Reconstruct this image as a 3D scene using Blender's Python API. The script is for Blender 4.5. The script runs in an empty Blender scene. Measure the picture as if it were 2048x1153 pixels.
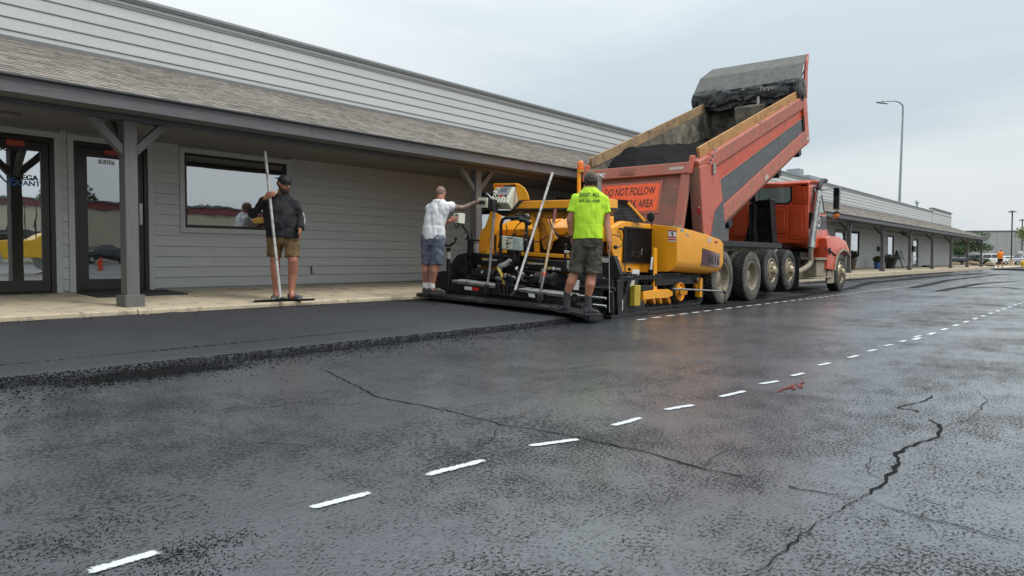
import bpy, bmesh, math, random
from mathutils import Vector, Matrix, noise
from mathutils.bvhtree import BVHTree
random.seed(7)
scn = bpy.context.scene
col = scn.collection
rad = math.radians
# ------------------------------------------------------------------ camera
FPX, CAMH = 1540.0, 0.9                      # focal length in photo pixels, eye height
PSI, THE = math.atan(1211/1540.0), math.atan(55.5/1540.0)
FW = Vector((math.cos(PSI)*math.cos(THE), math.sin(PSI)*math.cos(THE), -math.sin(THE)))
RT = Vector((math.sin(PSI), -math.cos(PSI), 0))
UP = RT.cross(FW)
CAM = Vector((0, 0, CAMH))
cd = bpy.data.cameras.new('camera'); cam = bpy.data.objects.new('camera', cd); col.objects.link(cam)
cd.sensor_width = 36; cd.lens = FPX/2048*36; cd.clip_start = 0.05; cd.clip_end = 3000
cam.matrix_world = Matrix(((RT.x, UP.x, -FW.x, CAM.x), (RT.y, UP.y, -FW.y, CAM.y), (RT.z, UP.z, -FW.z, CAM.z), (0, 0, 0, 1)))
scn.camera = cam
# ------------------------------------------------------------------ sky, sun, exposure
SUN_EL, SUN_AZ = rad(56), rad(298)           # azimuth of the sun measured from +X towards +Y
w = bpy.data.worlds.new('World'); scn.world = w; w.use_nodes = True
nt = w.node_tree; nt.nodes.clear()
wo = nt.nodes.new('ShaderNodeOutputWorld'); bg = nt.nodes.new('ShaderNodeBackground'); bg.inputs[1].default_value = 0.1
sky = nt.nodes.new('ShaderNodeTexSky'); sky.sky_type = 'NISHITA'; sky.sun_disc = False
sky.sun_elevation = SUN_EL; sky.sun_rotation = rad(90) - SUN_AZ; sky.dust_density = 3; sky.air_density = 1.2
tc = nt.nodes.new('ShaderNodeTexCoord'); mp = nt.nodes.new('ShaderNodeMapping'); mp.inputs['Scale'].default_value = (1, 1, 3.6)
n1 = nt.nodes.new('ShaderNodeTexNoise'); n1.inputs['Scale'].default_value = 1.5; n1.inputs['Detail'].default_value = 6; n1.inputs['Roughness'].default_value = .5
n1.inputs['Distortion'].default_value = .4
rp = nt.nodes.new('ShaderNodeValToRGB'); rp.color_ramp.elements[0].position = .38; rp.color_ramp.elements[1].position = .62
rp.color_ramp.elements[0].color = (4.1, 4.72, 5.15, 1); rp.color_ramp.elements[1].color = (5.75, 6.08, 6.25, 1)
mxs = nt.nodes.new('ShaderNodeMix'); mxs.data_type = 'RGBA'; mxs.inputs[0].default_value = .94
L = nt.links.new
L(tc.outputs['Generated'], mp.inputs['Vector']); L(mp.outputs[0], n1.inputs['Vector']); L(n1.outputs['Fac'], rp.inputs[0])
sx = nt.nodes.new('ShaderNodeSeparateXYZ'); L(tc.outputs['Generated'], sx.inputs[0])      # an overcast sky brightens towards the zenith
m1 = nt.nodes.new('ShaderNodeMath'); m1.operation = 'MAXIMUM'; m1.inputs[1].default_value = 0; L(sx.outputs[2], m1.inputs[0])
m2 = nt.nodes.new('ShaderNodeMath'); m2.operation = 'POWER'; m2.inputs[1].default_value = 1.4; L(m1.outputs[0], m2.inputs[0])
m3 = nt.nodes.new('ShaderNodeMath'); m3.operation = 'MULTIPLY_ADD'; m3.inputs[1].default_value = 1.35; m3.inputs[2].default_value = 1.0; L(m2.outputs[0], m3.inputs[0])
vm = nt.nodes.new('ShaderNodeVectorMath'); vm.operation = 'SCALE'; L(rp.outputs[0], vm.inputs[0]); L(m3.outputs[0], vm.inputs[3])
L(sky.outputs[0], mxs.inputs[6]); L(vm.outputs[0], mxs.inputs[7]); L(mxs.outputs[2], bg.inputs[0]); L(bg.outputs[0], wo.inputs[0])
sl = bpy.data.lights.new('sun', 'SUN'); sl.energy = 1.5; sl.angle = rad(24); sl.color = (1, .965, .92)
so = bpy.data.objects.new('sun', sl); col.objects.link(so)
sd = Vector((math.cos(SUN_AZ)*math.cos(SUN_EL), math.sin(SUN_AZ)*math.cos(SUN_EL), math.sin(SUN_EL)))
so.rotation_euler = sd.to_track_quat('Z', 'Y').to_euler(); so.location = (10, -20, 40)
vs = scn.view_settings; vs.view_transform = 'Standard'; vs.look = 'None'; vs.gamma = 1; vs.use_curve_mapping = False; vs.exposure = 0.40
# ------------------------------------------------------------------ pixel helpers (photo pixels, 2048 wide)
def ray(x, y): return FW + RT*((x-1024)/FPX) - UP*((y-576.5)/FPX)
def PY(x, y, Y): d = ray(x, y); return CAM + d*(Y/d.y)        # where the pixel meets a plane along the building
def PX(x, y, X): d = ray(x, y); return CAM + d*(X/d.x)        # ... a plane across it
def PZ(x, y, Z): d = ray(x, y); return CAM + d*((Z-CAMH)/d.z) # ... the ground
def PD(x, y, D): return CAM + ray(x, y)*D                     # ... at a known distance
V = Vector
# ------------------------------------------------------------------ materials
MAT = {}
def nodes(name):
    m = bpy.data.materials.new(name); m.use_nodes = True
    t = m.node_tree; b = t.nodes['Principled BSDF']; MAT[name] = m
    return m, t, b
def mat(name, c, rough=.55, metal=0.0, var=.12, vs=6.0, bump=0.0, bs=60.0, dirt=None, spec=.5, coat=0, stretch=None, rnd=0.0, emit=None):
    """procedural paint: base colour with noise variation, optional dirt (colour, amount, scale), bump, and per-object variation"""
    m, t, b = nodes(name); N = t.nodes.new; Lk = t.links.new
    b.inputs['Roughness'].default_value = rough; b.inputs['Metallic'].default_value = metal
    b.inputs['Specular IOR Level'].default_value = spec
    if coat: b.inputs['Coat Weight'].default_value = coat; b.inputs['Coat Roughness'].default_value = .12
    tcn = N('ShaderNodeTexCoord'); mpn = N('ShaderNodeMapping'); Lk(tcn.outputs['Object'], mpn.inputs[0])
    if stretch: mpn.inputs['Scale'].default_value = stretch
    nz = N('ShaderNodeTexNoise'); nz.inputs['Scale'].default_value = vs; nz.inputs['Detail'].default_value = 6; nz.inputs['Roughness'].default_value = .62
    Lk(mpn.outputs[0], nz.inputs['Vector'])
    r = N('ShaderNodeValToRGB'); r.color_ramp.elements[0].position = .3; r.color_ramp.elements[1].position = .7
    r.color_ramp.elements[0].color = tuple(max(0, x*(1-var)) for x in c[:3])+(1,)
    r.color_ramp.elements[1].color = tuple(x*(1+var) for x in c[:3])+(1,)
    Lk(nz.outputs['Fac'], r.inputs[0]); out = r.outputs[0]
    if rnd:
        oi = N('ShaderNodeObjectInfo'); hv = N('ShaderNodeHueSaturation'); mr = N('ShaderNodeMapRange')
        mr.inputs[3].default_value = 1-rnd; mr.inputs[4].default_value = 1+rnd
        Lk(oi.outputs['Random'], mr.inputs[0]); Lk(mr.outputs[0], hv.inputs['Value']); Lk(out, hv.inputs['Color']); out = hv.outputs[0]
    if dirt:
        dc, da, ds = dirt
        n2 = N('ShaderNodeTexNoise'); n2.inputs['Scale'].default_value = ds; n2.inputs['Detail'].default_value = 8; n2.inputs['Roughness'].default_value = .7
        Lk(tcn.outputs['Object'], n2.inputs['Vector'])
        r2 = N('ShaderNodeValToRGB'); r2.color_ramp.elements[0].position = .62-.35*da; r2.color_ramp.elements[1].position = .78-.25*da
        r2.color_ramp.elements[0].color = (0, 0, 0, 1); r2.color_ramp.elements[1].color = (.85, .85, .85, 1)
        mx = N('ShaderNodeMix'); mx.data_type = 'RGBA'; Lk(n2.outputs['Fac'], r2.inputs[0]); Lk(r2.outputs[0], mx.inputs[0])
        Lk(out, mx.inputs[6]); mx.inputs[7].default_value = tuple(dc)+(1,); out = mx.outputs[2]
        ra = N('ShaderNodeMapRange'); ra.inputs[3].default_value = rough; ra.inputs[4].default_value = min(1, rough+.35); Lk(r2.outputs[0], ra.inputs[0]); Lk(ra.outputs[0], b.inputs['Roughness'])
    Lk(out, b.inputs['Base Color'])
    if bump:
        n3 = N('ShaderNodeTexNoise'); n3.inputs['Scale'].default_value = bs; n3.inputs['Detail'].default_value = 5; Lk(mpn.outputs[0], n3.inputs['Vector'])
        bp = N('ShaderNodeBump'); bp.inputs['Strength'].default_value = bump; bp.inputs['Distance'].default_value = .01
        Lk(n3.outputs['Fac'], bp.inputs['Height']); Lk(bp.outputs[0], b.inputs['Normal'])
    if emit: b.inputs['Emission Color'].default_value = tuple(emit[:3])+(1,); b.inputs['Emission Strength'].default_value = emit[3]
    return m
BROWN_DIRT = (.16, .125, .085)
mat('siding', (.46, .475, .465), .62, var=.05, vs=3, bump=.35, bs=22, stretch=(.6, 4, 9), rnd=.035)
mat('siding_trim', (.44, .455, .445), .6, var=.05, bump=.3, bs=30, stretch=(6, 6, .6))
mat('grey_timber', (.115, .114, .118), .6, var=.14, vs=5, bump=.4, bs=25, stretch=(.5, 5, 5))
mat('post_timber', (.14, .135, .13), .6, var=.12, vs=5, bump=.35, bs=25, stretch=(5, 5, .5))
mat('roof_metal', (.115, .12, .12), .45, var=.08)
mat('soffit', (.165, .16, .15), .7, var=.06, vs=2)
mat('bronze_frame', (.022, .018, .015), .38, var=.15)
mat('black_frame', (.010, .010, .010), .4, var=.1)
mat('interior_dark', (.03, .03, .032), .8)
mat('concrete', (.50, .42, .30), .8, var=.12, vs=3, bump=.3, bs=90, dirt=((.10, .09, .075), .32, 4.5))
mat('kerb_concrete', (.30, .265, .21), .85, var=.15, vs=4, bump=.3, bs=60, dirt=((.03, .03, .03), .75, 3.0))
mat('steel', (.42, .42, .41), .38, metal=.9, var=.1, dirt=((.12, .11, .09), .35, 9))
mat('chrome', (.62, .62, .61), .22, metal=1.0, var=.08, dirt=((.14, .12, .09), .3, 9))
mat('aluminium', (.56, .55, .52), .42, metal=.75, var=.12, vs=14, dirt=((.08, .075, .07), .45, 10))
mat('black_steel', (.009, .009, .010), .45, var=.3, vs=8, bump=.12, bs=30, dirt=((.04, .037, .032), .34, 7), spec=.35)
mat('black_matt', (.014, .014, .015), .75, var=.3)
mat('tread_black', (.022, .022, .023), .5, var=.4, vs=12, bump=.6, bs=70, dirt=((.07, .065, .058), .4, 6))
mat('rubber', (.016, .016, .017), .75, var=.25, vs=10, bump=.2, bs=40)
mat('tyre_wall', (.028, .028, .028), .8, var=.3, vs=8, dirt=((.16, .145, .12), .78, 3.5))
mat('tyre_clean', (.018, .018, .018), .7, var=.3, vs=8, dirt=((.10, .095, .085), .55, 5))
mat('tyre_tread', (.012, .012, .012), .85, var=.3, vs=12, dirt=((.06, .055, .05), .35, 8))
mat('rim_dusty', (.30, .255, .185), .7, var=.2, vs=6, dirt=((.12, .095, .065), .45, 6))
mat('rim_alloy', (.46, .39, .27), .38, metal=.55, var=.15, dirt=((.22, .175, .11), .55, 6))
mat('paver_yellow', (.86, .36, .013), .36, var=.05, vs=3, bump=.03, bs=9, coat=.15, dirt=((.42, .19, .03), .16, 3.2))
mat('paver_yellow_dirty', (.60, .24, .012), .5, var=.12, vs=5, dirt=((.08, .045, .015), .5, 5))
mat('truck_orange', (.50, .085, .040), .4, var=.1, vs=3, bump=.03, bs=8, coat=.2, dirt=((.33, .085, .05), .35, 3))
mat('cab_orange', (.64, .080, .024), .32, var=.05, vs=2, coat=.35, dirt=((.40, .07, .03), .12, 3))
mat('box_orange', (.50, .075, .034), .48, var=.14, vs=3, dirt=((.40, .14, .09), .35, 2.2), bump=.05, bs=12)
mat('box_rail', (.43, .125, .085), .6, var=.12, vs=4, dirt=((.20, .15, .10), .4, 5))
mat('tailgate_dusty', (.30, .115, .085), .65, var=.16, vs=2.2, dirt=((.19, .125, .09), .6, 1.6))
mat('tailgate_rim', (.42, .125, .088), .6, var=.16, vs=3, dirt=((.26, .165, .12), .5, 3))
mat('box_band', (.075, .082, .088), .55, var=.3, vs=4, bump=.15, bs=10, dirt=((.15, .155, .15), .33, 5), stretch=(2, 2, 6))
mat('box_inside', (.25, .22, .165), .85, var=.3, vs=4, bump=.5, bs=14, dirt=((.016, .016, .016), .66, 2.2))
mat('hot_asphalt', (.009, .009, .010), .85, var=.5, vs=30, bump=1.0, bs=45, spec=.12)
mat('plank', (.43, .215, .065), .6, var=.28, vs=5, bump=.3, bs=14, stretch=(.5, 6, 9), dirt=((.20, .11, .04), .3, 4))
mat('plank_dirty', (.36, .235, .125), .7, var=.25, vs=5, bump=.3, bs=14, stretch=(.5, 6, 9), dirt=((.10, .075, .05), .45, 4))
mat('sign_orange', (.92, .12, .028), .5, var=.08, vs=5, dirt=((.45, .12, .05), .30, 11))
mat('sign_letters', (.045, .03, .025), .6, var=.4, vs=20, dirt=((.55, .08, .03), .35, 16))
mat('tarp', (.022, .023, .026), .55, var=.6, vs=7, bump=.8, bs=14, dirt=((.13, .13, .12), .48, 5))
mat('mud_plate', (.15, .155, .145), .62, var=.3, vs=5, bump=.7, bs=26, dirt=((.21, .195, .16), .5, 9))
mat('cab_glass', (.30, .36, .34), .08, var=.15, vs=2, spec=1.0)
mat('red_lens', (.35, .01, .01), .25)
mat('amber', (.85, .20, .012), .25, var=.1, vs=14, coat=.6)
mat('white_paint', (.74, .74, .72), .5, var=.08)
mat('dirty_white', (.50, .48, .43), .6, var=.2, vs=9, dirt=((.15, .14, .12), .4, 9))
mat('decal_yellow', (.70, .45, .03), .5)
mat('red_paint', (.48, .02, .02), .45)
mat('decal_maroon', (.09, .018, .028), .45, var=.5, vs=2.2, dirt=((.30, .26, .25), .33, 3.5))
mat('ink', (.008, .008, .009), .6)
mat('console_grey', (.46, .46, .38), .5, var=.06)
mat('console_panel', (.60, .58, .44), .5, var=.08, vs=20)
mat('box_green', (.40, .45, .42), .5, var=.1, dirt=((.12, .12, .10), .3, 9))
mat('screen', (.03, .035, .04), .15)
mat('olive_block', (.42, .30, .03), .55, var=.2)
mat('lead_blue', (.20, .30, .38), .4, var=.1)
mat('skin', (.42, .175, .105), .5, var=.10, vs=14, bump=.08, bs=80)
mat('skin_red', (.40, .16, .10), .5, var=.12, vs=9, bump=.08, bs=80)
mat('skin_tattoo', (.30, .185, .135), .5, var=.15, vs=8, dirt=((.045, .05, .055), .62, 22))
mat('shirt_black', (.010, .0105, .013), .85, var=.3, vs=9, bump=.2, bs=16)
mat('tee_white', (.70, .70, .72), .85, var=.05, vs=6, bump=.25, bs=14, dirt=((.50, .48, .44), .18, 6))
mat('tee_lime', (.50, .80, .03), .75, var=.06, vs=6, bump=.25, bs=12)
mat('shorts_khaki', (.20, .125, .05), .85, var=.18, vs=8, bump=.3, bs=14, dirt=((.05, .04, .028), .45, 7))
mat('shorts_blue', (.115, .13, .18), .85, var=.14, vs=8, bump=.3, bs=14, dirt=((.06, .06, .07), .35, 6))
mat('shorts_olive', (.075, .066, .048), .85, var=.18, vs=8, bump=.3, bs=14, dirt=((.035, .03, .025), .4, 7))
mat('shoe_dark', (.03, .031, .036), .75, var=.3, vs=12, dirt=((.09, .08, .06), .4, 10))
mat('shoe_grey', (.075, .08, .10), .8, var=.2)
mat('sole', (.34, .32, .28), .7, var=.2, vs=12)
mat('sock_white', (.66, .64, .60), .9, var=.1)
mat('sock_grey', (.05, .045, .05), .9, var=.2)
mat('stubble', (.20, .115, .085), .6, var=.25, vs=60)
mat('hair', (.030, .020, .014), .7, var=.5, vs=40, bump=.8, bs=60)
mat('beard', (.055, .030, .018), .8, var=.5, vs=40, bump=.8, bs=70)
mat('cap_black', (.014, .014, .017), .7, var=.2, bump=.15, bs=60)
mat('cap_camo', (.10, .085, .06), .8, var=.6, vs=22)
mat('tee_orange', (.85, .24, .02), .75, var=.08)
mat('wood_handle', (.36, .24, .13), .6, var=.25, vs=7, stretch=(5, 5, .6), dirt=((.10, .07, .04), .4, 9))
mat('grip_red', (.16, .025, .028), .6, var=.2)
mat('handle_white', (.55, .54, .51), .5, var=.12, vs=9, dirt=((.12, .11, .10), .42, 11))
mat('handle_dark', (.15, .15, .16), .5, var=.3, vs=9, dirt=((.03, .03, .03), .4, 9))
mat('hose', (.008, .008, .009), .5)
mat('galvanised', (.33, .36, .38), .5, metal=.4, var=.1)
mat('lamp_dark', (.035, .035, .037), .5)
mat('far_wall', (.42, .425, .40), .7, var=.05, vs=.2)
mat('far_base', (.13, .115, .095), .8)
mat('bark', (.06, .045, .03), .9, var=.3, vs=9, bump=.6, bs=30)
mat('leaf', (.045, .085, .022), .6, var=.35, vs=3, rnd=.1)
mat('leaf_dark', (.018, .026, .012), .6, var=.4, vs=6)
mat('leaf_yellow', (.16, .20, .05), .6, var=.3, vs=6)
mat('rock', (.34, .25, .16), .85, var=.25, vs=3, bump=.5, bs=8)
mat('car_white', (.66, .67, .68), .25, var=.02, coat=.6)
mat('car_silver', (.36, .40, .44), .25, metal=.3, var=.03, coat=.6)
mat('car_navy', (.018, .024, .045), .2, var=.05, coat=.8)
mat('car_green', (.085, .11, .105), .25, var=.05, coat=.6)
mat('car_black', (.006, .006, .008), .12, var=.05, coat=1)
mat('car_glass', (.012, .015, .018), .05, spec=1)
mat('pot_brown', (.09, .055, .035), .5, var=.2)
mat('pot_blue', (.03, .10, .30), .35, var=.15)
mat('pot_dark', (.03, .03, .035), .5, var=.2)
mat('slate', (.18, .19, .19), .6, var=.1)
mat('hydrant', (.68, .42, .02), .45, var=.1)
mat('cone_orange', (.75, .09, .02), .6)
mat('roller_yellow', (.70, .40, .015), .4, coat=.3)
mat('beige_wall', (.52, .46, .34), .8, var=.06, vs=.5)
mat('red_band', (.24, .06, .055), .6, var=.08)
mat('pale_roof', (.55, .55, .52), .7)
mat('mat_rubber', (.03, .03, .032), .9, var=.3, vs=30, bump=.5, bs=80)
mat('print_black', (.02, .02, .025), .5)
mat('print_blue', (.03, .14, .38), .5)
mat('red_sign', (.42, .06, .035), .55)
mat('letter_white', (.62, .62, .60), .6)
# ------------------------------------------------------------------ mesh builder (world coordinates)
WL = {}
def wl(o): return WL.get(o.name, V((0, 0, 0))) if o else V((0, 0, 0))
class MB:
    def __init__(s): s.bm = bmesh.new()
    def face(s, pts):
        try: return s.bm.faces.new([s.bm.verts.new(p) for p in pts])
        except ValueError: pass
    def box(s, x0, x1, y0, y1, z0, z1):
        return s.prism([V((x0, y0, z0)), V((x1, y0, z0)), V((x1, y1, z0)), V((x0, y1, z0))], V((0, 0, z1-z0)))
    def obox(s, c, size, m=None):
        m = m or Matrix.Identity(3); hx, hy, hz = (k/2 for k in size); c = V(c)
        p = [c+m@V(q) for q in ((-hx, -hy, -hz), (hx, -hy, -hz), (hx, hy, -hz), (-hx, hy, -hz))]
        return s.prism(p, m@V((0, 0, size[2])))
    def prism(s, pts, vec):
        vec = V(vec); pts = [V(p) for p in pts]
        a = [s.bm.verts.new(p) for p in pts]; b = [s.bm.verts.new(p+vec) for p in pts]; n = len(a)
        s.bm.faces.new(a[::-1]); s.bm.faces.new(b)
        for i in range(n): s.bm.faces.new((a[i], a[(i+1) % n], b[(i+1) % n], b[i]))
        return s
    def bar(s, p0, p1, wd, h, up=(0, 0, 1)):
        p0, p1 = V(p0), V(p1); d = (p1-p0).normalized(); sd_ = d.cross(V(up))
        if sd_.length < 1e-4: sd_ = d.cross(V((0, 1, 0)))
        sd_.normalize(); u = sd_.cross(d); a, b = sd_*wd/2, u*h/2
        return s.prism([p0-a-b, p0+a-b, p0+a+b, p0-a+b], p1-p0)
    def cyl(s, p0, p1, r0, r1=None, n=12):
        return s.lathe([(0, 0), (r0, 0), (r1 if r1 is not None else r0, (V(p1)-V(p0)).length), (0, (V(p1)-V(p0)).length)], p0, V(p1)-V(p0), n)
    def lathe(s, prof, o, axis, n=16):
        ax = V(axis).normalized(); t = V((0, 0, 1)) if abs(ax.z) < .9 else V((1, 0, 0))
        u = ax.cross(t).normalized(); v = ax.cross(u); o = V(o); rows = []
        for r, h in prof:
            if r < 1e-6: rows.append([s.bm.verts.new(o+ax*h)])
            else: rows.append([s.bm.verts.new(o+ax*h+(u*math.cos(6.28318531*k/n)+v*math.sin(6.28318531*k/n))*r) for k in range(n)])
        for A, B in zip(rows, rows[1:]):
            for k in range(n):
                k2 = (k+1) % n
                if len(A) == 1 and len(B) == 1: break
                if len(A) == 1: s.bm.faces.new((A[0], B[k2], B[k]))
                elif len(B) == 1: s.bm.faces.new((A[k], A[k2], B[0]))
                else: s.bm.faces.new((A[k], A[k2], B[k2], B[k]))
        return s
    def tube(s, pts, r, n=8, closed_caps=True):
        pts = [V(p) for p in pts]; rows = []; rs = r if isinstance(r, (list, tuple)) else [r]*len(pts)
        u = None
        for i, p in enumerate(pts):
            d = (pts[min(i+1, len(pts)-1)]-pts[max(i-1, 0)]).normalized()
            if u is None:
                t = V((0, 0, 1)) if abs(d.z) < .9 else V((1, 0, 0)); u = d.cross(t).normalized()
            else:
                u = (u-d*u.dot(d)); u.normalize()
            v = d.cross(u)
            rows.append([s.bm.verts.new(p+(u*math.cos(6.28318531*k/n)+v*math.sin(6.28318531*k/n))*rs[i]) for k in range(n)])
        for A, B in zip(rows, rows[1:]):
            for k in range(n): s.bm.faces.new((A[k], A[(k+1) % n], B[(k+1) % n], B[k]))
        s.bm.faces.new(rows[0][::-1]); s.bm.faces.new(rows[-1])
        return s
    def ball(s, c, r, n=12, sc=(1, 1, 1), m=None):
        M4 = Matrix.Translation(V(c)) @ (m.to_4x4() if m else Matrix.Identity(4)) @ Matrix.Diagonal(V((r*sc[0], r*sc[1], r*sc[2], 1)))
        bmesh.ops.create_uvsphere(s.bm, u_segments=n, v_segments=max(6, n*2//3), radius=1, matrix=M4); return s
    def add(s, verts, faces):
        vv = [s.bm.verts.new(v) for v in verts]
        for f in faces: s.bm.faces.new([vv[i] for i in f])
        return s
    def mesh(s, name, bevel=0, smooth=None, off=V((0, 0, 0)), seg=1):
        bm = s.bm; bmesh.ops.recalc_face_normals(bm, faces=bm.faces)
        if bevel:
            es = [e for e in bm.edges if len(e.link_faces) == 2 and e.calc_face_angle(0) > rad(32)]
            bmesh.ops.bevel(bm, geom=es, offset=bevel, segments=seg, affect='EDGES', clamp_overlap=True, profile=.6)
        if off.length: bmesh.ops.translate(bm, verts=bm.verts, vec=-off)
        me = bpy.data.meshes.new(name); bm.to_mesh(me); bm.free()
        if smooth is not None:
            me.shade_smooth(); me.set_sharp_from_angle(angle=rad(smooth))
        return me
    def build(s, name, m, parent=None, bevel=0, smooth=None, seg=1):
        off = wl(parent)
        return link(name, s.mesh(name, bevel, smooth, off, seg), m, parent)
def link(name, me, m, parent=None):
    o = bpy.data.objects.new(name, me); col.objects.link(o)
    if m: me.materials.append(MAT[m] if isinstance(m, str) else m)
    if parent: o.parent = parent; WL[o.name] = wl(parent)
    return o
def thing(name, label, cat, loc=(0, 0, 0), group=None):
    o = bpy.data.objects.new(name, None); col.objects.link(o); o.location = loc; o.empty_display_size = .2
    WL[o.name] = V(loc); tag(o, label, cat, group); return o
def tag(o, label, cat, group=None):
    o['label'] = label; o['category'] = cat
    if group: o['group'] = group
    return o
def structure(o): o['kind'] = 'structure'; return o
def stuff(o): o['kind'] = 'stuff'; return o
TMP = bpy.data.scenes.new('tmp')                             # small side scene, so that evaluating one object stays quick
def evaluated(o):
    TMP.collection.objects.link(o); TMP.view_layers[0].update(); dg = TMP.view_layers[0].depsgraph
    me = bpy.data.meshes.new_from_object(o.evaluated_get(dg)); TMP.collection.objects.unlink(o); bpy.data.objects.remove(o); return me
def textmesh(body, size, bold=False, extrude=.0, spacing=1.0, shear=0.0, xscale=1.0):
    c = bpy.data.curves.new('t', 'FONT'); c.body = body; c.size = size; c.align_x = 'CENTER'; c.align_y = 'CENTER'
    c.space_character = spacing; c.shear = shear; c.extrude = extrude; c.resolution_u = 2
    if bold: c.offset = size*.02
    me = evaluated(bpy.data.objects.new('t', c)); bpy.data.curves.remove(c)
    if xscale != 1:
        for v in me.vertices: v.co.x *= xscale
    return me
def text(name, body, size, m, parent, origin, xdir, ydir, bold=False, spacing=1.0, shear=0.0, width=None, extrude=.001):
    """flat lettering lying in the plane spanned by xdir, ydir"""
    me = textmesh(body, size, bold, extrude, spacing, shear)
    if width:
        xs = [v.co.x for v in me.vertices]; k = width/(max(xs)-min(xs))
        for v in me.vertices: v.co.x *= k
    xd, yd = V(xdir).normalized(), V(ydir).normalized(); zd = xd.cross(yd); off = V(origin)-wl(parent)
    for v in me.vertices: v.co = off+xd*v.co.x+yd*v.co.y+zd*v.co.z
    me.name = name
    return link(name, me, m, parent)
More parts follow.
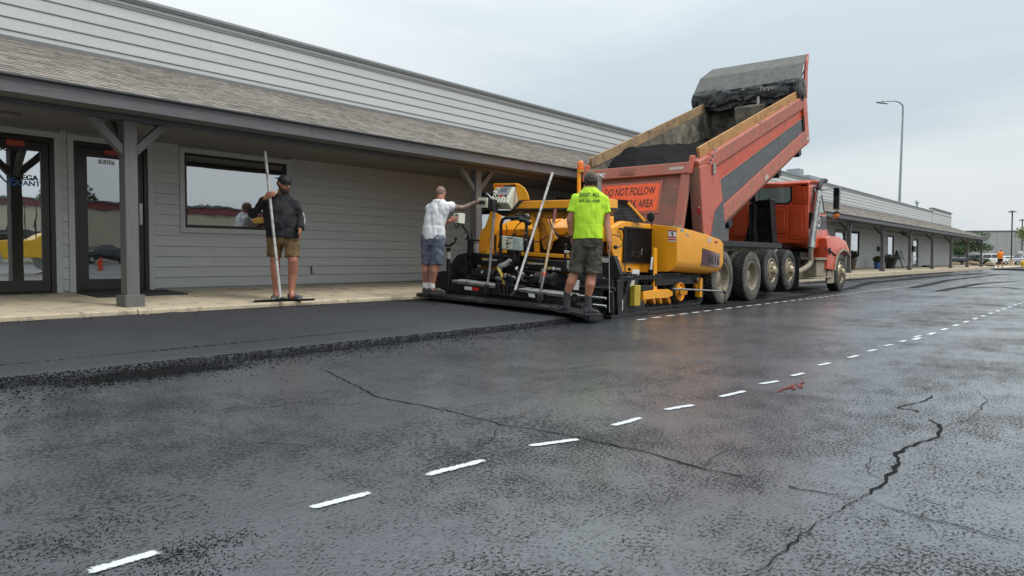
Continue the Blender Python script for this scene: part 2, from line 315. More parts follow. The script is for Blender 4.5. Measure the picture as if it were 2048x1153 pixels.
# ================================================================== ground
def gz(y):                                                    # cross fall of the old pavement towards the building
    if y < -8: return .85*min(1, (-8-y)/40)                   # the far side of the lot rises to the street
    if y <= 2: return 0.0
    if y <= 5.9: return .05*(y-2)/3.9
    return .05+.10*min(1, (y-5.9)/2.85)
MATX1 = 9.35                                                  # the mat ends under the screed
def matz(y): return .110+(.285-.110)*(y-5.9)/2.85            # top of the fresh mat
def asphalt(name, base, rough, wet, bumpk):
    m, t, b = nodes(name); N = t.nodes.new; Lk = t.links.new
    tcn = N('ShaderNodeTexCoord')
    def nz(scale, det=6, rg=.6, mp_=None):
        n = N('ShaderNodeTexNoise'); n.inputs['Scale'].default_value = scale; n.inputs['Detail'].default_value = det; n.inputs['Roughness'].default_value = rg
        if mp_: q = N('ShaderNodeMapping'); q.inputs['Scale'].default_value = mp_; Lk(tcn.outputs['Object'], q.inputs[0]); Lk(q.outputs[0], n.inputs['Vector'])
        else: Lk(tcn.outputs['Object'], n.inputs['Vector'])
        return n
    def ramp(src, a, b_, ca, cb):
        r = N('ShaderNodeValToRGB'); r.color_ramp.elements[0].position = a; r.color_ramp.elements[1].position = b_
        ca = ca if isinstance(ca, tuple) else (ca,)*3; cb = cb if isinstance(cb, tuple) else (cb,)*3
        r.color_ramp.elements[0].color = ca+(1,); r.color_ramp.elements[1].color = cb+(1,); Lk(src, r.inputs[0]); return r.outputs[0]
    def mix(fac, A, B, bt='MIX'):
        x = N('ShaderNodeMix'); x.data_type = 'RGBA'; x.blend_type = bt
        if isinstance(fac, float): x.inputs[0].default_value = fac
        else: Lk(fac, x.inputs[0])
        for i, q in ((6, A), (7, B)):
            if isinstance(q, tuple): x.inputs[i].default_value = q+(1,)
            else: Lk(q, x.inputs[i])
        return x.outputs[2]
    big = nz(.55, 5, .6); fine = nz(120, 3, .6)
    def math_(op, a, b_):
        q = N('ShaderNodeMath'); q.operation = op
        for k, x in ((0, a), (1, b_)):
            if isinstance(x, (int, float)): q.inputs[k].default_value = x
            else: Lk(x, q.inputs[k])
        return q.outputs[0]
    b2 = N('ShaderNodeBump'); b2.inputs['Strength'].default_value = .25; b2.inputs['Distance'].default_value = .02; Lk(nz(1.6, 3).outputs['Fac'], b2.inputs['Height'])
    c = ramp(big.outputs['Fac'], .3, .72, tuple(x*.75 for x in base), tuple(x*1.25 for x in base))
    if wet:
        # a glossy film of tack coat with flat tops, broken by matt pits between the stones
        grain = math_('ADD', math_('MULTIPLY', nz(58, 4, .6, (1.0, 1.3, 1)).outputs['Fac'], .70), math_('MULTIPLY', nz(150, 3, .6).outputs['Fac'], .30))
        worn = math_('ADD', math_('MULTIPLY', nz(.7, 7, .68).outputs['Fac'], .50), math_('MULTIPLY', nz(5.5, 6, .72).outputs['Fac'], .22))   # where the film is thin
        film = ramp(math_('SUBTRACT', math_('ADD', grain, .392), worn), .465, .525, 0., 1.)
        tan = ramp(nz(2.6, 8, .72).outputs['Fac'], .56, .70, 0., 1.); spk = ramp(nz(60, 4, .7).outputs['Fac'], .53, .63, 0., 1.)
        c = mix(math_('MULTIPLY', tan, spk), c, (.15, .115, .08))
        c = mix(film, (.005, .005, .0055), c)
        Lk(mix(film, (.62, .62, .62), ramp(nz(2.1, 6, .7).outputs['Fac'], .3, .75, rough-.05, rough+.12)), b.inputs['Roughness'])
        sp_ = ramp(film, 0., 1., .30, 1.0); Lk(sp_, b.inputs['Specular IOR Level']); b.inputs['IOR'].default_value = 1.6
        wetp = math_('MULTIPLY', film, ramp(math_('ADD', math_('MULTIPLY', nz(1.1, 6, .7).outputs['Fac'], .5), math_('MULTIPLY', nz(17, 5, .7).outputs['Fac'], .5)), .40, .56, .25, 1.)); Lk(wetp, b.inputs['Coat Weight']); b.inputs['Coat Roughness'].default_value = .21   # patchily wet
        bp = N('ShaderNodeBump'); bp.inputs['Strength'].default_value = bumpk; bp.inputs['Distance'].default_value = .0035; Lk(film, bp.inputs['Height'])
        b3 = N('ShaderNodeBump'); b3.inputs['Strength'].default_value = .8; b3.inputs['Distance'].default_value = .0065; Lk(nz(44, 4, .6, (1, 1.6, 1)).outputs['Fac'], b3.inputs['Height']); Lk(b2.outputs[0], b3.inputs['Normal']); Lk(b3.outputs[0], bp.inputs['Normal'])
        b4 = N('ShaderNodeBump'); b4.inputs['Strength'].default_value = .6; b4.inputs['Distance'].default_value = .0022; Lk(nz(40, 4, .6, (1, 1.6, 1)).outputs['Fac'], b4.inputs['Height']); Lk(b4.outputs[0], b.inputs['Coat Normal'])
    else:
        c = mix(ramp(fine.outputs['Fac'], .52, .72, 0., .6), c, tuple(min(1, x*2.3) for x in base))
        c = mix(ramp(nz(70, 4, .7).outputs['Fac'], .56, .66, 0., .8), c, tuple(x*.3 for x in base))
        Lk(ramp(nz(2.5, 5).outputs['Fac'], .3, .7, rough-.06, rough+.08), b.inputs['Roughness'])
        bp = N('ShaderNodeBump'); bp.inputs['Strength'].default_value = bumpk; bp.inputs['Distance'].default_value = .01; Lk(nz(80, 4, .65).outputs['Fac'], bp.inputs['Height']); Lk(b2.outputs[0], bp.inputs['Normal'])
        b.inputs['Specular IOR Level'].default_value = .35
    Lk(c, b.inputs['Base Color']); Lk(bp.outputs[0], b.inputs['Normal'])
    return m
asphalt('old_asphalt', (.034, .039, .048), .30, True, .8)
asphalt('fresh_mat', (.031, .032, .036), .6, False, .35)
mat('loose_mix', (.008, .008, .0085), .8, var=.5, vs=40, spec=.15)
g = MB()
ys = [-400, -60, -48, -8, 0, 2, 3, 4, 5, 5.9, 7, 8, 8.8, 12, 60, 500]
xs = [-300, -60, -10, 0, 4, 8, 12, 20, 40, 80, 160, 900]
vv = [[g.bm.verts.new((x, y, gz(y))) for y in ys] for x in xs]
for i in range(len(xs)-1):
    for j in range(len(ys)-1): g.bm.faces.new((vv[i][j], vv[i+1][j], vv[i+1][j+1], vv[i][j+1]))
pavement = structure(g.build('pavement', 'old_asphalt'))
# fresh mat: a real slab with a ragged, sloping outer edge
g = MB(); rows = []
nx = 260
for i in range(nx+1):
    x = -9+(MATX1+9)*i/nx; j1 = .05*noise.noise((x*1.7, 0, 0))+.035*noise.noise((x*7, 3, 0)); j2 = .05*noise.noise((x*5, 9, 0))
    k = .012*noise.noise((x*4, 5, 0))
    sec = [(8.749, .12), (8.747, matz(8.75)+k)]+[(y, matz(y)+.003*noise.noise((x*2, y*2, 1))) for y in (8.5, 8.0, 7.4, 6.9, 6.4, 6.08)]
    sec += [(5.965+j1*.4, matz(5.95)-.004), (5.94+j1*.7, .092+j2*.15), (5.90+j1, .072+j2*.2), (5.82+j1*1.6+j2*.6, .042)]
    rows.append([g.bm.verts.new((x, y, z)) for y, z in sec])
for A, B in zip(rows, rows[1:]):
    for j in range(len(A)-1): g.bm.faces.new((A[j], B[j], B[j+1], A[j+1]))
g.bm.faces.new(rows[-1]); g.bm.faces.new(rows[0][::-1])
fresh = structure(g.build('fresh_asphalt', 'fresh_mat', smooth=50))
# loose crumbs of mix: along the mat's edges, spilled on the old pavement, along the kerb and on the walkway
def crumbs(name, spots, m, parent):
    vs_, fs = [], []
    for (x, y, z, r) in spots:
        b0 = len(vs_); a = random.random()*6.28
        for k in range(4):
            q = a+k*1.5708+random.uniform(-.4, .4); rr = r*random.uniform(.7, 1.25)
            vs_.append((x+rr*math.cos(q), y+rr*math.sin(q), z+r*random.uniform(-.1, .45)))
        vs_.append((x+r*random.uniform(-.3, .3), y+r*random.uniform(-.3, .3), z+r*random.uniform(.6, 1.1)))
        vs_.append((x, y, z-r*.6))
        for k in range(4):
            fs.append((b0+k, b0+(k+1) % 4, b0+4)); fs.append((b0+(k+1) % 4, b0+k, b0+5))
    me = bpy.data.meshes.new(name); off = wl(parent); me.from_pydata([V(v)-off for v in vs_], [], fs); me.update()
    return stuff(link(name, me, m, parent))
R_ = random.random; G_ = random.gauss
sp = []
for i in range(15000):
    x = 10.8*R_()**1.15-1.2; d = abs(G_(0, .075)); y = 5.90-d+.05*noise.noise((x*1.7, 0, 0)); sp.append((x, y, max(gz(y), .105-max(0, d)*.7) if d < .09 else gz(y), random.uniform(.003, .009)))
for i in range(2600):
    x = 1.2+8*R_(); y = 5.75-abs(G_(0, .55))*(.4+.8*noise.noise((x*.8, 4, 0))**2*4); sp.append((x, y, gz(y), random.uniform(.003, .009)))
for i in range(2600):                                        # a spill heap beside the mat, near the left edge of the picture
    x = 2.9+G_(0, .35); y = 5.62+G_(0, .10); sp.append((x, y, gz(y)+.02*math.exp(-((x-2.9)/.4)**2), random.uniform(.003, .009)))
for cx, cy, sx_, n_ in ((1.02, 2.05, .10, 900), (1.25, 2.22, .10, 500), (1.05, 2.6, .2, 500), (2.6, 4.7, .8, 600), (4.5, 5.0, 1.0, 600)):      # crumbs dropped on the old surface
    for i in range(n_): x, y = cx+G_(0, sx_), cy+G_(0, sx_*.5); sp.append((x, y, gz(y), random.uniform(.0015, .0045)))
crumbs('loose_mix', sp, 'loose_mix', pavement)
sp = []
for i in range(3000):
    x = -1+12*R_()**.9; y = 8.70+G_(0, .055); sp.append((x, y, .33 if y > 8.75 else matz(y), random.uniform(.003, .008)))
for i in range(420):
    x = 6.2+3.2*R_(); y = (8.05 if i % 2 else 6.35)+G_(0, .02); sp.append((x-3*(i % 2 == 0), y, matz(y), random.uniform(.003, .007)))
for i in range(500):                                         # drag line along the mat
    x = -.5+6*R_(); y = 6.32+.012*x+G_(0, .010); sp.append((x, y, matz(y), random.uniform(.003, .008)))
crumbs('loose_mix', sp, 'loose_mix', fresh)
# ------------------------------------------------------------------ paint dashes
def paint_mat():
    m, t, b = nodes('spray_paint'); N = t.nodes.new; Lk = t.links.new
    b.inputs['Base Color'].default_value = (.60, .62, .64, 1); b.inputs['Roughness'].default_value = .6
    at = N('ShaderNodeAttribute'); at.attribute_name = 'cover'; tcn = N('ShaderNodeTexCoord'); n = N('ShaderNodeTexNoise'); n.inputs['Scale'].default_value = 70; n.inputs['Detail'].default_value = 5
    Lk(tcn.outputs['Object'], n.inputs['Vector'])
    a = N('ShaderNodeMath'); a.operation = 'MULTIPLY_ADD'; Lk(n.outputs['Fac'], a.inputs[0]); a.inputs[1].default_value = 1.5
    s = N('ShaderNodeMath'); s.operation = 'SUBTRACT'; Lk(at.outputs['Fac'], s.inputs[0]); s.inputs[1].default_value = .90; Lk(s.outputs[0], a.inputs[2])
    r = N('ShaderNodeMapRange'); r.inputs[1].default_value = .12; r.inputs[2].default_value = .5; Lk(a.outputs[0], r.inputs[0]); Lk(r.outputs[0], b.inputs['Alpha'])
    bp = N('ShaderNodeBump'); bp.inputs['Strength'].default_value = .5; bp.inputs['Distance'].default_value = .01; Lk(n.outputs['Fac'], bp.inputs['Height']); Lk(bp.outputs[0], b.inputs['Normal'])
paint_mat()
def dash(a, b, wd):
    d = (b-a); ln = d.length; d.normalize(); s = V((-d.y, d.x, 0)); me = bpy.data.meshes.new('paint_dash'); vs_, cv, fs = [], [], []
    n, k = 14, 6
    for i in range(n+1):
        for j in range(k+1):
            u, v = i/n, j/k-.5; p = a+d*(ln*(u*1.08-.04))+s*(v*wd*1.7+.006*noise.noise((u*3, a.x*5, 0)))
            vs_.append((p.x, p.y, gz(p.y)+.004)); e = min(1, min(u, 1-u)*n/1.6); cv.append(max(0, min(1, (.5-abs(v))*2.9))*e)
    for i in range(n):
        for j in range(k): q = i*(k+1)+j; fs.append((q, q+k+1, q+k+2, q+1))
    me.from_pydata(vs_, [], fs); me.update()
    at = me.attributes.new('cover', 'FLOAT', 'POINT')
    for i, c in enumerate(cv): at.data[i].value = c
    return link('paint_dash', me, 'spray_paint', pavement)
near = [(175, 1147, 318, 1104), (620, 1017, 742, 987), (852, 952, 969, 921), (1058, 893, 1158, 879), (1226, 852, 1283, 836), (1330, 820, 1388, 810), (1440, 794, 1490, 782),
        (1520, 768, 1558, 762), (1583, 752, 1608, 746), (1636, 731, 1661, 726), (1696, 716, 1717, 711), (1735, 703, 1753, 699), (1769, 692, 1785, 689), (1800, 684, 1812, 681), (1828, 675, 1841, 671)]
for a0, b0, a1, b1 in near: dash(PZ(a0, b0, .004), PZ(a1, b1, .004), .036)
x = 9.6
while x < 34:
    y = 1.80-(x-9.2)*.022; dash(V((x, y, 0)), V((x+.34, y-.006, 0)), .05); x += .78
x = 9.75
while x < 36:
    y = 5.40+.03*math.sin(x*.6); dash(V((x, y, 0)), V((x+.26, y, 0)), .05); x += .47
# ------------------------------------------------------------------ cracks: dark open joints
def crack(pts, wd):
    P = [PZ(a, b, .005) for a, b in pts]; fine = []
    for A, B in zip(P, P[1:]):
        n = max(3, int((B-A).length/.045))
        for i in range(n): fine.append(A.lerp(B, i/n))
    fine.append(P[-1]); g = MB(); prev = None
    for i, p in enumerate(fine):
        d = (fine[min(i+1, len(fine)-1)]-fine[max(0, i-1)]).normalized(); s = V((-d.y, d.x, 0))
        p = p+s*random.uniform(-.011, .011); k = wd*(.35+.9*abs(noise.noise((p.x*6, p.y*6, 2))))*min(1, .25+.12*min(i, len(fine)-1-i))
        a, b = g.bm.verts.new((p.x+s.x*k, p.y+s.y*k, gz(p.y)+.0035)), g.bm.verts.new((p.x-s.x*k, p.y-s.y*k, gz(p.y)+.0035))
        if prev and noise.noise((p.x*2.3, p.y*2.3, 8)) > -.38: g.bm.faces.new((prev[0], a, b, prev[1]))
        prev = (a, b)
    return g.build('crack', 'hot_asphalt', pavement)
crack([(640, 745), (760, 802), (900, 826), (1000, 850), (1140, 872), (1290, 902), (1400, 935), (1600, 978), (1722, 996)], .010)
crack([(1722, 996), (1830, 1030), (1940, 1058), (2047, 1086)], .008)
crack([(1722, 996), (1768, 962), (1800, 925), (1792, 905), (1832, 886), (1876, 874), (1881, 852), (1858, 838), (1832, 820), (1792, 815), (1850, 800), (1872, 786)], .013)
crack([(1500, 1152), (1562, 1108), (1612, 1062), (1660, 1030)], .007)
crack([(1792, 905), (1700, 880), (1640, 872)], .005)
crack([(1100, 748), (1180, 736), (1265, 730)], .008)
crack([(60, 915), (160, 900), (330, 872)], .008)
crack([(1881, 852), (1940, 838), (2046, 850)], .005)
crack([(1640, 872), (1560, 880), (1480, 862)], .004); crack([(1830, 1030), (1880, 1070), (1990, 1105)], .004); crack([(1940, 838), (1975, 800), (1950, 780)], .004)
crack([(760, 802), (700, 815), (600, 812), (520, 826)], .006); crack([(900, 826), (960, 812), (1040, 806)], .004); crack([(1400, 935), (1440, 905), (1520, 890)], .004); crack([(1660, 1030), (1722, 996)], .006)
crack([(1000, 850), (985, 880), (930, 905)], .004); crack([(1768, 962), (1730, 940), (1745, 915), (1792, 905)], .004); crack([(1250, 690), (1330, 680), (1420, 690)], .006); crack([(420, 905), (520, 890), (660, 900)], .005)
g = MB(); P0 = PZ(1588, 772, .005)
for i in range(26):
    a = P0+V((G_(0, .09), G_(0, .02), 0)); r = random.uniform(.008, .03)
    g.face([(a.x+r*1.6*math.cos(q)*random.uniform(.6, 1.2), a.y+r*.6*math.sin(q)*random.uniform(.6, 1.2), gz(a.y)+.003+.0003*i) for q in (0, .9, 1.9, 2.9, 3.9, 5.1)])
mat('red_mark', (.16, .02, .012), .7); g.build('red_paint_mark', 'red_mark', pavement)
# ------------------------------------------------------------------ asphalt tracked over the lot, and the far fresh strip
def tracked():
    m, t, b = nodes('tracked_mix'); N = t.nodes.new; Lk = t.links.new
    b.inputs['Base Color'].default_value = (.011, .011, .012, 1); b.inputs['Roughness'].default_value = .8; b.inputs['Specular IOR Level'].default_value = .2
    at = N('ShaderNodeAttribute'); at.attribute_name = 'cover'; tcn = N('ShaderNodeTexCoord'); mpn = N('ShaderNodeMapping'); mpn.inputs['Scale'].default_value = (.22, 3, 1)
    Lk(tcn.outputs['Object'], mpn.inputs[0]); n = N('ShaderNodeTexNoise'); n.inputs['Scale'].default_value = 2.2; n.inputs['Detail'].default_value = 8; n.inputs['Roughness'].default_value = .7; Lk(mpn.outputs[0], n.inputs['Vector'])
    a = N('ShaderNodeMath'); a.operation = 'ADD'; Lk(n.outputs['Fac'], a.inputs[0]); Lk(at.outputs['Fac'], a.inputs[1])
    r = N('ShaderNodeMapRange'); r.inputs[1].default_value = 1.0; r.inputs[2].default_value = 1.45; r.inputs[4].default_value = .92; Lk(a.outputs[0], r.inputs[0]); Lk(r.outputs[0], b.inputs['Alpha'])
tracked()
def smear(pts, wd, lift):
    n, k = 40, 6; vs_, cv, fs = [], [], []
    for i in range(n+1):
        u = i/n*(len(pts)-1); q = min(int(u), len(pts)-2); p = V(pts[q]).lerp(V(pts[q+1]), u-q); d = (V(pts[q+1])-V(pts[q])).normalized(); s = V((-d.y, d.x))
        for j in range(k+1):
            v = j/k-.5; c = p+s*v*wd; vs_.append((c.x, c.y, gz(c.y)+lift)); cv.append(min(1, (.5-abs(v))*3.2)*min(1, min(i, n-i)/5))
    for i in range(n):
        for j in range(k): q = i*(k+1)+j; fs.append((q, q+k+1, q+k+2, q+1))
    me = bpy.data.meshes.new('tracked_mix'); me.from_pydata(vs_, [], fs); me.update(); at = me.attributes.new('cover', 'FLOAT', 'POINT')
    for i, c in enumerate(cv): at.data[i].value = c
    return link('asphalt_smear', me, 'tracked_mix', pavement)
Z2 = lambda *q: [tuple(PZ(a, b, .06).xy) for a, b in q]
smear([(9, 5.75), (16, 5.7), (24, 6.2), (34, 7.6)], .5, .0045)
smear(Z2((1690, 574), (1850, 556), (2000, 545)), .7, .005)
smear(Z2((1760, 566), (1900, 552), (2046, 547)), .8, .0055)
smear(Z2((1800, 580), (1900, 560), (2010, 548)), .6, .006)
smear(Z2((1850, 585), (1960, 566), (2048, 560)), .5, .0065)
smear(Z2((1900, 575), (2000, 572), (2047, 575)), .45, .007)
smear([(24, 8.2), (32, 8.2), (44, 8.4), (60, 8.3)], .8, .0075)
smear([(10, 7.2), (20, 7.3), (26, 7.0)], 1.6, .008)
g = MB(); g.prism([V((74, 8.2, .155)), V((74, 3.0, .062)), V((98, -14, .02)), V((130, -14, .02)), V((102, 8.2, .155))], (0, 0, .06))
far_mat = structure(g.build('far_asphalt_strip', 'fresh_mat'))
g = MB(); g.prism([V((84, 9, .16)), V((110, -14, .03)), V((190, -30, .03)), V((150, 16, .16))], (0, 0, .02))
structure(g.build('concrete_apron', 'concrete'))
# ------------------------------------------------------------------ walkway: slabs with open joints, and a kerb
KZ, WZ = .34, .476
walk = structure(thing('walkway', 'concrete walkway', 'walkway', (4, 9, .1)))
del walk['label'], walk['category']
x = -11.0; slabs = 0
while x < 79.5:
    L_ = 3.05; x1 = min(79.6, x+L_)-.012
    g = MB(); q = [(8.90, .1), (12.0 if x > 70 else 10.9, .1), (12.0 if x > 70 else 10.9, WZ+.002), (8.90, KZ+.008)]
    g.prism([V((x, a, b)) for a, b in q], (x1-x, 0, 0)); g.build('slab', 'concrete', walk, bevel=.006)
    g = MB(); q = [(8.75, .06), (8.892, .06), (8.892, KZ+.007), (8.765, KZ), (8.75, KZ-.015)]
    g.prism([V((x, a, b)) for a, b in q], (x1-x, 0, 0)); g.build('kerb', 'concrete', walk, bevel=.004)
    x += L_
# ================================================================== the long commercial building
WY = 10.8; X0, X1 = -8.0, 71.75
bld = thing('commercial_building', 'long low grey lap-sided building with shingled porch roof on timber posts', 'building', (30, 10.8, WZ))
SOF, PB, PT = 2.56, 3.62, 4.468; KW = 10.8/11.2
# openings in the front wall: (x0, x1, z0, z1)
px_ = lambda p, y=480: PY(p, y, WY).x
ops = [(2.46, 4.185, WZ, 2.47), (4.416, 5.40, WZ, 2.47), (5.94, 7.715, 1.382, 2.48), (12.63, 13.8, 1.29, 2.35), (15.43, 16.4, WZ, 2.44), (19.8, 21.2, 1.29, 2.35),
       (px_(1669), px_(1690), WZ, 2.44), (px_(1697), px_(1718), 1.2, 2.44), (px_(1775), px_(1787), 1.2, 2.4), (px_(1826), px_(1836), WZ, 2.4), (px_(1862), px_(1867), 1.2, 2.4)]
# core wall: pieces between the openings
g = MB(); xc = X0
for (a, b, c, d) in ops:
    g.box(xc, a, WY+.012, WY+.16, WZ-.3, 2.69); g.box(a, b, WY+.012, WY+.16, d, 2.69)
    if c > WZ+.1: g.box(a, b, WY+.012, WY+.16, WZ-.3, c)
    xc = b
g.box(xc, X1-.02, WY+.012, WY+.16, WZ-.3, 2.69); g.box(X0, X1-.02, WY+.012, WY+.16, 2.69, PT-.06)
g.box(X0, X1-.02, WY+9.8, WY+10, WZ-.3, PT-.06); g.box(X1-.18, X1-.02, WY+.16, WY+9.8, WZ-.3, PT-.06); g.box(X0, X0+.16, WY+.16, WY+9.8, WZ-.3, PT-.06)
g.box(X0+.16, X1-.2, WY+.16, WY+9.8, 2.9, 3.05); g.build('wall', 'siding_trim', bld)
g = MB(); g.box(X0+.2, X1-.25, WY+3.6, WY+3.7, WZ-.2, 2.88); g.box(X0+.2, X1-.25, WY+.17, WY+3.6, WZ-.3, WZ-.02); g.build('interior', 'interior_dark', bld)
def board(x0, x1, z, h, holder, y=WY):
    z += .005; h -= .005; q = [(y+.010, z), (y-.022, z), (y-.024, z+.006), (y-.008, z+h), (y+.010, z+h)]   # a dark groove stays open under each lap
    holder.prism([V((x0, a, b)) for a, b in q], (x1-x0, 0, 0))
farb = MB(); cnt = 0
def row(z, h, phase, spans):
    global cnt
    for (a, b) in spans:
        e = a
        while e < b-.02:
            nxt = min(b, (math.floor((e-phase)/3.66+1e-4)+1)*3.66+phase)
            if nxt-e < .02: nxt = min(b, nxt+3.66)
            if e < 27: g = MB(); board(e+.0012, nxt-.0012, z, h, g); g.build('siding_board', 'siding', bld); cnt += 1
            else: board(e+.0012, nxt-.0012, z, h, farb)
            e = nxt
EXPO = .151; z = WZ+.02; i = 0
while z < SOF-.01:
    h = min(EXPO, 2.64-z); spans = []; e = X0
    for (a, b, c, d) in ops:
        a2, b2, c2, d2 = a-.075, b+.075, c-.075, d+.075
        if z+h*.5 > c2 and z+h*.5 < d2: spans.append((e, a2)); e = b2
    spans.append((e, X1-.09)); spans = [s for s in spans if s[1]-s[0] > .05]
    row(z, h, (i*1.37) % 3.66, spans); z += EXPO; i += 1
z = PB-.05; i = 0
while z < PT-.1:
    row(z, .157, (i*1.93+.6) % 3.66, [(X0, X1-.05)]); z += .157; i += 1
stuff(farb.build('siding_board', 'siding', bld))
# corner boards and trims round the openings
g = MB(); g.box(X1-.09, X1, WY-.03, WY+.1, WZ, SOF); g.build('corner_board', 'siding_trim', bld)
g = MB(); g.box(X1-.06, X1+.03, WY-.03, WY+.1, PB-.3, PT+.05); g.build('corner_board', 'siding_trim', bld)
for (a, b, c, d) in ops:
    t = MB(); k = .072
    t.box(a-k, a, WY-.032, WY+.02, c if c <= WZ+.1 else c-k, d+k); t.box(b, b+k, WY-.032, WY+.02, c if c <= WZ+.1 else c-k, d+k)
    t.box(a, b, WY-.032, WY+.02, d, d+k)
    if c > WZ+.1: t.box(a, b, WY-.032, WY+.02, c-k, c)
    t.build('window_trim' if c > WZ+.1 else 'door_trim', 'siding_trim', bld)
# coping on the parapet
g = MB(); q = [(WY-.07, PT-.03), (WY+.24, PT-.03), (WY+.24, PT+.06), (WY-.055, PT+.06), (WY-.075, PT+.02)]
e = X0
while e < X1-8.2:
    n = min(X1-8.1, e+3.05); g = MB(); g.prism([V((e+.004, a, b)) for a, b in q], (n-e-.008, 0, 0)); g.build('coping', 'roof_metal', bld); e += 3.05
g = MB(); g.prism([V((X1-8.1, a-.02, b+.24)) for a, b in q], (8.2, 0, 0)); g.build('coping', 'roof_metal', bld)
for k in range(2): g = MB(); board(X1-8.1, X1-.05, PT-.05+.13*k, .15, g); g.build('siding_board', 'siding', bld)
g = MB(); g.box(X1-8.16, X1-8.08, WY-.034, WY+.1, PB, PT+.24); g.build('corner_board', 'siding_trim', bld)
e = X0
while e < X1:
    n = min(X1, e+3.05); g = MB(); q = [(WY-.024, PT-.09), (WY-.02, PT-.031), (WY-.05, PT-.031), (WY-.05, PT-.07)]
    g.prism([V((e, a, b)) for a, b in q], (n-e, 0, 0)); g.build('drip_trim', 'siding_trim', bld); e += 3.05
# ------------------------------------------------------------------ porch roof: deck, shingles, fascia, soffit, beam, posts
FY, FZ0, FZ1 = 8.70, 2.575, 2.765
CX1 = 76.4                                                    # the porch wraps round the far end as a hip
roof = MB(); roof.prism([V((X0, FY+.02, FZ1-.02)), V((CX1, FY+.02, FZ1-.02)), V((X1, WY, PB-.04)), V((X0, WY, PB-.04))], (0, 0, -.03))
roof.prism([V((CX1, FY+.02, FZ1-.02)), V((CX1, WY+10, FZ1-.02)), V((X1, WY+10, PB-.04)), V((X1, WY, PB-.04))], (0, 0, -.03))
roof.build('roof_deck', 'grey_timber', bld)
def shingle_mat():
    m, t, b = nodes('shingle'); N = t.nodes.new; Lk = t.links.new; b.inputs['Roughness'].default_value = .9
    ge = N('ShaderNodeNewGeometry'); r = N('ShaderNodeValToRGB'); el = r.color_ramp.elements
    el[0].color = (.205, .185, .16, 1); el[1].color = (.30, .27, .235, 1); e2 = el.new(.5); e2.color = (.25, .225, .195, 1)
    Lk(ge.outputs['Random Per Island'], r.inputs[0]); tcn = N('ShaderNodeTexCoord'); n = N('ShaderNodeTexNoise'); n.inputs['Scale'].default_value = 120; Lk(tcn.outputs['Object'], n.inputs['Vector'])
    n2 = N('ShaderNodeTexNoise'); n2.inputs['Scale'].default_value = .8; n2.inputs['Detail'].default_value = 4; Lk(tcn.outputs['Object'], n2.inputs['Vector'])
    mx = N('ShaderNodeMix'); mx.data_type = 'RGBA'; mx.blend_type = 'OVERLAY'; mx.inputs[0].default_value = .5; Lk(r.outputs[0], mx.inputs[6]); Lk(n.outputs['Color'], mx.inputs[7])
    mx2 = N('ShaderNodeMix'); mx2.data_type = 'RGBA'; mx2.blend_type = 'OVERLAY'; mx2.inputs[0].default_value = .35; Lk(mx.outputs[2], mx2.inputs[6]); Lk(n2.outputs['Fac'], mx2.inputs[7])
    Lk(mx2.outputs[2], b.inputs['Base Color'])
    bp = N('ShaderNodeBump'); bp.inputs['Strength'].default_value = .4; bp.inputs['Distance'].default_value = .005; Lk(n.outputs['Fac'], bp.inputs['Height']); Lk(bp.outputs[0], b.inputs['Normal'])
shingle_mat()
sv, sf = [], []
slope = V((0, WY-FY, PB-FZ1)); SLn = slope.length; sdir = slope.normalized(); snrm = V((0, -sdir.z, sdir.y)); off = wl(bld)
NC = 24; ce = SLn/NC
for c in range(NC):
    xx = X0-random.random()*.3; xr = CX1-(CX1-X1)*(c/NC)+.01
    while xx < xr:
        wdt = random.choice((.09, .12, .15, .19)) if xx < 30 else .35; x1 = min(xx+wdt, xr); hgt = random.choice((.005, .005, .009)); s0 = c*ce-(.03 if c == 0 else 0)
        low = -random.choice((0, 0, .006))
        a = V((0, FY, FZ1))+sdir*(s0+low); b = V((0, FY, FZ1))+sdir*min(SLn, s0+ce+.03)
        i0 = len(sv)
        for X in (xx+.002, x1-.002):
            for (p, o_) in ((a, hgt+.007), (a, -.002), (b, .003)): sv.append(V((X, p.y, p.z))+snrm*o_-off)
        sf += [(i0, i0+2, i0+5, i0+3), (i0+1, i0, i0+3, i0+4), (i0, i0+1, i0+2), (i0+3, i0+5, i0+4)]
        xx = x1
me = bpy.data.meshes.new('shingles'); me.from_pydata(sv, [], sf); me.update(); stuff(link('shingles', me, 'shingle', bld))
g = MB(); g.prism([V((X0, WY-.17, PB-.085)), V((X0, WY-.032, PB-.04)), V((X0, WY-.032, PB+.035)), V((X0, WY-.05, PB+.035)), V((X0, WY-.06, PB-.02)), V((X0, WY-.17, PB-.065))], (X1-X0-.1, 0, 0)); g.build('flashing', 'grey_timber', bld)
e = X0
while e < CX1:
    n = min(CX1, e+4.88); g = MB(); g.box(e+.0015, n-.0015, FY, FY+.035, FZ0, FZ1-.035); g.build('fascia_board', 'grey_timber', bld, bevel=.003)
    g = MB(); g.prism([V((e, FY-.045, FZ1-.005)), V((e, FY+.03, FZ1+.018)), V((e, FY+.03, FZ1-.033)), V((e, FY-.02, FZ1-.033)), V((e, FY-.045, FZ1-.022))], (n-e, 0, 0)); g.build('drip_edge', 'grey_timber', bld); e += 4.88
g = MB(); g.box(CX1-.035, CX1, FY+.036, WY+8, FZ0, FZ1-.036); g.build('fascia_board', 'grey_timber', bld)
e = X0; k = 0
while e < CX1:
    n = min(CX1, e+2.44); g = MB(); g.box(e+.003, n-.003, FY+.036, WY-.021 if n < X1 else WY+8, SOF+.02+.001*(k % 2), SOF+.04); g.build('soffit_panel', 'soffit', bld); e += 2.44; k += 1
e = X0
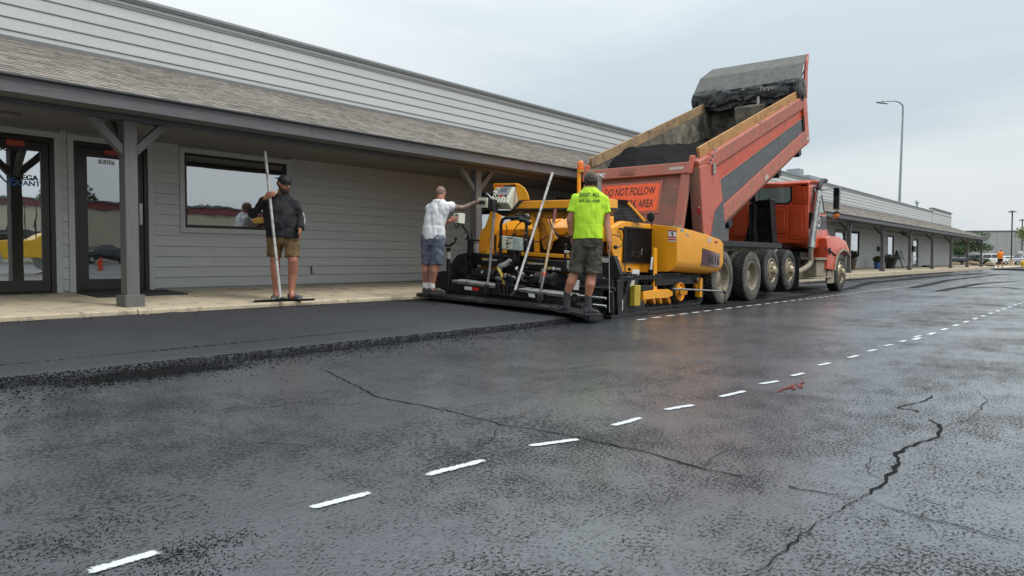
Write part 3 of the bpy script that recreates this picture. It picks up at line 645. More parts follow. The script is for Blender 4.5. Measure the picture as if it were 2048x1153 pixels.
while e < CX1-.3:
    n = min(CX1-.3, e+6.2); g = MB(); g.box(e+.001, n-.001, 9.03, 9.17, 2.515, SOF+.018); g.build('porch_beam', 'grey_timber', bld, bevel=.004); e += 6.2
POSTS = [4.33, 10.52, 16.7, 22.9, 29.0, 35.0, 41.0, 47.3, 53.9, 60.7, 68.1, 75.9]
def post(x, y=9.1):
    zb = KZ+.008+(y-8.9)/2.0*.13
    g = MB(); g.box(x-.075, x+.075, y-.075, y+.075, zb, 2.514); p = g.build('porch_post', 'post_timber', bld, bevel=.005)
    g = MB(); g.box(x-.115, x+.115, y-.115, y+.115, zb-.01, zb+.135); g.build('post_base', 'post_timber', p, bevel=.004)
    for s in (-1, 1):
        g = MB(); g.prism([V((x+s*.076, y-.045, 2.11)), V((x+s*.076, y-.045, 2.235)), V((x+s*.355, y-.045, 2.513)), V((x+s*.48, y-.045, 2.513))], (0, .09, 0)); g.build('brace', 'post_timber', p, bevel=.003)
    g = MB(); g.prism([V((x-.04, y+.076, 2.11)), V((x-.04, y+.076, 2.235)), V((x-.04, y+.355, 2.513+.05)), V((x-.04, y+.48, 2.513+.05))], (.08, 0, 0)); g.build('brace', 'post_timber', p, bevel=.003)
for x in POSTS: post(x)
post(75.9, 11.4)
# ------------------------------------------------------------------ doors and windows
def glassmat(name, refl, tint):
    m, t, b = nodes(name); N = t.nodes.new; Lk = t.links.new
    out = t.nodes['Material Output']; t.nodes.remove(b); gl = N('ShaderNodeBsdfGlossy'); gl.inputs['Roughness'].default_value = .012; gl.inputs['Color'].default_value = (.93, .97, 1, 1)
    tr = N('ShaderNodeBsdfTransparent'); tr.inputs['Color'].default_value = tint+(1,); mx = N('ShaderNodeMixShader')
    lw = N('ShaderNodeLayerWeight'); lw.inputs['Blend'].default_value = .35; mr = N('ShaderNodeMapRange'); mr.inputs[3].default_value = refl; mr.inputs[4].default_value = 1.0
    tcn = N('ShaderNodeTexCoord'); n = N('ShaderNodeTexNoise'); n.inputs['Scale'].default_value = 2.2; Lk(tcn.outputs['Object'], n.inputs['Vector']); bp = N('ShaderNodeBump'); bp.inputs['Strength'].default_value = .04; bp.inputs['Distance'].default_value = .02
    Lk(n.outputs['Fac'], bp.inputs['Height']); Lk(bp.outputs[0], gl.inputs['Normal'])
    Lk(lw.outputs['Fresnel'], mr.inputs[0]); Lk(mr.outputs[0], mx.inputs[0]); Lk(tr.outputs[0], mx.inputs[1]); Lk(gl.outputs[0], mx.inputs[2]); Lk(mx.outputs[0], out.inputs[0])
glassmat('glass_bright', .62, (.35, .4, .4)); glassmat('glass_dark', .30, (.22, .25, .27)); glassmat('glass_win', .42, (.3, .34, .36))
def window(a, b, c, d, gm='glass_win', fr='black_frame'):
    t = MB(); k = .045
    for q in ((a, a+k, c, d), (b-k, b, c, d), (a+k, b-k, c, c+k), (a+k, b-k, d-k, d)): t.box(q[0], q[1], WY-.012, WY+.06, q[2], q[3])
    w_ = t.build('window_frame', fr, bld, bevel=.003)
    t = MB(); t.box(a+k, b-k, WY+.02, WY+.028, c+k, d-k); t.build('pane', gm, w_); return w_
def glazed_door(a, b, c, d, gm, hinge, stile=.10):
    t = MB(); k = .055
    for q in ((a, a+k, c, d), (b-k, b, c, d), (a+k, b-k, d-.07, d)): t.box(q[0], q[1], WY-.02, WY+.10, q[2], q[3])
    t.box(a+k, b-k, WY-.015, WY+.10, c, c+.02)
    fr = t.build('door_frame', 'bronze_frame', bld, bevel=.003)
    a2, b2 = a+k+.004, b-k-.004; t = MB()
    for q in ((a2, a2+stile, c+.025, d-.075), (b2-stile, b2, c+.025, d-.075), (a2+stile, b2-stile, c+.025, c+.17), (a2+stile, b2-stile, d-.19, d-.075)): t.box(q[0], q[1], WY+.0, WY+.045, q[2], q[3])
    lf = t.build('door', 'bronze_frame', bld, bevel=.003)
    t = MB(); t.box(a2+stile, b2-stile, WY+.018, WY+.026, c+.17, d-.19); t.build('pane', gm, lf)
    hx = b2-stile*.5 if hinge == 'L' else a2+stile*.5
    t = MB(); t.box(hx-.022, hx+.022, WY-.055, WY-.035, c+.92, c+1.22)
    for zz in (c+.95, c+1.19): t.box(hx-.012, hx+.012, WY-.036, WY-.001, zz-.012, zz+.012)
    t.build('door_handle', 'steel', lf, bevel=.004)
    return lf
d0 = ops[0]; d1 = glazed_door(2.46, 4.185, WZ, 2.47, 'glass_bright', 'R', .09)
d2 = glazed_door(4.416, 5.40, WZ, 2.47, 'glass_dark', 'L', .12)
XD, ZD = (1, 0, 0), (0, 0, 1)
text('suite_lettering', 'SUITE', .10, 'print_black', d1, PY(21, 297.5, WY+.008), XD, ZD, True, width=.25); text('suite_number', '6', .10, 'print_black', d1, PY(46, 299.5, WY+.008), XD, ZD, True)
text('logo_lettering', 'OMEGA', .09, 'print_black', d1, PY(46, 355.5, WY+.008), XD, ZD, True, width=.35)
text('logo_lettering', 'QUANT', .09, 'print_blue', d1, PY(51, 367.5, WY+.008), XD, ZD, width=.34)
g = MB(); g.tube([PY(a, b, WY+.008) for a, b in ((-14, 352), (-8, 344), (-2, 348), (7, 359), (14, 365), (21, 360), (26, 355))], .008, 6); g.build('logo_swoosh', 'print_blue', d1)
g = MB(); c_ = PY(31, 286, WY-.004); g.box(c_.x-.10, c_.x+.10, WY-.004, WY+.0, c_.z-.035, c_.z+.035); g.build('push_sign', 'red_sign', d1)
text('suite_lettering', 'SUITE', .08, 'letter_white', d2, PY(211, 325, WY+.008), XD, ZD, True, width=.18); text('suite_number', '6', .08, 'letter_white', d2, PY(227, 327, WY+.008), XD, ZD, True)
g = MB(); c_ = PY(223, 306, WY-.004); g.box(c_.x-.09, c_.x+.09, WY-.004, WY+.0, c_.z-.03, c_.z+.03); g.build('push_sign', 'red_sign', d2)
for i, o_ in enumerate(ops[2:]):
    if o_[2] > WZ+.1: window(*o_, gm='glass_win' if i == 0 else 'glass_bright')
    else: glazed_door(*o_, 'glass_bright' if i > 3 else 'glass_dark', 'L')
w0 = ops[2]
g = MB(); g.box(w0[0]+.05, w0[1]-.05, WY+.05, WY+.07, w0[3]-.20, w0[3]-.05); g.build('window_blind', 'soffit', bld)
g = MB(); c_ = PY(626, 540, WY-.03); g.box(c_.x-.035, c_.x+.035, WY-.055, WY-.02, c_.z-.06, c_.z+.06); oo = g.build('outlet_box', 'siding_trim', bld, bevel=.006)
g = MB(); g.box(c_.x-.042, c_.x-.036, WY-.06, WY-.02, c_.z-.07, c_.z+.07); g.build('outlet_cover', 'grey_timber', oo)
for p, y0, y1 in ((1757, 494, 502), (1826, 493, 504)):                       # letter boxes by the far doors
    a, b = PY(p, y1, WY-.1), PY(p+6, y0, WY-.1); g = MB(); g.box(a.x, b.x, WY-.16, WY-.025, a.z, b.z); g.build('letter_box', 'black_frame', bld, bevel=.01)
p = PY(1803, 464, 10.2); g = MB(); g.cyl((p.x, 10.2, SOF+.02), (p.x, 10.2, SOF-.02), .16, .16, 14); g.cyl((p.x, 10.2, SOF-.02), (p.x-.15, 10.0, SOF-.16), .05, .1, 10); g.build('porch_light', 'lamp_dark', bld)
for x in (3.4, 36, 51): g = MB(); g.lathe([(0, 0), (.13, 0), (.13, .03), (.09, .05), (0, .055)], (x, 10.0, SOF+.019), (0, 0, -1), 18); g.build('porch_light', 'soffit', bld, smooth=40)
p = PY(1834, 405, WY+1.2)
g = MB(); g.cyl((p.x, p.y, 2.9), (p.x, p.y, p.z+.1), .07, .07, 10); g.lathe([(0, 0), (.17, 0), (.09, .2), (0, .21)], (p.x, p.y, p.z-.05), (.3, 0, 1), 12); g.build('roof_vent', 'galvanised', bld)
p = PY(1590, 350, WY+1.2); g = MB(); g.box(p.x-.3, p.x+.3, p.y-.3, p.y+.3, 2.9, p.z+.25); g.box(p.x+1.2, p.x+3.2, p.y-.3, p.y+.5, 2.9, p.z+.08); g.build('roof_vent', 'galvanised', bld)
# door mats and things standing on the walkway
def doormat(x0, x1, y0, y1, label):
    g = MB(); f = lambda y: KZ+.008+(y-8.9)/2.0*.13+.002
    g.prism([V((x0, y0, f(y0))), V((x1, y0, f(y0))), V((x1, y1, f(y1))), V((x0, y1, f(y1)))], (0, 0, .016))
    tag(g.build('door_mat', 'mat_rubber', bevel=.004), label, 'door mat')
doormat(4.4, 5.6, 10.1, 10.72, 'black rubber door mat before the dark glass door beside the near post')
# ================================================================== dump truck
RY, LY, CY = 5.97, 8.43, 7.20
trk = thing('dump_truck', 'orange five-axle dump truck with raised box tipping asphalt into the paver', 'dump truck', (18, CY, .06))
def wheel(x, zc, y, wd, R, kind, out=-1, detail=True):
    """one tyre with its rim; y is the outer face, out the side it faces"""
    ax = V((0, -out, 0)); o = V((x, y, zc)); rb = R*.56
    g = MB(); g.lathe([(rb, .035), (rb+.035, .010), (R*.74, 0), (R*.86, .004), (R*.955, .022), (R-.014, .055), (R-.014, wd-.055), (R*.955, wd-.022), (R*.8, wd), (rb+.03, wd-.01), (rb, wd-.04), (rb, .035)], o, ax, 48)
    ty = g.build('wheel', 'tyre_wall' if kind == 'dual' else 'tyre_clean', trk, smooth=35)
    g = MB(); n = 44 if kind == 'dual' else 60
    if kind in ('dual', 'inner'):
        for k in range(n):
            a = 6.28318*k/n
            for j, (h0, h1) in enumerate(((.030, .10), (.115, wd-.115), (wd-.10, wd-.030))):
                b = a+(3.14159/n if j == 1 else 0); c = V((math.cos(b), 0, math.sin(b))); t = V((-math.sin(b), 0, math.cos(b)))
                p = o+ax*((h0+h1)/2)+c*(R-.010); m = Matrix((t, ax, c)).transposed(); g.obox(p, (6.28*R/n*.62, h1-h0, .022), m)
    else:
        for j in range(5):
            h = .045+j*(wd-.09)/4.5; g.lathe([(R-.018, h), (R, h+.002), (R, h+(wd-.09)/4.5*.72), (R-.018, h+(wd-.09)/4.5*.74)], o, ax, 48)
    stuff(g.build('tread', 'tyre_tread', ty))
    if not detail: return ty
    g = MB()
    if kind in ('dual', 'inner'):
        g.lathe([(rb+.012, .030), (rb+.004, .018), (rb-.012, .022), (rb-.022, .05), (rb-.03, .135), (rb-.07, .165), (.165, .168), (.155, .150), (.12, .150), (.115, .115), (.07, .105), (0, .10)], o, ax, 40)
        rm = 'rim_dusty'; lr, lh = .19, .165
    else:
        g.lathe([(rb+.012, .030), (rb+.004, .014), (rb-.014, .016), (rb-.03, .045), (rb-.06, .05), (.205, .012), (.175, .004), (.155, -.006), (.11, -.008), (.10, -.05), (.075, -.085), (0, -.095)], o, ax, 40)
        rm = 'rim_alloy'; lr, lh = .145, .0
    r_ = g.build('rim', rm, ty, smooth=35)
    if kind == 'inner': return ty
    for k in range(10):
        a = 6.28318*k/10+.2; c = V((math.cos(a), 0, math.sin(a)))
        g = MB(); g.cyl(o+c*lr+ax*lh, o+c*lr+ax*(lh-.055), .019, .014, 6); g.build('lug_nut', 'rim_dusty' if kind == 'dual' else 'rim_alloy', ty)
        if kind != 'dual':
            g = MB(); q = o+c*(rb-.055)+ax*.034; g.lathe([(0, -.004), (.026, -.004), (.028, .012), (0, .012)], q, ax, 12); g.build('hand_hole', 'black_matt', ty)
    return ty
RZ = .05
for x in (14.20, 15.72):
    wheel(x, RZ+.525, RY, .275, .525, 'dual'); wheel(x, RZ+.525, RY+.33, .275, .525, 'inner', detail=False)
    wheel(x, RZ+.58, LY, .275, .525, 'inner', 1, False); wheel(x, RZ+.58, LY-.33, .275, .525, 'inner', 1, False)
for x in (16.93, 18.06):
    wheel(x, .675, RY+.02, .28, .475, 'steer'); wheel(x, .72, LY-.02, .28, .475, 'steer', 1, False)
wheel(22.25, RZ+.525, RY, .31, .525, 'steer'); wheel(22.25, RZ+.58, LY, .31, .525, 'steer', 1, False)
# chassis
for y0 in (6.72, 7.60): g = MB(); g.box(13.35, 23.1, y0, y0+.085, .93, 1.20); g.build('frame_rail', 'black_steel', trk, bevel=.006)
g = MB(); g.box(14.0, 18.6, 6.46, 6.70, 1.06, 1.17); g.build('side_beam', 'rim_dusty', trk, bevel=.006)
g = MB(); g.box(14.6, 18.4, 6.30, 6.44, 1.18, 1.30); g.build('hydraulic_pipe_cover', 'black_steel', trk, bevel=.006)
for x in (14.20, 15.72, 16.93, 18.06, 22.25):
    g = MB(); g.cyl((x, 6.3, .6), (x, 8.1, .63), .085, None, 12); g.lathe([(0, -.2), (.17, -.12), (.2, 0), (.17, .12), (0, .2)], (x, CY, .62), (0, 1, 0), 14); g.build('axle', 'black_matt', trk, smooth=40)
for x in (16.93, 18.06):
    g = MB(); g.lathe([(.07, 0), (.09, .03), (.075, .06), (.095, .1), (.08, .14), (.09, .18), (.06, .22)], (x, 6.75, .82), (0, 0, 1), 14); g.build('air_bag', 'rubber', trk, smooth=30)
g = MB(); g.lathe([(0, 0), (.07, 0), (.075, .02), (.075, .1), (.055, .13), (.055, .18), (.08, .2), (.08, .3), (.05, .33), (0, .34)], PX(1557, 506, 18.7)+V((0, 0, -.1)), (0, 0, 1), 14); g.build('filter_canister', 'black_steel', trk, smooth=30)
g = MB(); g.box(13.0, 13.25, 6.3, 8.1, .85, 1.15); g.build('rear_crossmember', 'black_steel', trk)
# tipped box: side points, s along the length, t from the floor up
A, B, C_, D_ = V((13.66, 0, 1.33)), V((19.24, 0, 3.74)), V((18.98, 0, 4.80)), V((13.02, 0, 2.66))
def SP(s, t, y): p = A.lerp(B, s).lerp(D_.lerp(C_, s), t); return V((p.x, y, p.z))
up_ = (C_-B).normalized(); alo = (B-A).normalized(); nrm = V((-alo.z, 0, alo.x))
def sidebar(name, m, t0, t1, y0, y1, s0=0., s1=1., bevel=.008):
    g = MB(); g.prism([SP(s0, t0, y0), SP(s1, t0, y0), SP(s1, t1, y0), SP(s0, t1, y0)], (0, y1-y0, 0)); return g.build(name, m, trk, bevel=bevel)
bx = sidebar('box_side', 'box_orange', .02, .99, RY+.05, RY+.10)
g = MB(); g.prism([SP(0, .01, RY+.06), SP(0, .25, RY+.048), SP(0, .25, RY-.005), SP(0, .06, RY-.02), SP(0, .01, RY+.02)], SP(1, .05, 0)-SP(0, .05, 0)); g.build('lower_rail', 'box_rail', trk, bevel=.006)
sidebar('black_band', 'box_band', .255, .60, RY+.035, RY+.049, .02, .99, .004)
sidebar('band_edge', 'box_rail', .60, .615, RY+.025, RY+.0495, .02, .99, .003)
g = MB(); g.prism([SP(0, .80, RY+.049), SP(0, .83, RY-.0), SP(0, 1.0, RY-.01), SP(0, 1.02, RY+.02), SP(0, 1.02, RY+.16), SP(0, .98, RY+.16)], SP(1, .9, 0)-SP(0, .9, 0)); g.build('top_rail', 'box_rail', trk, bevel=.008)
for s in (.985,): g = MB(); g.prism([SP(s-.02, .0, RY-.01), SP(s+.025, .0, RY-.01), SP(s+.025, 1.0, RY-.01), SP(s-.02, 1.0, RY-.01)], (0, .06, 0)); g.build('corner_rib', 'truck_orange', trk, bevel=.008)
g = MB(); g.prism([SP(.955, .30, RY+.005), SP(.985, .32, RY+.005), SP(.985, .66, RY+.005), SP(.955, .64, RY+.005)], (0, .028, 0)); g.build('band_end', 'black_steel', trk)
for s in (.06, .48, .97):
    g = MB(); p = SP(s, .09, RY-.026); g.prism([p, p+alo*.22, p+alo*.22+nrm*.07, p+nrm*.07], (0, .012, 0)); g.build('reflector', 'dirty_white', trk)
# sideboards: planks standing on the rails
for yy, mt in ((RY+.055, 'plank'), (LY-.105, 'plank_dirty')):
    for s0, s1 in ((.035, .105), (.107, .54), (.542, .74), (.742, .955)):
        for h0, h1 in ((.02, .115), (.118, .225)):
            a, b = SP(s0, 1.0, yy), SP(s1, 1.0, yy); g = MB(); g.prism([a+nrm*h0, b+nrm*h0, b+nrm*h1, a+nrm*h1], (0, .05, 0)); g.build('plank', mt, trk, bevel=.004)
for s in (.12, .50, .80):
    p = SP(s, 1.0, RY+.03)+nrm*.06; g = MB(); g.tube([p, p+V((0, -.03, 0)), p+V((0, -.03, 0))+alo*.10, p+V((0, -.03, 0))+alo*.10-nrm*.05, p+V((0, -.03, 0))-nrm*.05, p+V((0, -.02, 0))], .008, 6); g.build('tie_loop', 'steel', trk)
# inner faces, floor and headboard
g = MB(); g.prism([SP(0, .0, LY-.1), SP(1, .0, LY-.1), SP(1, 1, LY-.1), SP(0, 1, LY-.1)], (0, .08, 0)); g.build('box_side', 'box_inside', trk)
g = MB(); g.prism([SP(.0, .02, RY+.101), SP(.97, .02, RY+.101), SP(.97, .98, RY+.101), SP(.0, .98, RY+.101)], (0, .012, 0)); g.build('box_liner', 'box_inside', trk)
g = MB(); g.prism([SP(0, -.03, RY+.06), SP(1, -.03, RY+.06), SP(1, .02, RY+.06), SP(0, .02, RY+.06)], (0, LY-RY-.12, 0)); g.build('box_floor', 'box_inside', trk)
g = MB(); g.prism([SP(.97, .02, RY+.10), SP(1, .02, RY+.10), V((19.05, RY+.10, 5.15)), V((18.85, RY+.10, 5.15))], (0, LY-RY-.2, 0)); g.build('headboard', 'box_inside', trk)
hp = V((18.60, 6.62, 3.55)); g = MB(); g.prism([SP(.965, .02, 6.75), SP(.965, 1.05, 6.75), SP(.90, 1.05, 6.75), SP(.90, .02, 6.75)], (0, .75, 0)); g.build('hoist_housing', 'box_inside', trk, bevel=.02)
for s in (.15, .4, .65, .9):
    g = MB(); g.prism([SP(s, -.03, RY+.05), SP(s+.03, -.03, RY+.05), SP(s+.03, -.13, RY+.05), SP(s, -.13, RY+.05)], (0, LY-RY-.1, 0)); g.build('floor_crossmember', 'black_steel', trk)
for y in (6.75, 7.6): g = MB(); g.prism([SP(.02, -.03, y), SP(.98, -.03, y), SP(.98, -.18, y), SP(.02, -.18, y)], (0, .09, 0)); g.build('box_subframe', 'black_steel', trk)
# hot mix in the box
g = MB(); n1_, n2_ = 46, 22; G = []
for i in range(n1_+1):
    s = .005+.93*i/n1_; rowv = []
    for j in range(n2_+1):
        y = RY+.115+(LY-RY-.22)*j/n2_; e = max(0, 1-abs(j/n2_-.5)*2)
        u = j/n2_; t = .30+.42*min(1, s*5+.3)*(1-.75*max(0, s-.5)/.45)+.34*u**3*max(0, 1-abs(s-.28)/.4)+.05*noise.noise((s*9, y*4, 0))+.03*noise.noise((s*24, y*11, 0))
        rowv.append(g.bm.verts.new(SP(s, t, y)))
    G.append(rowv)
for i in range(n1_):
    for j in range(n2_): g.bm.faces.new((G[i][j], G[i+1][j], G[i+1][j+1], G[i][j+1]))
stuff(g.build('hot_mix_load', 'hot_asphalt', trk))
g = MB(); G = []                                             # curtain of mix sliding out under the open tailgate
for i in range(15):
    rowv = []
    for j in range(19):
        y = RY+.12+(LY-RY-.24)*j/18; u = i/14; p = SP(.02, .80, y).lerp(V((13.42, y, .95)), u)
        rowv.append(g.bm.verts.new(p+V((.05*noise.noise((u*5, y*4, 7))+.03*noise.noise((u*13, y*11, 7)), 0, 0))))
    G.append(rowv)
for i in range(14):
    for j in range(18): g.bm.faces.new((G[i][j], G[i][j+1], G[i+1][j+1], G[i+1][j]))
stuff(g.build('sliding_mix', 'hot_asphalt', trk))
# rear corner post and hinge ears on the right; a small ear on the left
P5 = lambda a, b: PY(a, b, RY-.03)
g = MB(); g.prism([P5(*q) for q in ((1399, 334), (1413, 330), (1428, 322), (1441, 352), (1446, 402), (1430, 424), (1424, 470), (1411, 478), (1407, 470))], (0, .20, 0)); cp = g.build('corner_post', 'truck_orange', trk, bevel=.012)
g = MB(); a = [PY(*q, RY-.036) for q in ((1430, 424), (1446, 403), (1452, 470), (1440, 488), (1422, 474))]; g.prism(a, (0, .03, 0)); g.build('post_scuff_plate', 'box_band', trk)
g = MB(); a0, a1 = P5(1398, 334), P5(1406, 468); g.prism([a0+V((-.012, -.004, 0)), a0+V((-.012, .19, 0)), a1+V((-.012, .19, 0)), a1+V((-.012, -.004, 0))], (-.01, 0, 0)); rf = g.build('post_rear_face', 'tailgate_dusty', trk)
g = MB(); c = PX(1401.5, 422, a1.x-.16)+V((-.02, .03, 0)); g.lathe([(0, -.012), (.026, -.012), (.03, 0), (0, 0)], (c.x, c.y, c.z), (1, 0, 0), 16)
for v in g.bm.verts: v.co.z = c.z+(v.co.z-c.z)*2.6
g.build('tail_lamp', 'red_lens', trk, smooth=40)
g = MB(); g.prism([P5(*q) for q in ((1414, 330), (1421, 306), (1427, 302), (1429, 316), (1431, 345), (1427, 324))], (0, .05, 0)); g.build('hinge_ear', 'truck_orange', trk, bevel=.006)
g = MB(); g.prism([P5(*q)+V((0, .13, 0)) for q in ((1400, 334), (1418, 308), (1427, 304), (1428, 322), (1412, 334))], (0, .05, 0)); g.build('hinge_ear', 'truck_orange', trk, bevel=.006)
for q in ((1421, 320), (1425, 312), (1418, 326)): g = MB(); c = P5(*q); g.cyl(c+V((0, .01, 0)), c+V((0, -.03, 0)), .022, None, 8); g.build('bolt', 'steel', trk)
g = MB(); c = P5(1425, 338); g.box(c.x-.02, c.x+.06, c.y-.04, c.y, c.z-.1, c.z+.1); g.build('latch', 'steel', trk, bevel=.008)
g = MB(); g.prism([PY(*q, LY-.05) for q in ((1176, 328), (1188, 318), (1204, 308), (1206, 330), (1190, 334))], (0, .06, 0)); g.build('hinge_ear', 'box_inside', trk, bevel=.006)
g = MB(); c = PY(1407, 470, RY-.03); g.tube([c, c+V((-.04, -.02, .04)), c+V((-.02, -.03, -.1))], .012, 6); g.build('tailgate_hook', 'steel', trk)
# tailgate, hung from the top and swung out at the bottom
TY0, TY1 = RY+.13, LY-.08
def TP(y, z, d=0.0): return V((13.10-.30*(2.70-z)-d, y, z))
def tg(name, m, y0, y1, z0, z1, d0, d1, bevel=.006, parent=None):
    g = MB(); g.prism([TP(y0, z0, d0), TP(y1, z0, d0), TP(y1, z1, d0), TP(y0, z1, d0)], (d0-d1, 0, 0)); return g.build(name, m, parent or trk, bevel=bevel)
gate = tg('tailgate', 'tailgate_dusty', TY0, TY1, 1.0, 2.66, 0, .03)
tg('top_rail', 'tailgate_rim', TY0, TY1, 2.47, 2.68, .031, .13, .012, gate)
tg('side_rail', 'tailgate_rim', TY0, TY0+.17, 1.0, 2.469, .031, .10, .01, gate); tg('side_rail', 'tailgate_rim', TY1-.17, TY1, 1.0, 2.469, .031, .10, .01, gate)
tg('panel_step', 'tailgate_dusty', TY0+.171, TY1-.171, 1.0, 2.18, .031, .055, .006, gate)
tg('panel_step', 'tailgate_dusty', TY0+.171, TY1-.171, 2.181, 2.30, .031, .045, .006, gate)
tg('name_plate', 'tailgate_dusty', 6.93+.28, 7.26+.28, 2.52, 2.64, .1305, .145, .006, gate)
g = MB(); g.tube([TP(7.50-.01*k, 2.58+.022*math.sin(k*1.15)*(1 if k > 3 else 1.5), .147) for k in range(26)], .006, 5); g.build('plate_script', 'tailgate_rim', gate)   # worn script badge, not readable
for y0, y1 in ((6.22, 6.50), (7.85, 8.15)): tg('paint_scar', 'dirty_white', y0, y1, 2.555, 2.60, .1302, .131, 0, gate)
tg('hinge_arm', 'truck_orange', TY0-.05, TY0+.05, 2.45, 2.80, .02, .12, .02, gate)
tg('hinge_arm', 'truck_orange', TY1-.05, TY1+.05, 2.45, 2.80, .02, .12, .02, gate)
tg('latch_pad', 'rim_dusty', TY0+.0, TY0+.20, 1.05, 1.52, .101, .115, .006, gate)
SY0, SY1, SZ0, SZ1 = PX(1319, 400, 12.88).y, PX(1202, 400, 12.88).y, PX(1260, 425, 12.85).z, PX(1260, 370, 12.9).z
SM, SH = (SY0+SY1)/2, SZ1-SZ0
tg('sign_backing', 'tailgate_rim', SY0-.05, SY1+.05, SZ0-.05, SZ1+.045, .056, .068, .02, gate)
sg = tg('warning_sign', 'sign_orange', SY0, SY1, SZ0, SZ1, .0685, .074, .004, gate)
dn = V((.30, 0, 1)).normalized()
text('sign_lettering', 'DO NOT FOLLOW', SH*.42, 'sign_letters', sg, TP(SM, SZ0+SH*.73, .0755), (0, -1, 0), dn, True, width=(SY1-SY0)*.86)
text('sign_lettering', 'INTO WORK AREA', SH*.42, 'sign_letters', sg, TP(SM, SZ0+SH*.27, .0755), (0, -1, 0), dn, True, width=(SY1-SY0)*.86)
# cab shield and folded tarp at the front of the box
ZS = [(18.62, 5.16), (18.86, 5.60), (19.12, 5.86)]
g = MB(); yl = (8.70, 8.62, 8.40); va = [g.bm.verts.new((x+o, RY+.02, z-o)) for o in (0, .022) for x, z in ZS]; vb = [g.bm.verts.new((x+o, yy, z-o)) for o in (0, .022) for (x, z), yy in zip(ZS, yl)]
for a_, b_ in ((0, 1), (1, 2)):
    for o in (0, 3): g.bm.faces.new((va[a_+o], va[b_+o], vb[b_+o], vb[a_+o]))
for L_ in (va, vb):
    for a_, b_ in ((0, 1), (1, 2)): g.bm.faces.new((L_[a_], L_[b_], L_[b_+3], L_[a_+3]))
g.bm.faces.new((va[0], vb[0], vb[3], va[3])); g.bm.faces.new((va[2], vb[2], vb[5], va[5])); cs = g.build('cab_shield', 'mud_plate', trk)
g = MB(); g.prism([V((x, RY-.02, z)) for x, z in ((19.14, 5.88), (18.95, 5.65), (18.86, 5.2), (18.98, 4.8), (19.05, 4.8), (19.06, 5.45))], (0, .05, 0)); g.build('shield_bracket', 'truck_orange', trk, bevel=.006)
g = MB(); g.tube([V((18.70, RY+.03, 5.22)), V((18.95, RY+.03, 5.45)), V((19.0, RY+.03, 5.2))], .02, 6); g.build('shield_strut', 'black_steel', trk)
g = MB(); g.tube([V((18.80, RY-.05, 5.12)), V((18.80, LY+.30, 5.12))], .045, 10); g.build('tarp_roller', 'steel', trk, smooth=40)
g = MB(); rows = []; n = 90; m_ = 20
for i in range(n+1):
    y = RY-.06+(LY-RY+.34)*i/n; e = min(1, min(i, n-i)/4+.55); r = []
    endk = max(0, 1-min(i, n-i)/14)
    for k in range(m_):
        a = 6.28318*k/m_; rr = (1.12+.30*noise.noise((y*2.2, math.cos(a)*1.4, math.sin(a)*1.4))+.24*noise.noise((y*9*(1+endk), math.cos(a)*2, math.sin(a)*2)))*e
        r.append(g.bm.verts.new((18.70+.23*rr*math.cos(a), y, 4.97+.05*endk*math.sin(y*90)+(.20+.05*math.sin(y*2.4))*rr*math.sin(a)-.03*endk)))
    rows.append(r)
for p_, q_ in zip(rows, rows[1:]):
    for k in range(m_): g.bm.faces.new((p_[k], p_[(k+1) % m_], q_[(k+1) % m_], q_[k]))
g.bm.faces.new(rows[0]); g.bm.faces.new(rows[-1][::-1]); tp_ = g.build('tarp', 'tarp', trk, smooth=60)
def flap(y0, y1, zt, zb, xo, ph):
    g = MB(); rows = []
    for i in range(41):
        y = y0+(y1-y0)*i/40; b = zb+.05*math.sin(i*.21+ph)+.03*noise.noise((y*4, ph, 0)); r = []
        for k in range(9):
            u = k/8; x = xo+.08*noise.noise((y*3.2+u, u*2, ph))+.05*noise.noise((y*8, u*3, ph)); r.append(g.bm.verts.new((x, y, zt+(b-zt)*u)))
        for k in range(8, -1, -1): v = r[k].co; r.append(g.bm.verts.new((v.x+.012, v.y, v.z)))
        rows.append(r)
    for p_, q_ in zip(rows, rows[1:]):
        for k in range(18): g.bm.faces.new((p_[k], p_[(k+1) % 18], q_[(k+1) % 18], q_[k]))
    g.bm.faces.new(rows[0]); g.bm.faces.new(rows[-1][::-1]); return g.build('tarp_flap', 'tarp', tp_, smooth=60)
flap(7.35, LY+.2, 5.12, 4.80, 18.46, 0.); flap(RY+.08, 7.3, 5.14, 4.84, 18.48, 2.)
flap(RY+.25, LY-.1, 5.0, 4.70, 18.56, 4.)
g = MB(); g.box(18.45, 18.47, 6.90, 6.96, 4.45, 4.86); g.build('tarp_strap', 'dirty_white', tp_)
text('tarp_lettering', 'Tarps', .15, 'dirty_white', tp_, V((18.395, 6.72, 5.02)), (0, -1, 0), (0, 0, 1), shear=.2)
# hoist and the black frame between box and cab
g = MB(); g.cyl((18.95, CY, 1.0), (18.99, CY, 2.3), .13, .13, 16); g.build('hoist_cylinder', 'black_steel', trk, smooth=40)
g = MB(); g.cyl((18.99, CY, 2.3), (19.03, CY, 3.6), .095, .095, 16); g.build('hoist_ram', 'chrome', trk, smooth=40)
q = [PX(*k, 18.9) for k in ((1508, 402), (1540, 398), (1546, 488), (1487, 488))]
g = MB(); g.prism(q, (.35, 0, 0)); tw = g.build('hydraulic_tank', 'black_steel', trk, bevel=.015)
for f in (.28, .5, .72):
    a = q[0].lerp(q[3], f); b = q[1].lerp(q[2], f); g = MB(); g.bar(a+V((-.012, 0, 0)), b+V((-.012, 0, 0)), .02, .025); g.build('tank_rib', 'black_matt', tw)
g = MB(); g.bar(PX(1539, 398, 18.88), PX(1545, 490, 18.88), .05, .04); g.build('tank_rib', 'black_steel', tw)
g = MB(); g.tube([PX(1501, 425, 18.85), PX(1500, 488, 18.85)], .02, 8); g.build('hydraulic_line', 'hose', trk)
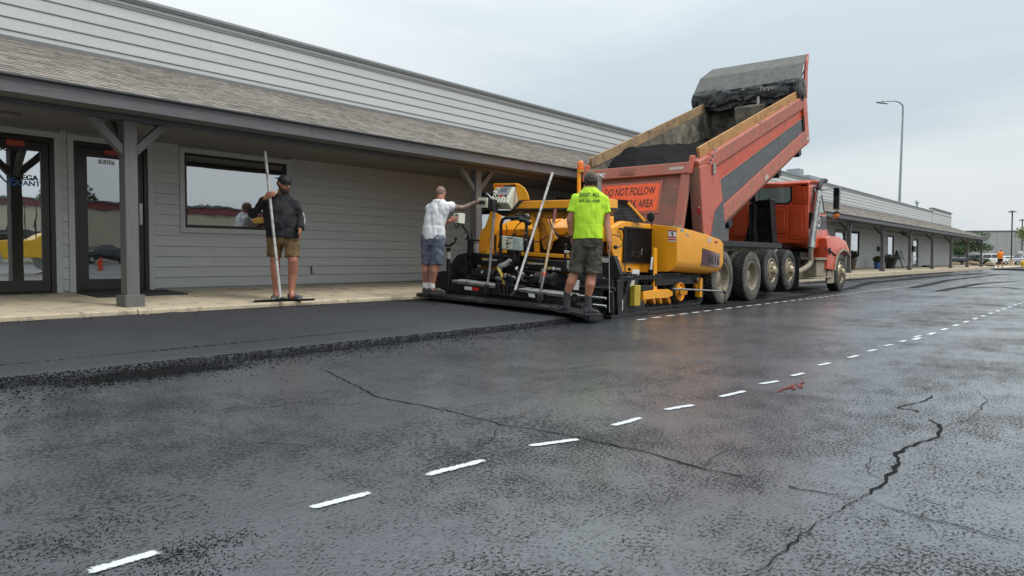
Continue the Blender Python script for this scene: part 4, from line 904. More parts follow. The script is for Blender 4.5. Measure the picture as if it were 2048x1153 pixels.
g = MB(); g.tube([PX(1497, 470, 18.7), PX(1507, 465, 18.7), PX(1513, 470, 18.7), PX(1514, 490, 18.7)], .022, 8); g.build('hydraulic_line', 'hose', trk)
# cab
XB = 19.95; CR, CL = 6.16, 8.27
def cabpoly(y): return [V((x, y, z)) for x, z in ((XB, 1.34), (XB, 2.74), (XB+.05, 2.88), (20.85, 2.93), (21.02, 2.80), (21.42, 2.12), (21.42, 1.28), (20.6, 1.22))]
g = MB(); a = cabpoly(CR); b = [V((p.x, CL, p.z)) for p in a]
for p in a[2:5]: p.y += .05
for p in b[2:5]: p.y -= .05
va, vb = [g.bm.verts.new(p) for p in a], [g.bm.verts.new(p) for p in b]; n = len(va)
g.bm.faces.new(va); g.bm.faces.new(vb[::-1])
for i in range(n): g.bm.faces.new((va[i], va[(i+1) % n], vb[(i+1) % n], vb[i]))
cabo = g.build('cab', 'cab_orange', trk, bevel=.035, seg=3, smooth=40)
g = MB(); g.prism([V((x, CR+.0, z)) for x, z in ((XB-.03, 2.76), (XB-.03, 2.86), (XB+.08, 2.93), (20.9, 2.98), (21.10, 2.86), (21.06, 2.82), (20.8, 2.90), (XB+.1, 2.86))], (0, CL-CR, 0)); g.build('roof_cap', 'cab_orange', cabo, bevel=.012)
def backpanel(pxs, name, m, d, bev=.02):
    g = MB(); pts = [PX(a, b, XB) for a, b in pxs]; g.prism([p+V((-d, 0, 0)) for p in pts], (d+.002, 0, 0)); return g.build(name, m, cabo, bevel=bev, seg=2)
def rr(x0, y0, x1, y1, dl=0, c=4): return [(x0+c, y0), (x1-c, y0+dl), (x1, y0+c+dl), (x1, y1-c+dl), (x1-c, y1+dl), (x0+c, y1), (x0, y1-c), (x0, y0+c)]
backpanel(rr(1585, 368, 1618, 407), 'pressed_panel', 'cab_orange', .03); backpanel(rr(1591, 374, 1612, 401), 'pressed_panel', 'cab_orange', .045, .012)
backpanel(rr(1579, 412, 1613, 478), 'pressed_panel', 'cab_orange', .03); backpanel(rr(1585, 419, 1606, 472), 'pressed_panel', 'cab_orange', .045, .012)
backpanel(rr(1548, 411, 1577, 467), 'pressed_panel', 'cab_orange', .03); backpanel(rr(1553, 418, 1571, 461), 'pressed_panel', 'cab_orange', .045, .012)
backpanel(rr(1468, 405, 1494, 473), 'pressed_panel', 'cab_orange', .03)
backpanel(rr(1516, 368, 1584, 409, 0, 7), 'window_gasket', 'rubber', .022, .008); backpanel(rr(1519, 371, 1581, 406, 0, 6), 'rear_window', 'cab_glass', .026, 0)
g = MB(); g.prism([V((x, CR-.012, z)) for x, z in ((20.32, 2.15), (20.32, 2.74), (20.86, 2.76), (21.22, 2.15))], (0, .015, 0)); g.build('side_window', 'cab_glass', cabo)
g = MB(); g.prism([V((x, CR-.022, z)) for x, z in ((20.28, 2.11), (20.28, 2.78), (20.88, 2.80), (21.26, 2.11), (21.20, 2.14), (20.86, 2.765), (20.32, 2.745), (20.32, 2.14))], (0, .02, 0)); g.build('window_gasket', 'rubber', cabo)
g = MB(); g.prism([V((x, CR-.010, z)) for x, z in ((20.16, 1.72), (21.43, 1.72), (21.43, 2.06), (20.16, 2.06))], (0, .012, 0)); dr = g.build('door_stripe', 'box_band', cabo)
g = MB(); g.lathe([(0, 0), (.13, 0), (.13, .006), (0, .006)], (20.75, CR-.012, 1.9), (0, -1, 0), 24); g.build('door_emblem', 'white_paint', cabo)
for dy in (-.05, .05): g = MB(); g.box(20.75+dy-.03, 20.75+dy+.03, CR-.022, CR-.019, 1.83, 1.97); g.build('emblem_mark', 'ink', cabo)
g = MB(); g.prism([V((21.05, CR+.12, 2.76)), V((21.40, CR+.06, 2.16)), V((21.40, CL-.06, 2.16)), V((21.05, CL-.12, 2.76))], (.03, 0, .02)); g.build('windscreen', 'cab_glass', cabo)
g = MB(); g.box(20.3, 20.42, CR-.03, CR-.012, 1.62, 1.66); g.build('door_handle', 'black_steel', cabo)
g = MB(); a = PX(1609, 433, XB); g.box(XB+.02, XB+.10, CR-.05, CR+.0, a.z-.32, a.z+.10); g.build('grab_panel', 'black_steel', cabo)
# bonnet, fender, bumper
g = MB(); a = [V((x, 6.42, z)) for x, z in ((21.43, 1.0), (21.43, 2.06), (21.7, 2.0), (22.7, 1.78), (23.35, 1.55), (23.55, 1.2), (23.5, .8), (22.9, .8))]; b = [V((p.x, 7.98, p.z)) for p in a]
for L_, sgn in ((a, 1), (b, -1)):
    for p in L_[3:]: p.y += sgn*.12
    L_[1].y -= sgn*.22; L_[0].y -= sgn*.22
va, vb = [g.bm.verts.new(p) for p in a], [g.bm.verts.new(p) for p in b]; n = len(va); g.bm.faces.new(va); g.bm.faces.new(vb[::-1])
for i in range(n): g.bm.faces.new((va[i], va[(i+1) % n], vb[(i+1) % n], vb[i]))
hood = g.build('bonnet', 'cab_orange', trk, bevel=.05, seg=3, smooth=45)
FP = [(1653, 477), (1664, 473), (1677, 474), (1692, 483), (1699, 500), (1698, 513), (1692, 503), (1685, 500), (1678, 505), (1673, 516), (1670, 530), (1669, 541), (1654, 538), (1656, 508)]
for yy, e in ((RY+.0, .46), (LY-.46, .46)):
    g = MB(); pts = [PY(a_, b_, RY) for a_, b_ in FP]; g.prism([V((p.x, yy, p.z)) for p in pts], (0, e, 0)); fd = g.build('fender', 'cab_orange', trk, bevel=.022, seg=2, smooth=40)
    g = MB(); g.tube([V((PY(a_, b_, RY).x, yy-.01, PY(a_, b_, RY).z)) for a_, b_ in ((1699, 514), (1692, 503), (1685, 500), (1678, 505), (1673, 516), (1670, 530), (1668, 542))], .035, 8); g.build('fender_flare', 'rim_dusty', fd, smooth=50)
g = MB(); c = PY(1687, 483, RY); g.ball((c.x, RY+.05, c.z+.02), .035, 10); g.build('marker_lamp', 'amber', trk)
g = MB(); g.tube([PY(1650, 497, RY-.02), PY(1662, 503, RY-.03), PY(1672, 512, RY-.02)], .018, 6); g.build('bonnet_strap', 'rubber', trk)
g = MB(); c = PY(1660, 500, RY-.02); g.box(c.x-.05, c.x+.05, RY-.03, RY+.01, c.z-.12, c.z+.05); g.build('bonnet_latch', 'black_steel', trk)
g = MB(); g.box(23.3, 23.5, 6.45, 7.95, .5, .80); g.build('bumper', 'chrome', trk, bevel=.03)
# exhaust stack with its perforated shield
st = [PY(*q, 6.04) for q in ((1637, 384), (1622, 497))]
g = MB(); g.tube([PY(*q, 6.04) for q in ((1651, 362), (1646, 362), (1640, 368), (1637, 380), (1636, 390))], .062, 14); g.build('exhaust_tip', 'black_steel', trk, smooth=50)
g = MB(); g.tube(st, .088, 20); ex = g.build('exhaust_stack', 'steel', trk, smooth=50)
g = MB(); d = st[1]-st[0]
for i in range(34):
    for k in range(7):
        a_ = 2.2+k*.36+(.18 if i % 2 else 0); p = st[0]+d*(.18+.72*i/34); nn = V((math.cos(a_), math.sin(a_)*-1 if False else -abs(math.sin(a_)), 0)).normalized()
        g.lathe([(0, .001), (.011, .001), (.0, .0015)], p+nn*.0885, nn, 6)
stuff(g.build('shield_perforation', 'black_matt', ex))
g = MB(); g.tube([PY(*q, 6.04) for q in ((1622, 494), (1621, 510), (1622, 522), (1618, 531), (1608, 538), (1594, 545))], .062, 14); g.build('exhaust_pipe', 'rim_dusty', trk, smooth=50)
for f in (.1, .52, .97): g = MB(); p = st[0]+d*f; g.lathe([(.089, 0), (.096, 0), (.096, .03), (.089, .03)], p, d, 20); g.build('stack_clamp', 'steel', ex)
# steps, battery box, tank
def pbox(name, m, x0, y0, x1, y1, ya, yb, bevel=.01):
    a, b = PY(x0, y1, ya), PY(x1, y0, ya); g = MB(); g.box(a.x, b.x, ya, yb, a.z, b.z); return g.build(name, m, trk, bevel=bevel)
pbox('battery_box', 'rim_dusty', 1633, 522, 1653, 553, 6.04, 6.6); pbox('upper_step', 'rim_dusty', 1632, 516, 1664, 521, 5.98, 6.5); pbox('lower_step', 'rim_dusty', 1629, 553, 1665, 558, 5.98, 6.3)
pbox('splash_panel', 'rim_dusty', 1655, 541, 1669, 568, 6.02, 6.06); pbox('tank', 'rim_dusty', 1595, 540, 1630, 560, 6.35, 6.7); pbox('toolbox', 'black_steel', 1600, 505, 1625, 530, 6.35, 6.7)
# mirrors
for y, s in ((RY-.22, 1), (LY+.22, -1)):
    g = MB(); a_ = PX(1676, 397, 21.15); zc = a_.z; g.box(21.12, 21.2, y-.02 if s > 0 else y-.16, y+.16 if s > 0 else y+.02, zc-.30, zc+.30); mr_ = g.build('mirror', 'steel', trk, bevel=.03, seg=2)
    g = MB(); g.box(21.112, 21.1195, y+.0 if s > 0 else y-.14, y+.14 if s > 0 else y-.0, zc-.27, zc+.27); g.build('mirror_glass', 'car_glass', mr_)
    g = MB(); g.tube([V((21.16, y+s*.05, zc+.28)), V((21.1, CR+.05 if s > 0 else CL-.05, zc+.22))], .014, 6); g.tube([V((21.16, y+s*.05, zc-.28)), V((21.16, y+s*.08, zc-.5)), V((21.3, CR+.02 if s > 0 else CL-.02, zc-.62))], .014, 6); g.build('mirror_arm', 'steel', mr_)
    g = MB(); g.ball((21.1, y+s*.05, zc-.42), .09, 14, (.6, 1, 1)); g.build('spot_mirror', 'black_steel', mr_, smooth=50)
    g = MB(); g.ball((21.085, y+s*.05, zc-.45), .085, 14, (.6, 1, .7)); g.build('turn_lamp', 'amber', mr_, smooth=50)
# mud flaps
for y in (RY+.02, LY-.62): g = MB(); g.box(18.72, 18.74, y, y+.6, .25, 1.0); g.build('mud_flap', 'rubber', trk)
# ================================================================== asphalt paver
pv = thing('asphalt_paver', 'yellow tracked asphalt paver with black screed laying the fresh mat', 'asphalt paver', (10.5, 7.3, .15))
PVR, PVL, PVC = 6.40, 8.45, 7.42
def plate(name, m, pxs, X, dep, parent=None, bevel=.006, seg=1):
    g = MB(); g.prism([PX(a, b, X) for a, b in pxs], (dep, 0, 0)); return g.build(name, m, parent or pv, bevel=bevel, seg=seg)
def plateY(name, m, pxs, Y, dep, parent=None, bevel=.006, seg=1):
    g = MB(); g.prism([PY(a, b, Y) for a, b in pxs], (0, dep, 0)); return g.build(name, m, parent or pv, bevel=bevel, seg=seg)
def rod(name, m, pts, r, parent=None, n=10):
    g = MB(); g.tube(pts, r, n); return g.build(name, m, parent or pv, smooth=50)
# ---- screed: standing platform, two pieces
def deck(a, b, dx, name):
    g = MB(); th = V((0, 0, -.05)); p = [a, b, b+V((dx, 0, .004)), a+V((dx, 0, .004))]; g.prism(p, th); d = g.build(name, 'tread_black', pv, bevel=.006)
    n = int((b-a).length/.05); g = MB()                       # raised tread bars on the plate
    for i in range(n):
        for j in range(6):
            q = a.lerp(b, (i+.5)/n)+V((dx*(j+.6)/6.4, 0, .003)); w_ = (b-a).normalized(); t = (w_+V((.9 if (i+j) % 2 else -.9, 0, 0))).normalized()
            g.bar(q-t*.016, q+t*.016, .009, .006)
    stuff(g.build('tread_bar', 'tread_black', d)); return d
A1, B1 = PX(832, 587, 8.62), PX(1092, 613, 8.72)
deck(A1, B1, .38, 'platform'); A2, B2 = PX(1094, 613, 8.73), PX(1175, 630, 8.80)
deck(A2, B2, .36, 'platform')
g = MB(); g.prism([B2+V((0, -.004, 0)), B2+V((.36, -.004, 0)), B2+V((.36, -.004, -.085)), B2+V((0, -.004, -.085))], (0, -.02, 0)); g.build('platform_lip', 'black_steel', pv)
# screed bottom and strike-off, right on the mat
for (ya, yb) in ((5.93, 7.3), (7.31, 8.66)):
    g = MB(); za, zb = matz(ya)+.004, matz(yb)+.004; g.prism([V((9.12, ya, za)), V((9.12, yb, zb)), V((9.12, yb, zb+.16)), V((9.12, ya, za+.16))], (.45, 0, 0)); g.build('screed_plate', 'black_steel', pv, bevel=.01)
# step boxes with bright tread plates
def stepbox(pa, pb, hpx, X, dep):
    a, b = PX(*pa, X), PX(*pb, X); hh = PX(pa[0], pa[1]+hpx, X).z-a.z
    g = MB(); g.prism([a, b, b+V((0, 0, hh)), a+V((0, 0, hh))], (dep, 0, 0)); s = g.build('step_box', 'black_steel', pv, bevel=.006)
    g = MB(); g.prism([a+V((-.012, 0, .002)), b+V((-.012, 0, .002)), b+V((dep, 0, .012)), a+V((dep, 0, .012))], (0, 0, .018)); t = g.build('step_tread', 'aluminium', s, bevel=.003)
    n = int((b-a).length/.028); g = MB()
    for i in range(n):
        for j in range(7): q = a.lerp(b, (i+.5)/n)+V((dep*(j+.5)/7, 0, .021+.010*(j+.5)/7)); g.obox(q, (.016, .012, .006), Matrix.Rotation(.78 if (i+j) % 2 else -.78, 3, 'Z'))
        q = a.lerp(b, (i+.5)/n)+V((-.015, 0, -.012)); g.obox(q, (.01, .014, .02))
    stuff(g.build('tread_bar', 'aluminium', s)); return s
s1 = stepbox((905, 563), (1010, 576), 26, 9.06, .24); s2 = stepbox((1034, 580), (1140, 593), 26, 9.06, .24)
plate('reflector', 'white_paint', [(929, 573), (943.5, 574.5), (943.5, 581), (929, 579.5)], 9.052, .006, s1, 0); plate('reflector', 'red_paint', [(944, 574.6), (958, 576), (957, 582.5), (944, 581)], 9.052, .006, s1, 0)
plate('label', 'white_paint', [(1056, 587), (1069, 588.5), (1070, 596), (1058, 594)], 9.052, .006, s2, 0)
# centre crown assembly between the steps
plate('crown_bracket', 'black_steel', [(990, 566), (1008, 570), (1008, 603), (990, 600)], 9.0, .25); plate('crown_bracket', 'black_steel', [(1012, 570), (1034, 573), (1034, 604), (1012, 601)], 9.03, .25)
for a, b, r in (((995, 548), (1000, 590), .022), ((1006, 550), (1009, 596), .02), ((1016, 548), (1014, 596), .022), ((1024, 552), (1022, 590), .018)): rod('turnbuckle', 'black_steel', [PX(*a, 8.98), PX(*b, 8.98)], r)
rod('crown_shaft', 'steel', [PX(992, 557, 8.97), PX(1030, 555, 8.97)], .022); rod('crown_chain', 'olive_block', [PX(996, 538, 8.95), PX(1002, 548, 8.95), PX(1006, 560, 8.95), PX(1008, 568, 8.95)], .02, n=6)
for q in ((1011, 556), (1020, 553), (1001, 561)): g = MB(); c = PX(*q, 8.95); g.lathe([(0, 0), (.03, 0), (.035, .03), (.02, .06), (0, .06)], c, (-1, 0, 0), 12); g.build('coupling', 'black_steel', pv, smooth=40)
plate('red_tag', 'red_paint', [(1004, 562), (1008, 563), (1010, 572), (1006, 571)], 8.96, .01)
# main screed frames
def perforated(pxs, X, n, row_y):
    f = plate('screed_frame', 'black_steel', pxs, X, .22); a, b = PX(*pxs[0], X), PX(*pxs[1], X); g = MB()
    for i in range(n): q = a.lerp(b, (i+.5)/n)+V((-.0015, 0, -row_y)); g.lathe([(0, 0), (.010, 0), (0, .001)], q, (-1, 0, 0), 8)
    stuff(g.build('perforation', 'black_matt', f)); return f
fl = perforated([(932, 505), (1018, 513), (1018, 535), (932, 528)], 9.62, 22, .025); fr = perforated([(1048, 516), (1136, 524), (1136, 545), (1048, 536)], 9.62, 22, .025)
for (x0, y0, x1, y1, f) in ((964, 517, 994, 521.5, fl), (1054, 524.5, 1087, 529, fr), (1095, 534.5, 1121, 540, fr)):
    s_ = (y1-y0); k = .045; plate('label', 'dirty_white', [(x0, y0), (x1, y0+(x1-x0)*.075), (x1, y1+(x1-x0)*.03), (x0, y0+s_*.9)], 9.613, .006, f, 0)
    plate('label', 'decal_yellow', [(x0, y0-.8), (x0+11, y0+.2), (x0+11, y0+2), (x0, y0+1.2)], 9.610, .003, f, 0)
plate('side_cover', 'black_steel', [(899, 530), (914, 510), (932, 506), (932, 560), (899, 566)], 9.45, .3, bevel=.012)
plate('back_panel', 'black_matt', [(905, 545), (1140, 548), (1225, 560), (1225, 620), (905, 585)], 9.70, .04)
plate('side_guard', 'black_steel', [(868, 545), (890, 542), (894, 552), (900, 580), (866, 576)], 9.2, .35); plate('side_guard_rail', 'black_steel', [(866, 560), (898, 563), (898, 568), (866, 565)], 9.15, .05)
g = MB(); g.lathe([(0, 0), (.085, 0), (.095, .03), (.095, .42), (.085, .45), (0, .45)], PX(950, 548, 9.45), (0, -1, -.03), 18); g.build('vibrator_motor', 'black_steel', pv, smooth=40)
rod('hydraulic_line', 'hose', [PX(*q, 9.35) for q in ((938, 549), (940, 556), (960, 558), (990, 556))], .014, n=8)
plate('yellow_bracket', 'paver_yellow_dirty', [(948, 534), (976, 537), (972, 545), (946, 543)], 9.75, .1)
g = MB(); g.lathe([(0, 0), (.10, 0), (.11, .02), (.11, .05), (.085, .07), (.085, .33), (.10, .35), (0, .36)], PX(1105, 560, 9.4)+V((0, -.06, 0)), (0, 1, .04), 20); g.build('vibrator_motor', 'black_steel', pv, smooth=40)
plate('valve_block', 'black_steel', [(1068, 552), (1096, 555), (1096, 567), (1068, 563)], 9.3, .15, bevel=.01)
rod('hydraulic_line', 'steel', [PX(*q, 9.3) for q in ((1084, 538), (1083, 552), (1079, 566))], .012); plate('yellow_bracket', 'paver_yellow_dirty', [(1125, 543), (1140, 545), (1139, 556), (1124, 560)], 9.8, .1)
plate('label', 'white_paint', [(1152, 560), (1159, 561), (1157, 581), (1146, 580)], 9.3, .006)
rod('extension_tube', 'chrome', [PX(1150, 591, 9.5), PX(1212, 597, 9.5)], .02); rod('extension_tube', 'chrome', [PX(1150, 606, 9.45), PX(1212, 613, 9.45)], .022); rod('extension_tube', 'black_steel', [PX(1140, 574, 9.5), PX(1230, 579, 9.5)], .03)
g = MB(); c = PX(1149, 598, 9.15); g.lathe([(.03, 0), (.075, 0), (.075, .03), (.03, .03)], c, (-1, -.2, 0), 18); g.build('crank_ring', 'black_steel', pv, smooth=40)
plate('extension_frame', 'black_steel', [(1205, 513), (1228, 512), (1240, 548), (1238, 560), (1206, 552)], 9.75, .1); plate('extension_frame', 'black_steel', [(1206, 575), (1222, 577), (1222, 625), (1206, 620)], 9.7, .1)
plate('label', 'dirty_white', [(1202, 516), (1217, 517), (1216, 526), (1201, 525)], 9.70, .006)
rh = random.Random(3)
for i in range(16):                                            # hydraulic hoses slung through the screed
    x0, x1 = rh.uniform(915, 1120), 0; x1 = x0+rh.uniform(15, 70)*(1 if x0 < 1050 else -1); ya, yb = rh.uniform(536, 560), rh.uniform(536, 565); sg_ = rh.uniform(4, 14); X_ = rh.uniform(9.35, 9.6)
    rod('hose', 'hose', [PX(x0+(x1-x0)*k/8, ya+(yb-ya)*k/8+sg_*math.sin(3.1416*k/8), X_) for k in range(9)], rh.uniform(.010, .02), n=7)
    c = PX(x0, ya, X_); g = MB(); g.cyl(c+V((.02, 0, .02)), c+V((-.02, 0, -.02)), .022, None, 6); g.build('hose_fitting', 'steel', pv)
for i in range(22):
    x0 = rh.uniform(910, 1215); y0 = 530+(x0-900)*.09+rh.uniform(0, 40); c = PX(x0, y0, 9.55); g = MB(); s_ = rh.uniform(.03, .09); g.obox(c, (s_, s_*rh.uniform(.5, 1.6), s_*rh.uniform(.5, 1.4))); g.build('bracket', 'black_steel' if i % 4 else 'paver_yellow_dirty', pv, bevel=.004)
for i in range(40):
    x0 = rh.uniform(905, 1230); y0 = 508+(x0-900)*.09+rh.uniform(0, 55); c = PX(x0, y0, 9.60); g = MB(); g.cyl(c, c+V((-.03, 0, 0)), .011, None, 6); g.build('bolt', 'steel' if i % 3 else 'black_steel', pv)
sp = []
for i in range(900):
    u = rh.random(); a_, b_ = (A1, B1) if rh.random() < .75 else (A2, B2); q = a_.lerp(b_, u)+V((rh.random()*.36, 0, .004)); sp.append((q.x, q.y, q.z, rh.uniform(.003, .008)))
crumbs('stuck_mix', sp, 'loose_mix', pv)
# ---- vertical handles on the left
rod('adjuster_post', 'black_steel', [PX(897, 496, 9.05), PX(897, 580, 9.05)], .035, n=12); rod('adjuster_label', 'dirty_white', [PX(897, 504, 9.05), PX(897, 518, 9.05)], .0365, n=12)
rod('adjuster_crank', 'black_steel', [PX(888, 486, 9.05), PX(892, 492, 9.05), PX(900, 492, 9.05), PX(908, 486, 9.05)], .02); rod('crank_stem', 'black_steel', [PX(911, 487, 9.05), PX(911, 480, 9.05)], .012)
g = MB(); g.ball(PX(911.5, 478, 9.05), .030, 12); g.build('crank_knob', 'black_matt', pv, smooth=60)
rod('sensor_post', 'black_steel', [PX(941, 478, 9.5), PX(940, 512, 9.5)], .05, n=8)
# work lamp and remote box on its arm
g = MB(); c = PX(933, 470, 9.25); g.lathe([(0, .10), (.05, .08), (.075, 0), (.078, -.02), (.07, -.02), (0, -.012)], c, (1, -.3, 0), 20); wlm = g.build('work_lamp', 'black_steel', pv, smooth=40)
g = MB(); g.lathe([(0, 0), (.066, 0), (.066, .004), (0, .006)], c+V((-.024, .007, 0)), (-1, .3, 0), 20); g.build('lamp_lens', 'chrome', wlm)
rod('lamp_bracket', 'black_steel', [PX(940, 472, 9.3), PX(948, 480, 9.3), PX(958, 482, 9.4)], .015)
rb_ = [PX(906, 427, 9.12), PX(918, 426, 9.12), PX(917, 447, 9.06), PX(904, 445, 9.06)]
g = MB(); g.prism(rb_, (.10, -.05, -.01)); rbx = g.build('remote_box', 'console_grey', pv, bevel=.008)
for q in ((908, 433), (912, 436), (909, 440), (914, 431)): g = MB(); c = PX(*q, 9.10); g.cyl(c, c+V((-.03, .0, 0)), .010, None, 8); g.build('knob', 'black_matt', rbx)
rod('remote_arm', 'black_steel', [PX(*q, 9.2) for q in ((914, 447), (922, 442), (928, 455), (936, 462), (940, 480))], .022, n=8)
rod('remote_cable', 'hose', [PX(*q, 9.2) for q in ((908, 446), (912, 456), (918, 452), (920, 446))], .012, n=6)
# ---- operator console
P_ = PX
hull = [P_(977, 406, 9.60), P_(1015.5, 406.4, 9.60), P_(1031, 374, 9.85), P_(994, 375, 9.85), P_(985, 419, 9.70), P_(1024, 420, 9.70), P_(1037, 402, 10.05), P_(1000, 402, 10.05)]
g = MB(); vs_ = [g.bm.verts.new(p) for p in hull]; bmesh.ops.convex_hull(g.bm, input=vs_); con = g.build('console', 'console_grey', pv, bevel=.006)
pn = (hull[1]-hull[0]).cross(hull[3]-hull[0]).normalized()
if pn.x > 0: pn = -pn
def onpanel(u, v, d=.004): return hull[0].lerp(hull[1], u).lerp(hull[3].lerp(hull[2], u), v)+pn*d
g = MB(); g.prism([onpanel(*q, .001) for q in ((.03, .03), (.97, .03), (.97, .97), (.03, .97))], pn*.006); g.build('console_panel', 'console_panel', con)
g = MB(); g.prism([onpanel(*q, .008) for q in ((.22, .42), (.84, .42), (.84, .94), (.22, .94))], pn*.015); cs_ = g.build('screen_bezel', 'slate', con)
g = MB(); g.prism([onpanel(*q, .024) for q in ((.34, .62), (.70, .62), (.70, .86), (.34, .86))], pn*.003); g.build('screen', 'screen', con)
for i in range(6):
    for j, v in enumerate((.10, .22)):
        g = MB(); g.cyl(onpanel(.12+.15*i, v, .006), onpanel(.12+.15*i, v, .02), .010, None, 8); g.build('switch', 'slate', con)
for u, v, r, m_ in ((.18, .35, .014, 'black_matt'), (.33, .35, .014, 'black_matt'), (.52, .37, .024, 'red_paint'), (.78, .34, .016, 'black_matt'), (.1, .6, .02, 'chrome'), (.14, .8, .018, 'chrome')):
    g = MB(); g.cyl(onpanel(u, v, .006), onpanel(u, v, .045), r*.7, r, 10); g.build('switch', m_, con)
plate('console_latch', 'steel', [(995, 411), (1002, 411), (1001, 415), (996, 415)], 9.64, .02, con, .002)
plate('console_base', 'black_steel', [(984, 421), (1026, 421), (1018, 428), (1006, 433), (996, 428)], 9.75, .2)
hs = [(1031, 369), (1040, 370), (1048, 376), (1054, 386), (1057, 396), (1057, 401), (1045, 400), (1037, 402), (1032, 378)]
plate('console_hood', 'paver_yellow', hs, 9.86, .02, bevel=.003)
g = MB(); a, b, c, d = P_(988, 369, 9.84), P_(1031, 368.5, 9.86), P_(1040, 370, 10.15), P_(1000, 371, 10.15); g.prism([a, b, c, d], (0, 0, .015)); g.build('console_hood', 'paver_yellow', pv)
g = MB(); a, b = P_(988, 369, 9.84), P_(991, 387, 9.84); g.prism([a, b, b+V((.2, 0, -.03)), a+V((.25, 0, 0))], (0, .012, 0)); g.build('console_hood', 'paver_yellow', pv)
plate('dial_box', 'console_panel', [(955.5, 396), (974, 396), (974, 416), (955.5, 415.5)], 9.42, .03, bevel=.005); plate('dial_box_body', 'black_steel', [(957, 397), (985, 399), (988, 424), (972, 420), (957, 414)], 9.451, .12)
for q in ((960.5, 405), (967.5, 405)): g = MB(); c = P_(*q, 9.418); g.cyl(c, c+V((-.045, 0, 0)), .034, .03, 14); g.build('dial', 'black_matt', pv, smooth=40)
rod('console_grab', 'steel', [P_(*q, 9.55) for q in ((971, 391), (974, 388), (978, 391), (983, 398))], .012)
# ---- yellow frames
bm_ = plate('console_beam', 'paver_yellow', [(1046, 402.5), (1218, 398), (1218, 416), (1032, 418)], 9.92, .26, bevel=.008)
plate('beam_flange', 'black_steel', [(1030, 418.5), (1218, 416.5), (1218, 420), (1028, 423)], 9.88, .34)
plate('beam_web', 'paver_yellow_dirty', [(1040, 423.5), (1218, 420.5), (1218, 432), (1060, 436)], 10.02, .1)
plate('left_arm', 'paver_yellow', [(980, 424), (987, 423), (984, 462), (976, 508), (956, 508), (957, 480), (962, 461), (969, 455)], 9.90, .24, bevel=.008)
plate('arm_foot', 'paver_yellow', [(957, 500), (974, 501), (974, 514), (957, 512)], 9.82, .08); rod('arm_pin', 'paver_yellow', [P_(976, 497, 9.8), P_(976, 513, 9.8)], .055, n=14)
rod('grease_bottle', 'dirty_white', [P_(953, 488, 9.7), P_(953, 506, 9.7)], .04, n=12)
plate('centre_brace', 'paver_yellow', [(1080, 430), (1089, 430), (1113, 478), (1104, 484)], 10.05, .05); plate('centre_brace', 'paver_yellow_dirty', [(1066, 430), (1080, 430), (1104, 484), (1100, 500), (1088, 500)], 10.10, .04)
plate('centre_post', 'paver_yellow', [(1060, 431), (1066, 430), (1075, 468), (1075, 505), (1068, 505), (1067, 468)], 10.0, .07)
# sloping engine cover behind the frame
def cover(y0, y1, name, m):
    q = [(10.22, 1.32), (10.22, 1.42), (10.62, 1.585), (11.0, 1.62), (11.0, 1.2), (10.5, 1.2)]
    g = MB(); g.prism([V((x, y0, z)) for x, z in q], (0, y1-y0, 0)); return g.build(name, m, pv, bevel=.008)
cover(PVR+.12, 7.28, 'engine_cover', 'paver_yellow'); cover(7.36, PVL, 'engine_cover', 'paver_yellow')
g = MB(); g.box(10.30, 10.6, PVR+.15, PVL-.02, .95, 1.315); g.build('rear_bulkhead', 'black_steel', pv, bevel=.01)
plate('label', 'dirty_white', [(1129, 471), (1137, 472), (1137, 475), (1129, 474)], 10.29, .006); plate('panel_latch', 'black_matt', [(1125, 434), (1131, 434), (1129, 440), (1127, 440)], 10.5, .02)
for q in ((1050, 470), (1113, 480), (1136, 482), (1133, 466)): g = MB(); c = P_(*q, 10.2); g.cyl(c+V((.03, 0, 0)), c, .012, None, 8); g.build('bolt', 'black_steel', pv)
plate('cross_bar', 'paver_yellow', [(1040, 504), (1232, 516), (1232, 524), (1040, 512)], 9.98, .14, bevel=.01); plate('cross_bar', 'paver_yellow', [(984, 496), (1004, 498), (1004, 507), (984, 505)], 9.9, .14)
plate('tow_plate', 'paver_yellow_dirty', [(957, 512), (996, 514), (990, 540), (960, 535)], 10.05, .06); plate('tow_plate', 'paver_yellow_dirty', [(1060, 515), (1080, 516), (1086, 535), (1062, 532)], 10.1, .06); plate('tow_plate', 'paver_yellow_dirty', [(1112, 520), (1130, 520), (1128, 545), (1116, 545)], 10.15, .06)
g = MB(); g.box(10.4, 12.1, PVR+.2, PVL-.05, .30, .99); g.build('tractor_frame', 'black_matt', pv)
g = MB(); g.box(11.0, 12.2, PVR+.12, PVL, .99, 1.50); g.build('engine_housing', 'paver_yellow', pv, bevel=.02)
# screed controls: tubular frame, control box, hoses
rod('control_frame', 'black_steel', [P_(*q, 9.5) for q in ((1001, 530), (1002, 450), (1005, 440), (1012, 436), (1042, 436), (1050, 441), (1053, 450), (1053, 520))], .026, n=10)
for q in ((1000, 461), (1000, 474), (1052, 466), (1052, 480)): g = MB(); c = P_(*q, 9.47); g.cyl(c, c+V((-.02, 0, 0)), .014, None, 8); g.build('bolt', 'chrome', pv)
cb = plate('control_box', 'box_green', [(1003, 472), (1040, 476), (1040, 502), (1003, 499)], 9.38, .10, bevel=.01)
plate('control_panel', 'console_panel', [(1004, 474.5), (1025, 477), (1025, 499), (1004, 497)], 9.374, .005, cb, 0); plate('box_label', 'black_matt', [(1014, 475), (1026, 476), (1024, 478), (1015, 477)], 9.37, .005, cb, 0)
for q, r in (((1015.5, 487.5), .016), ((1020.5, 486), .010), ((1015.5, 481), .010), ((1015.5, 494.5), .010)): g = MB(); c = P_(*q, 9.373); g.cyl(c, c+V((-.025, 0, 0)), r, None, 10); g.build('switch', 'black_matt', cb)
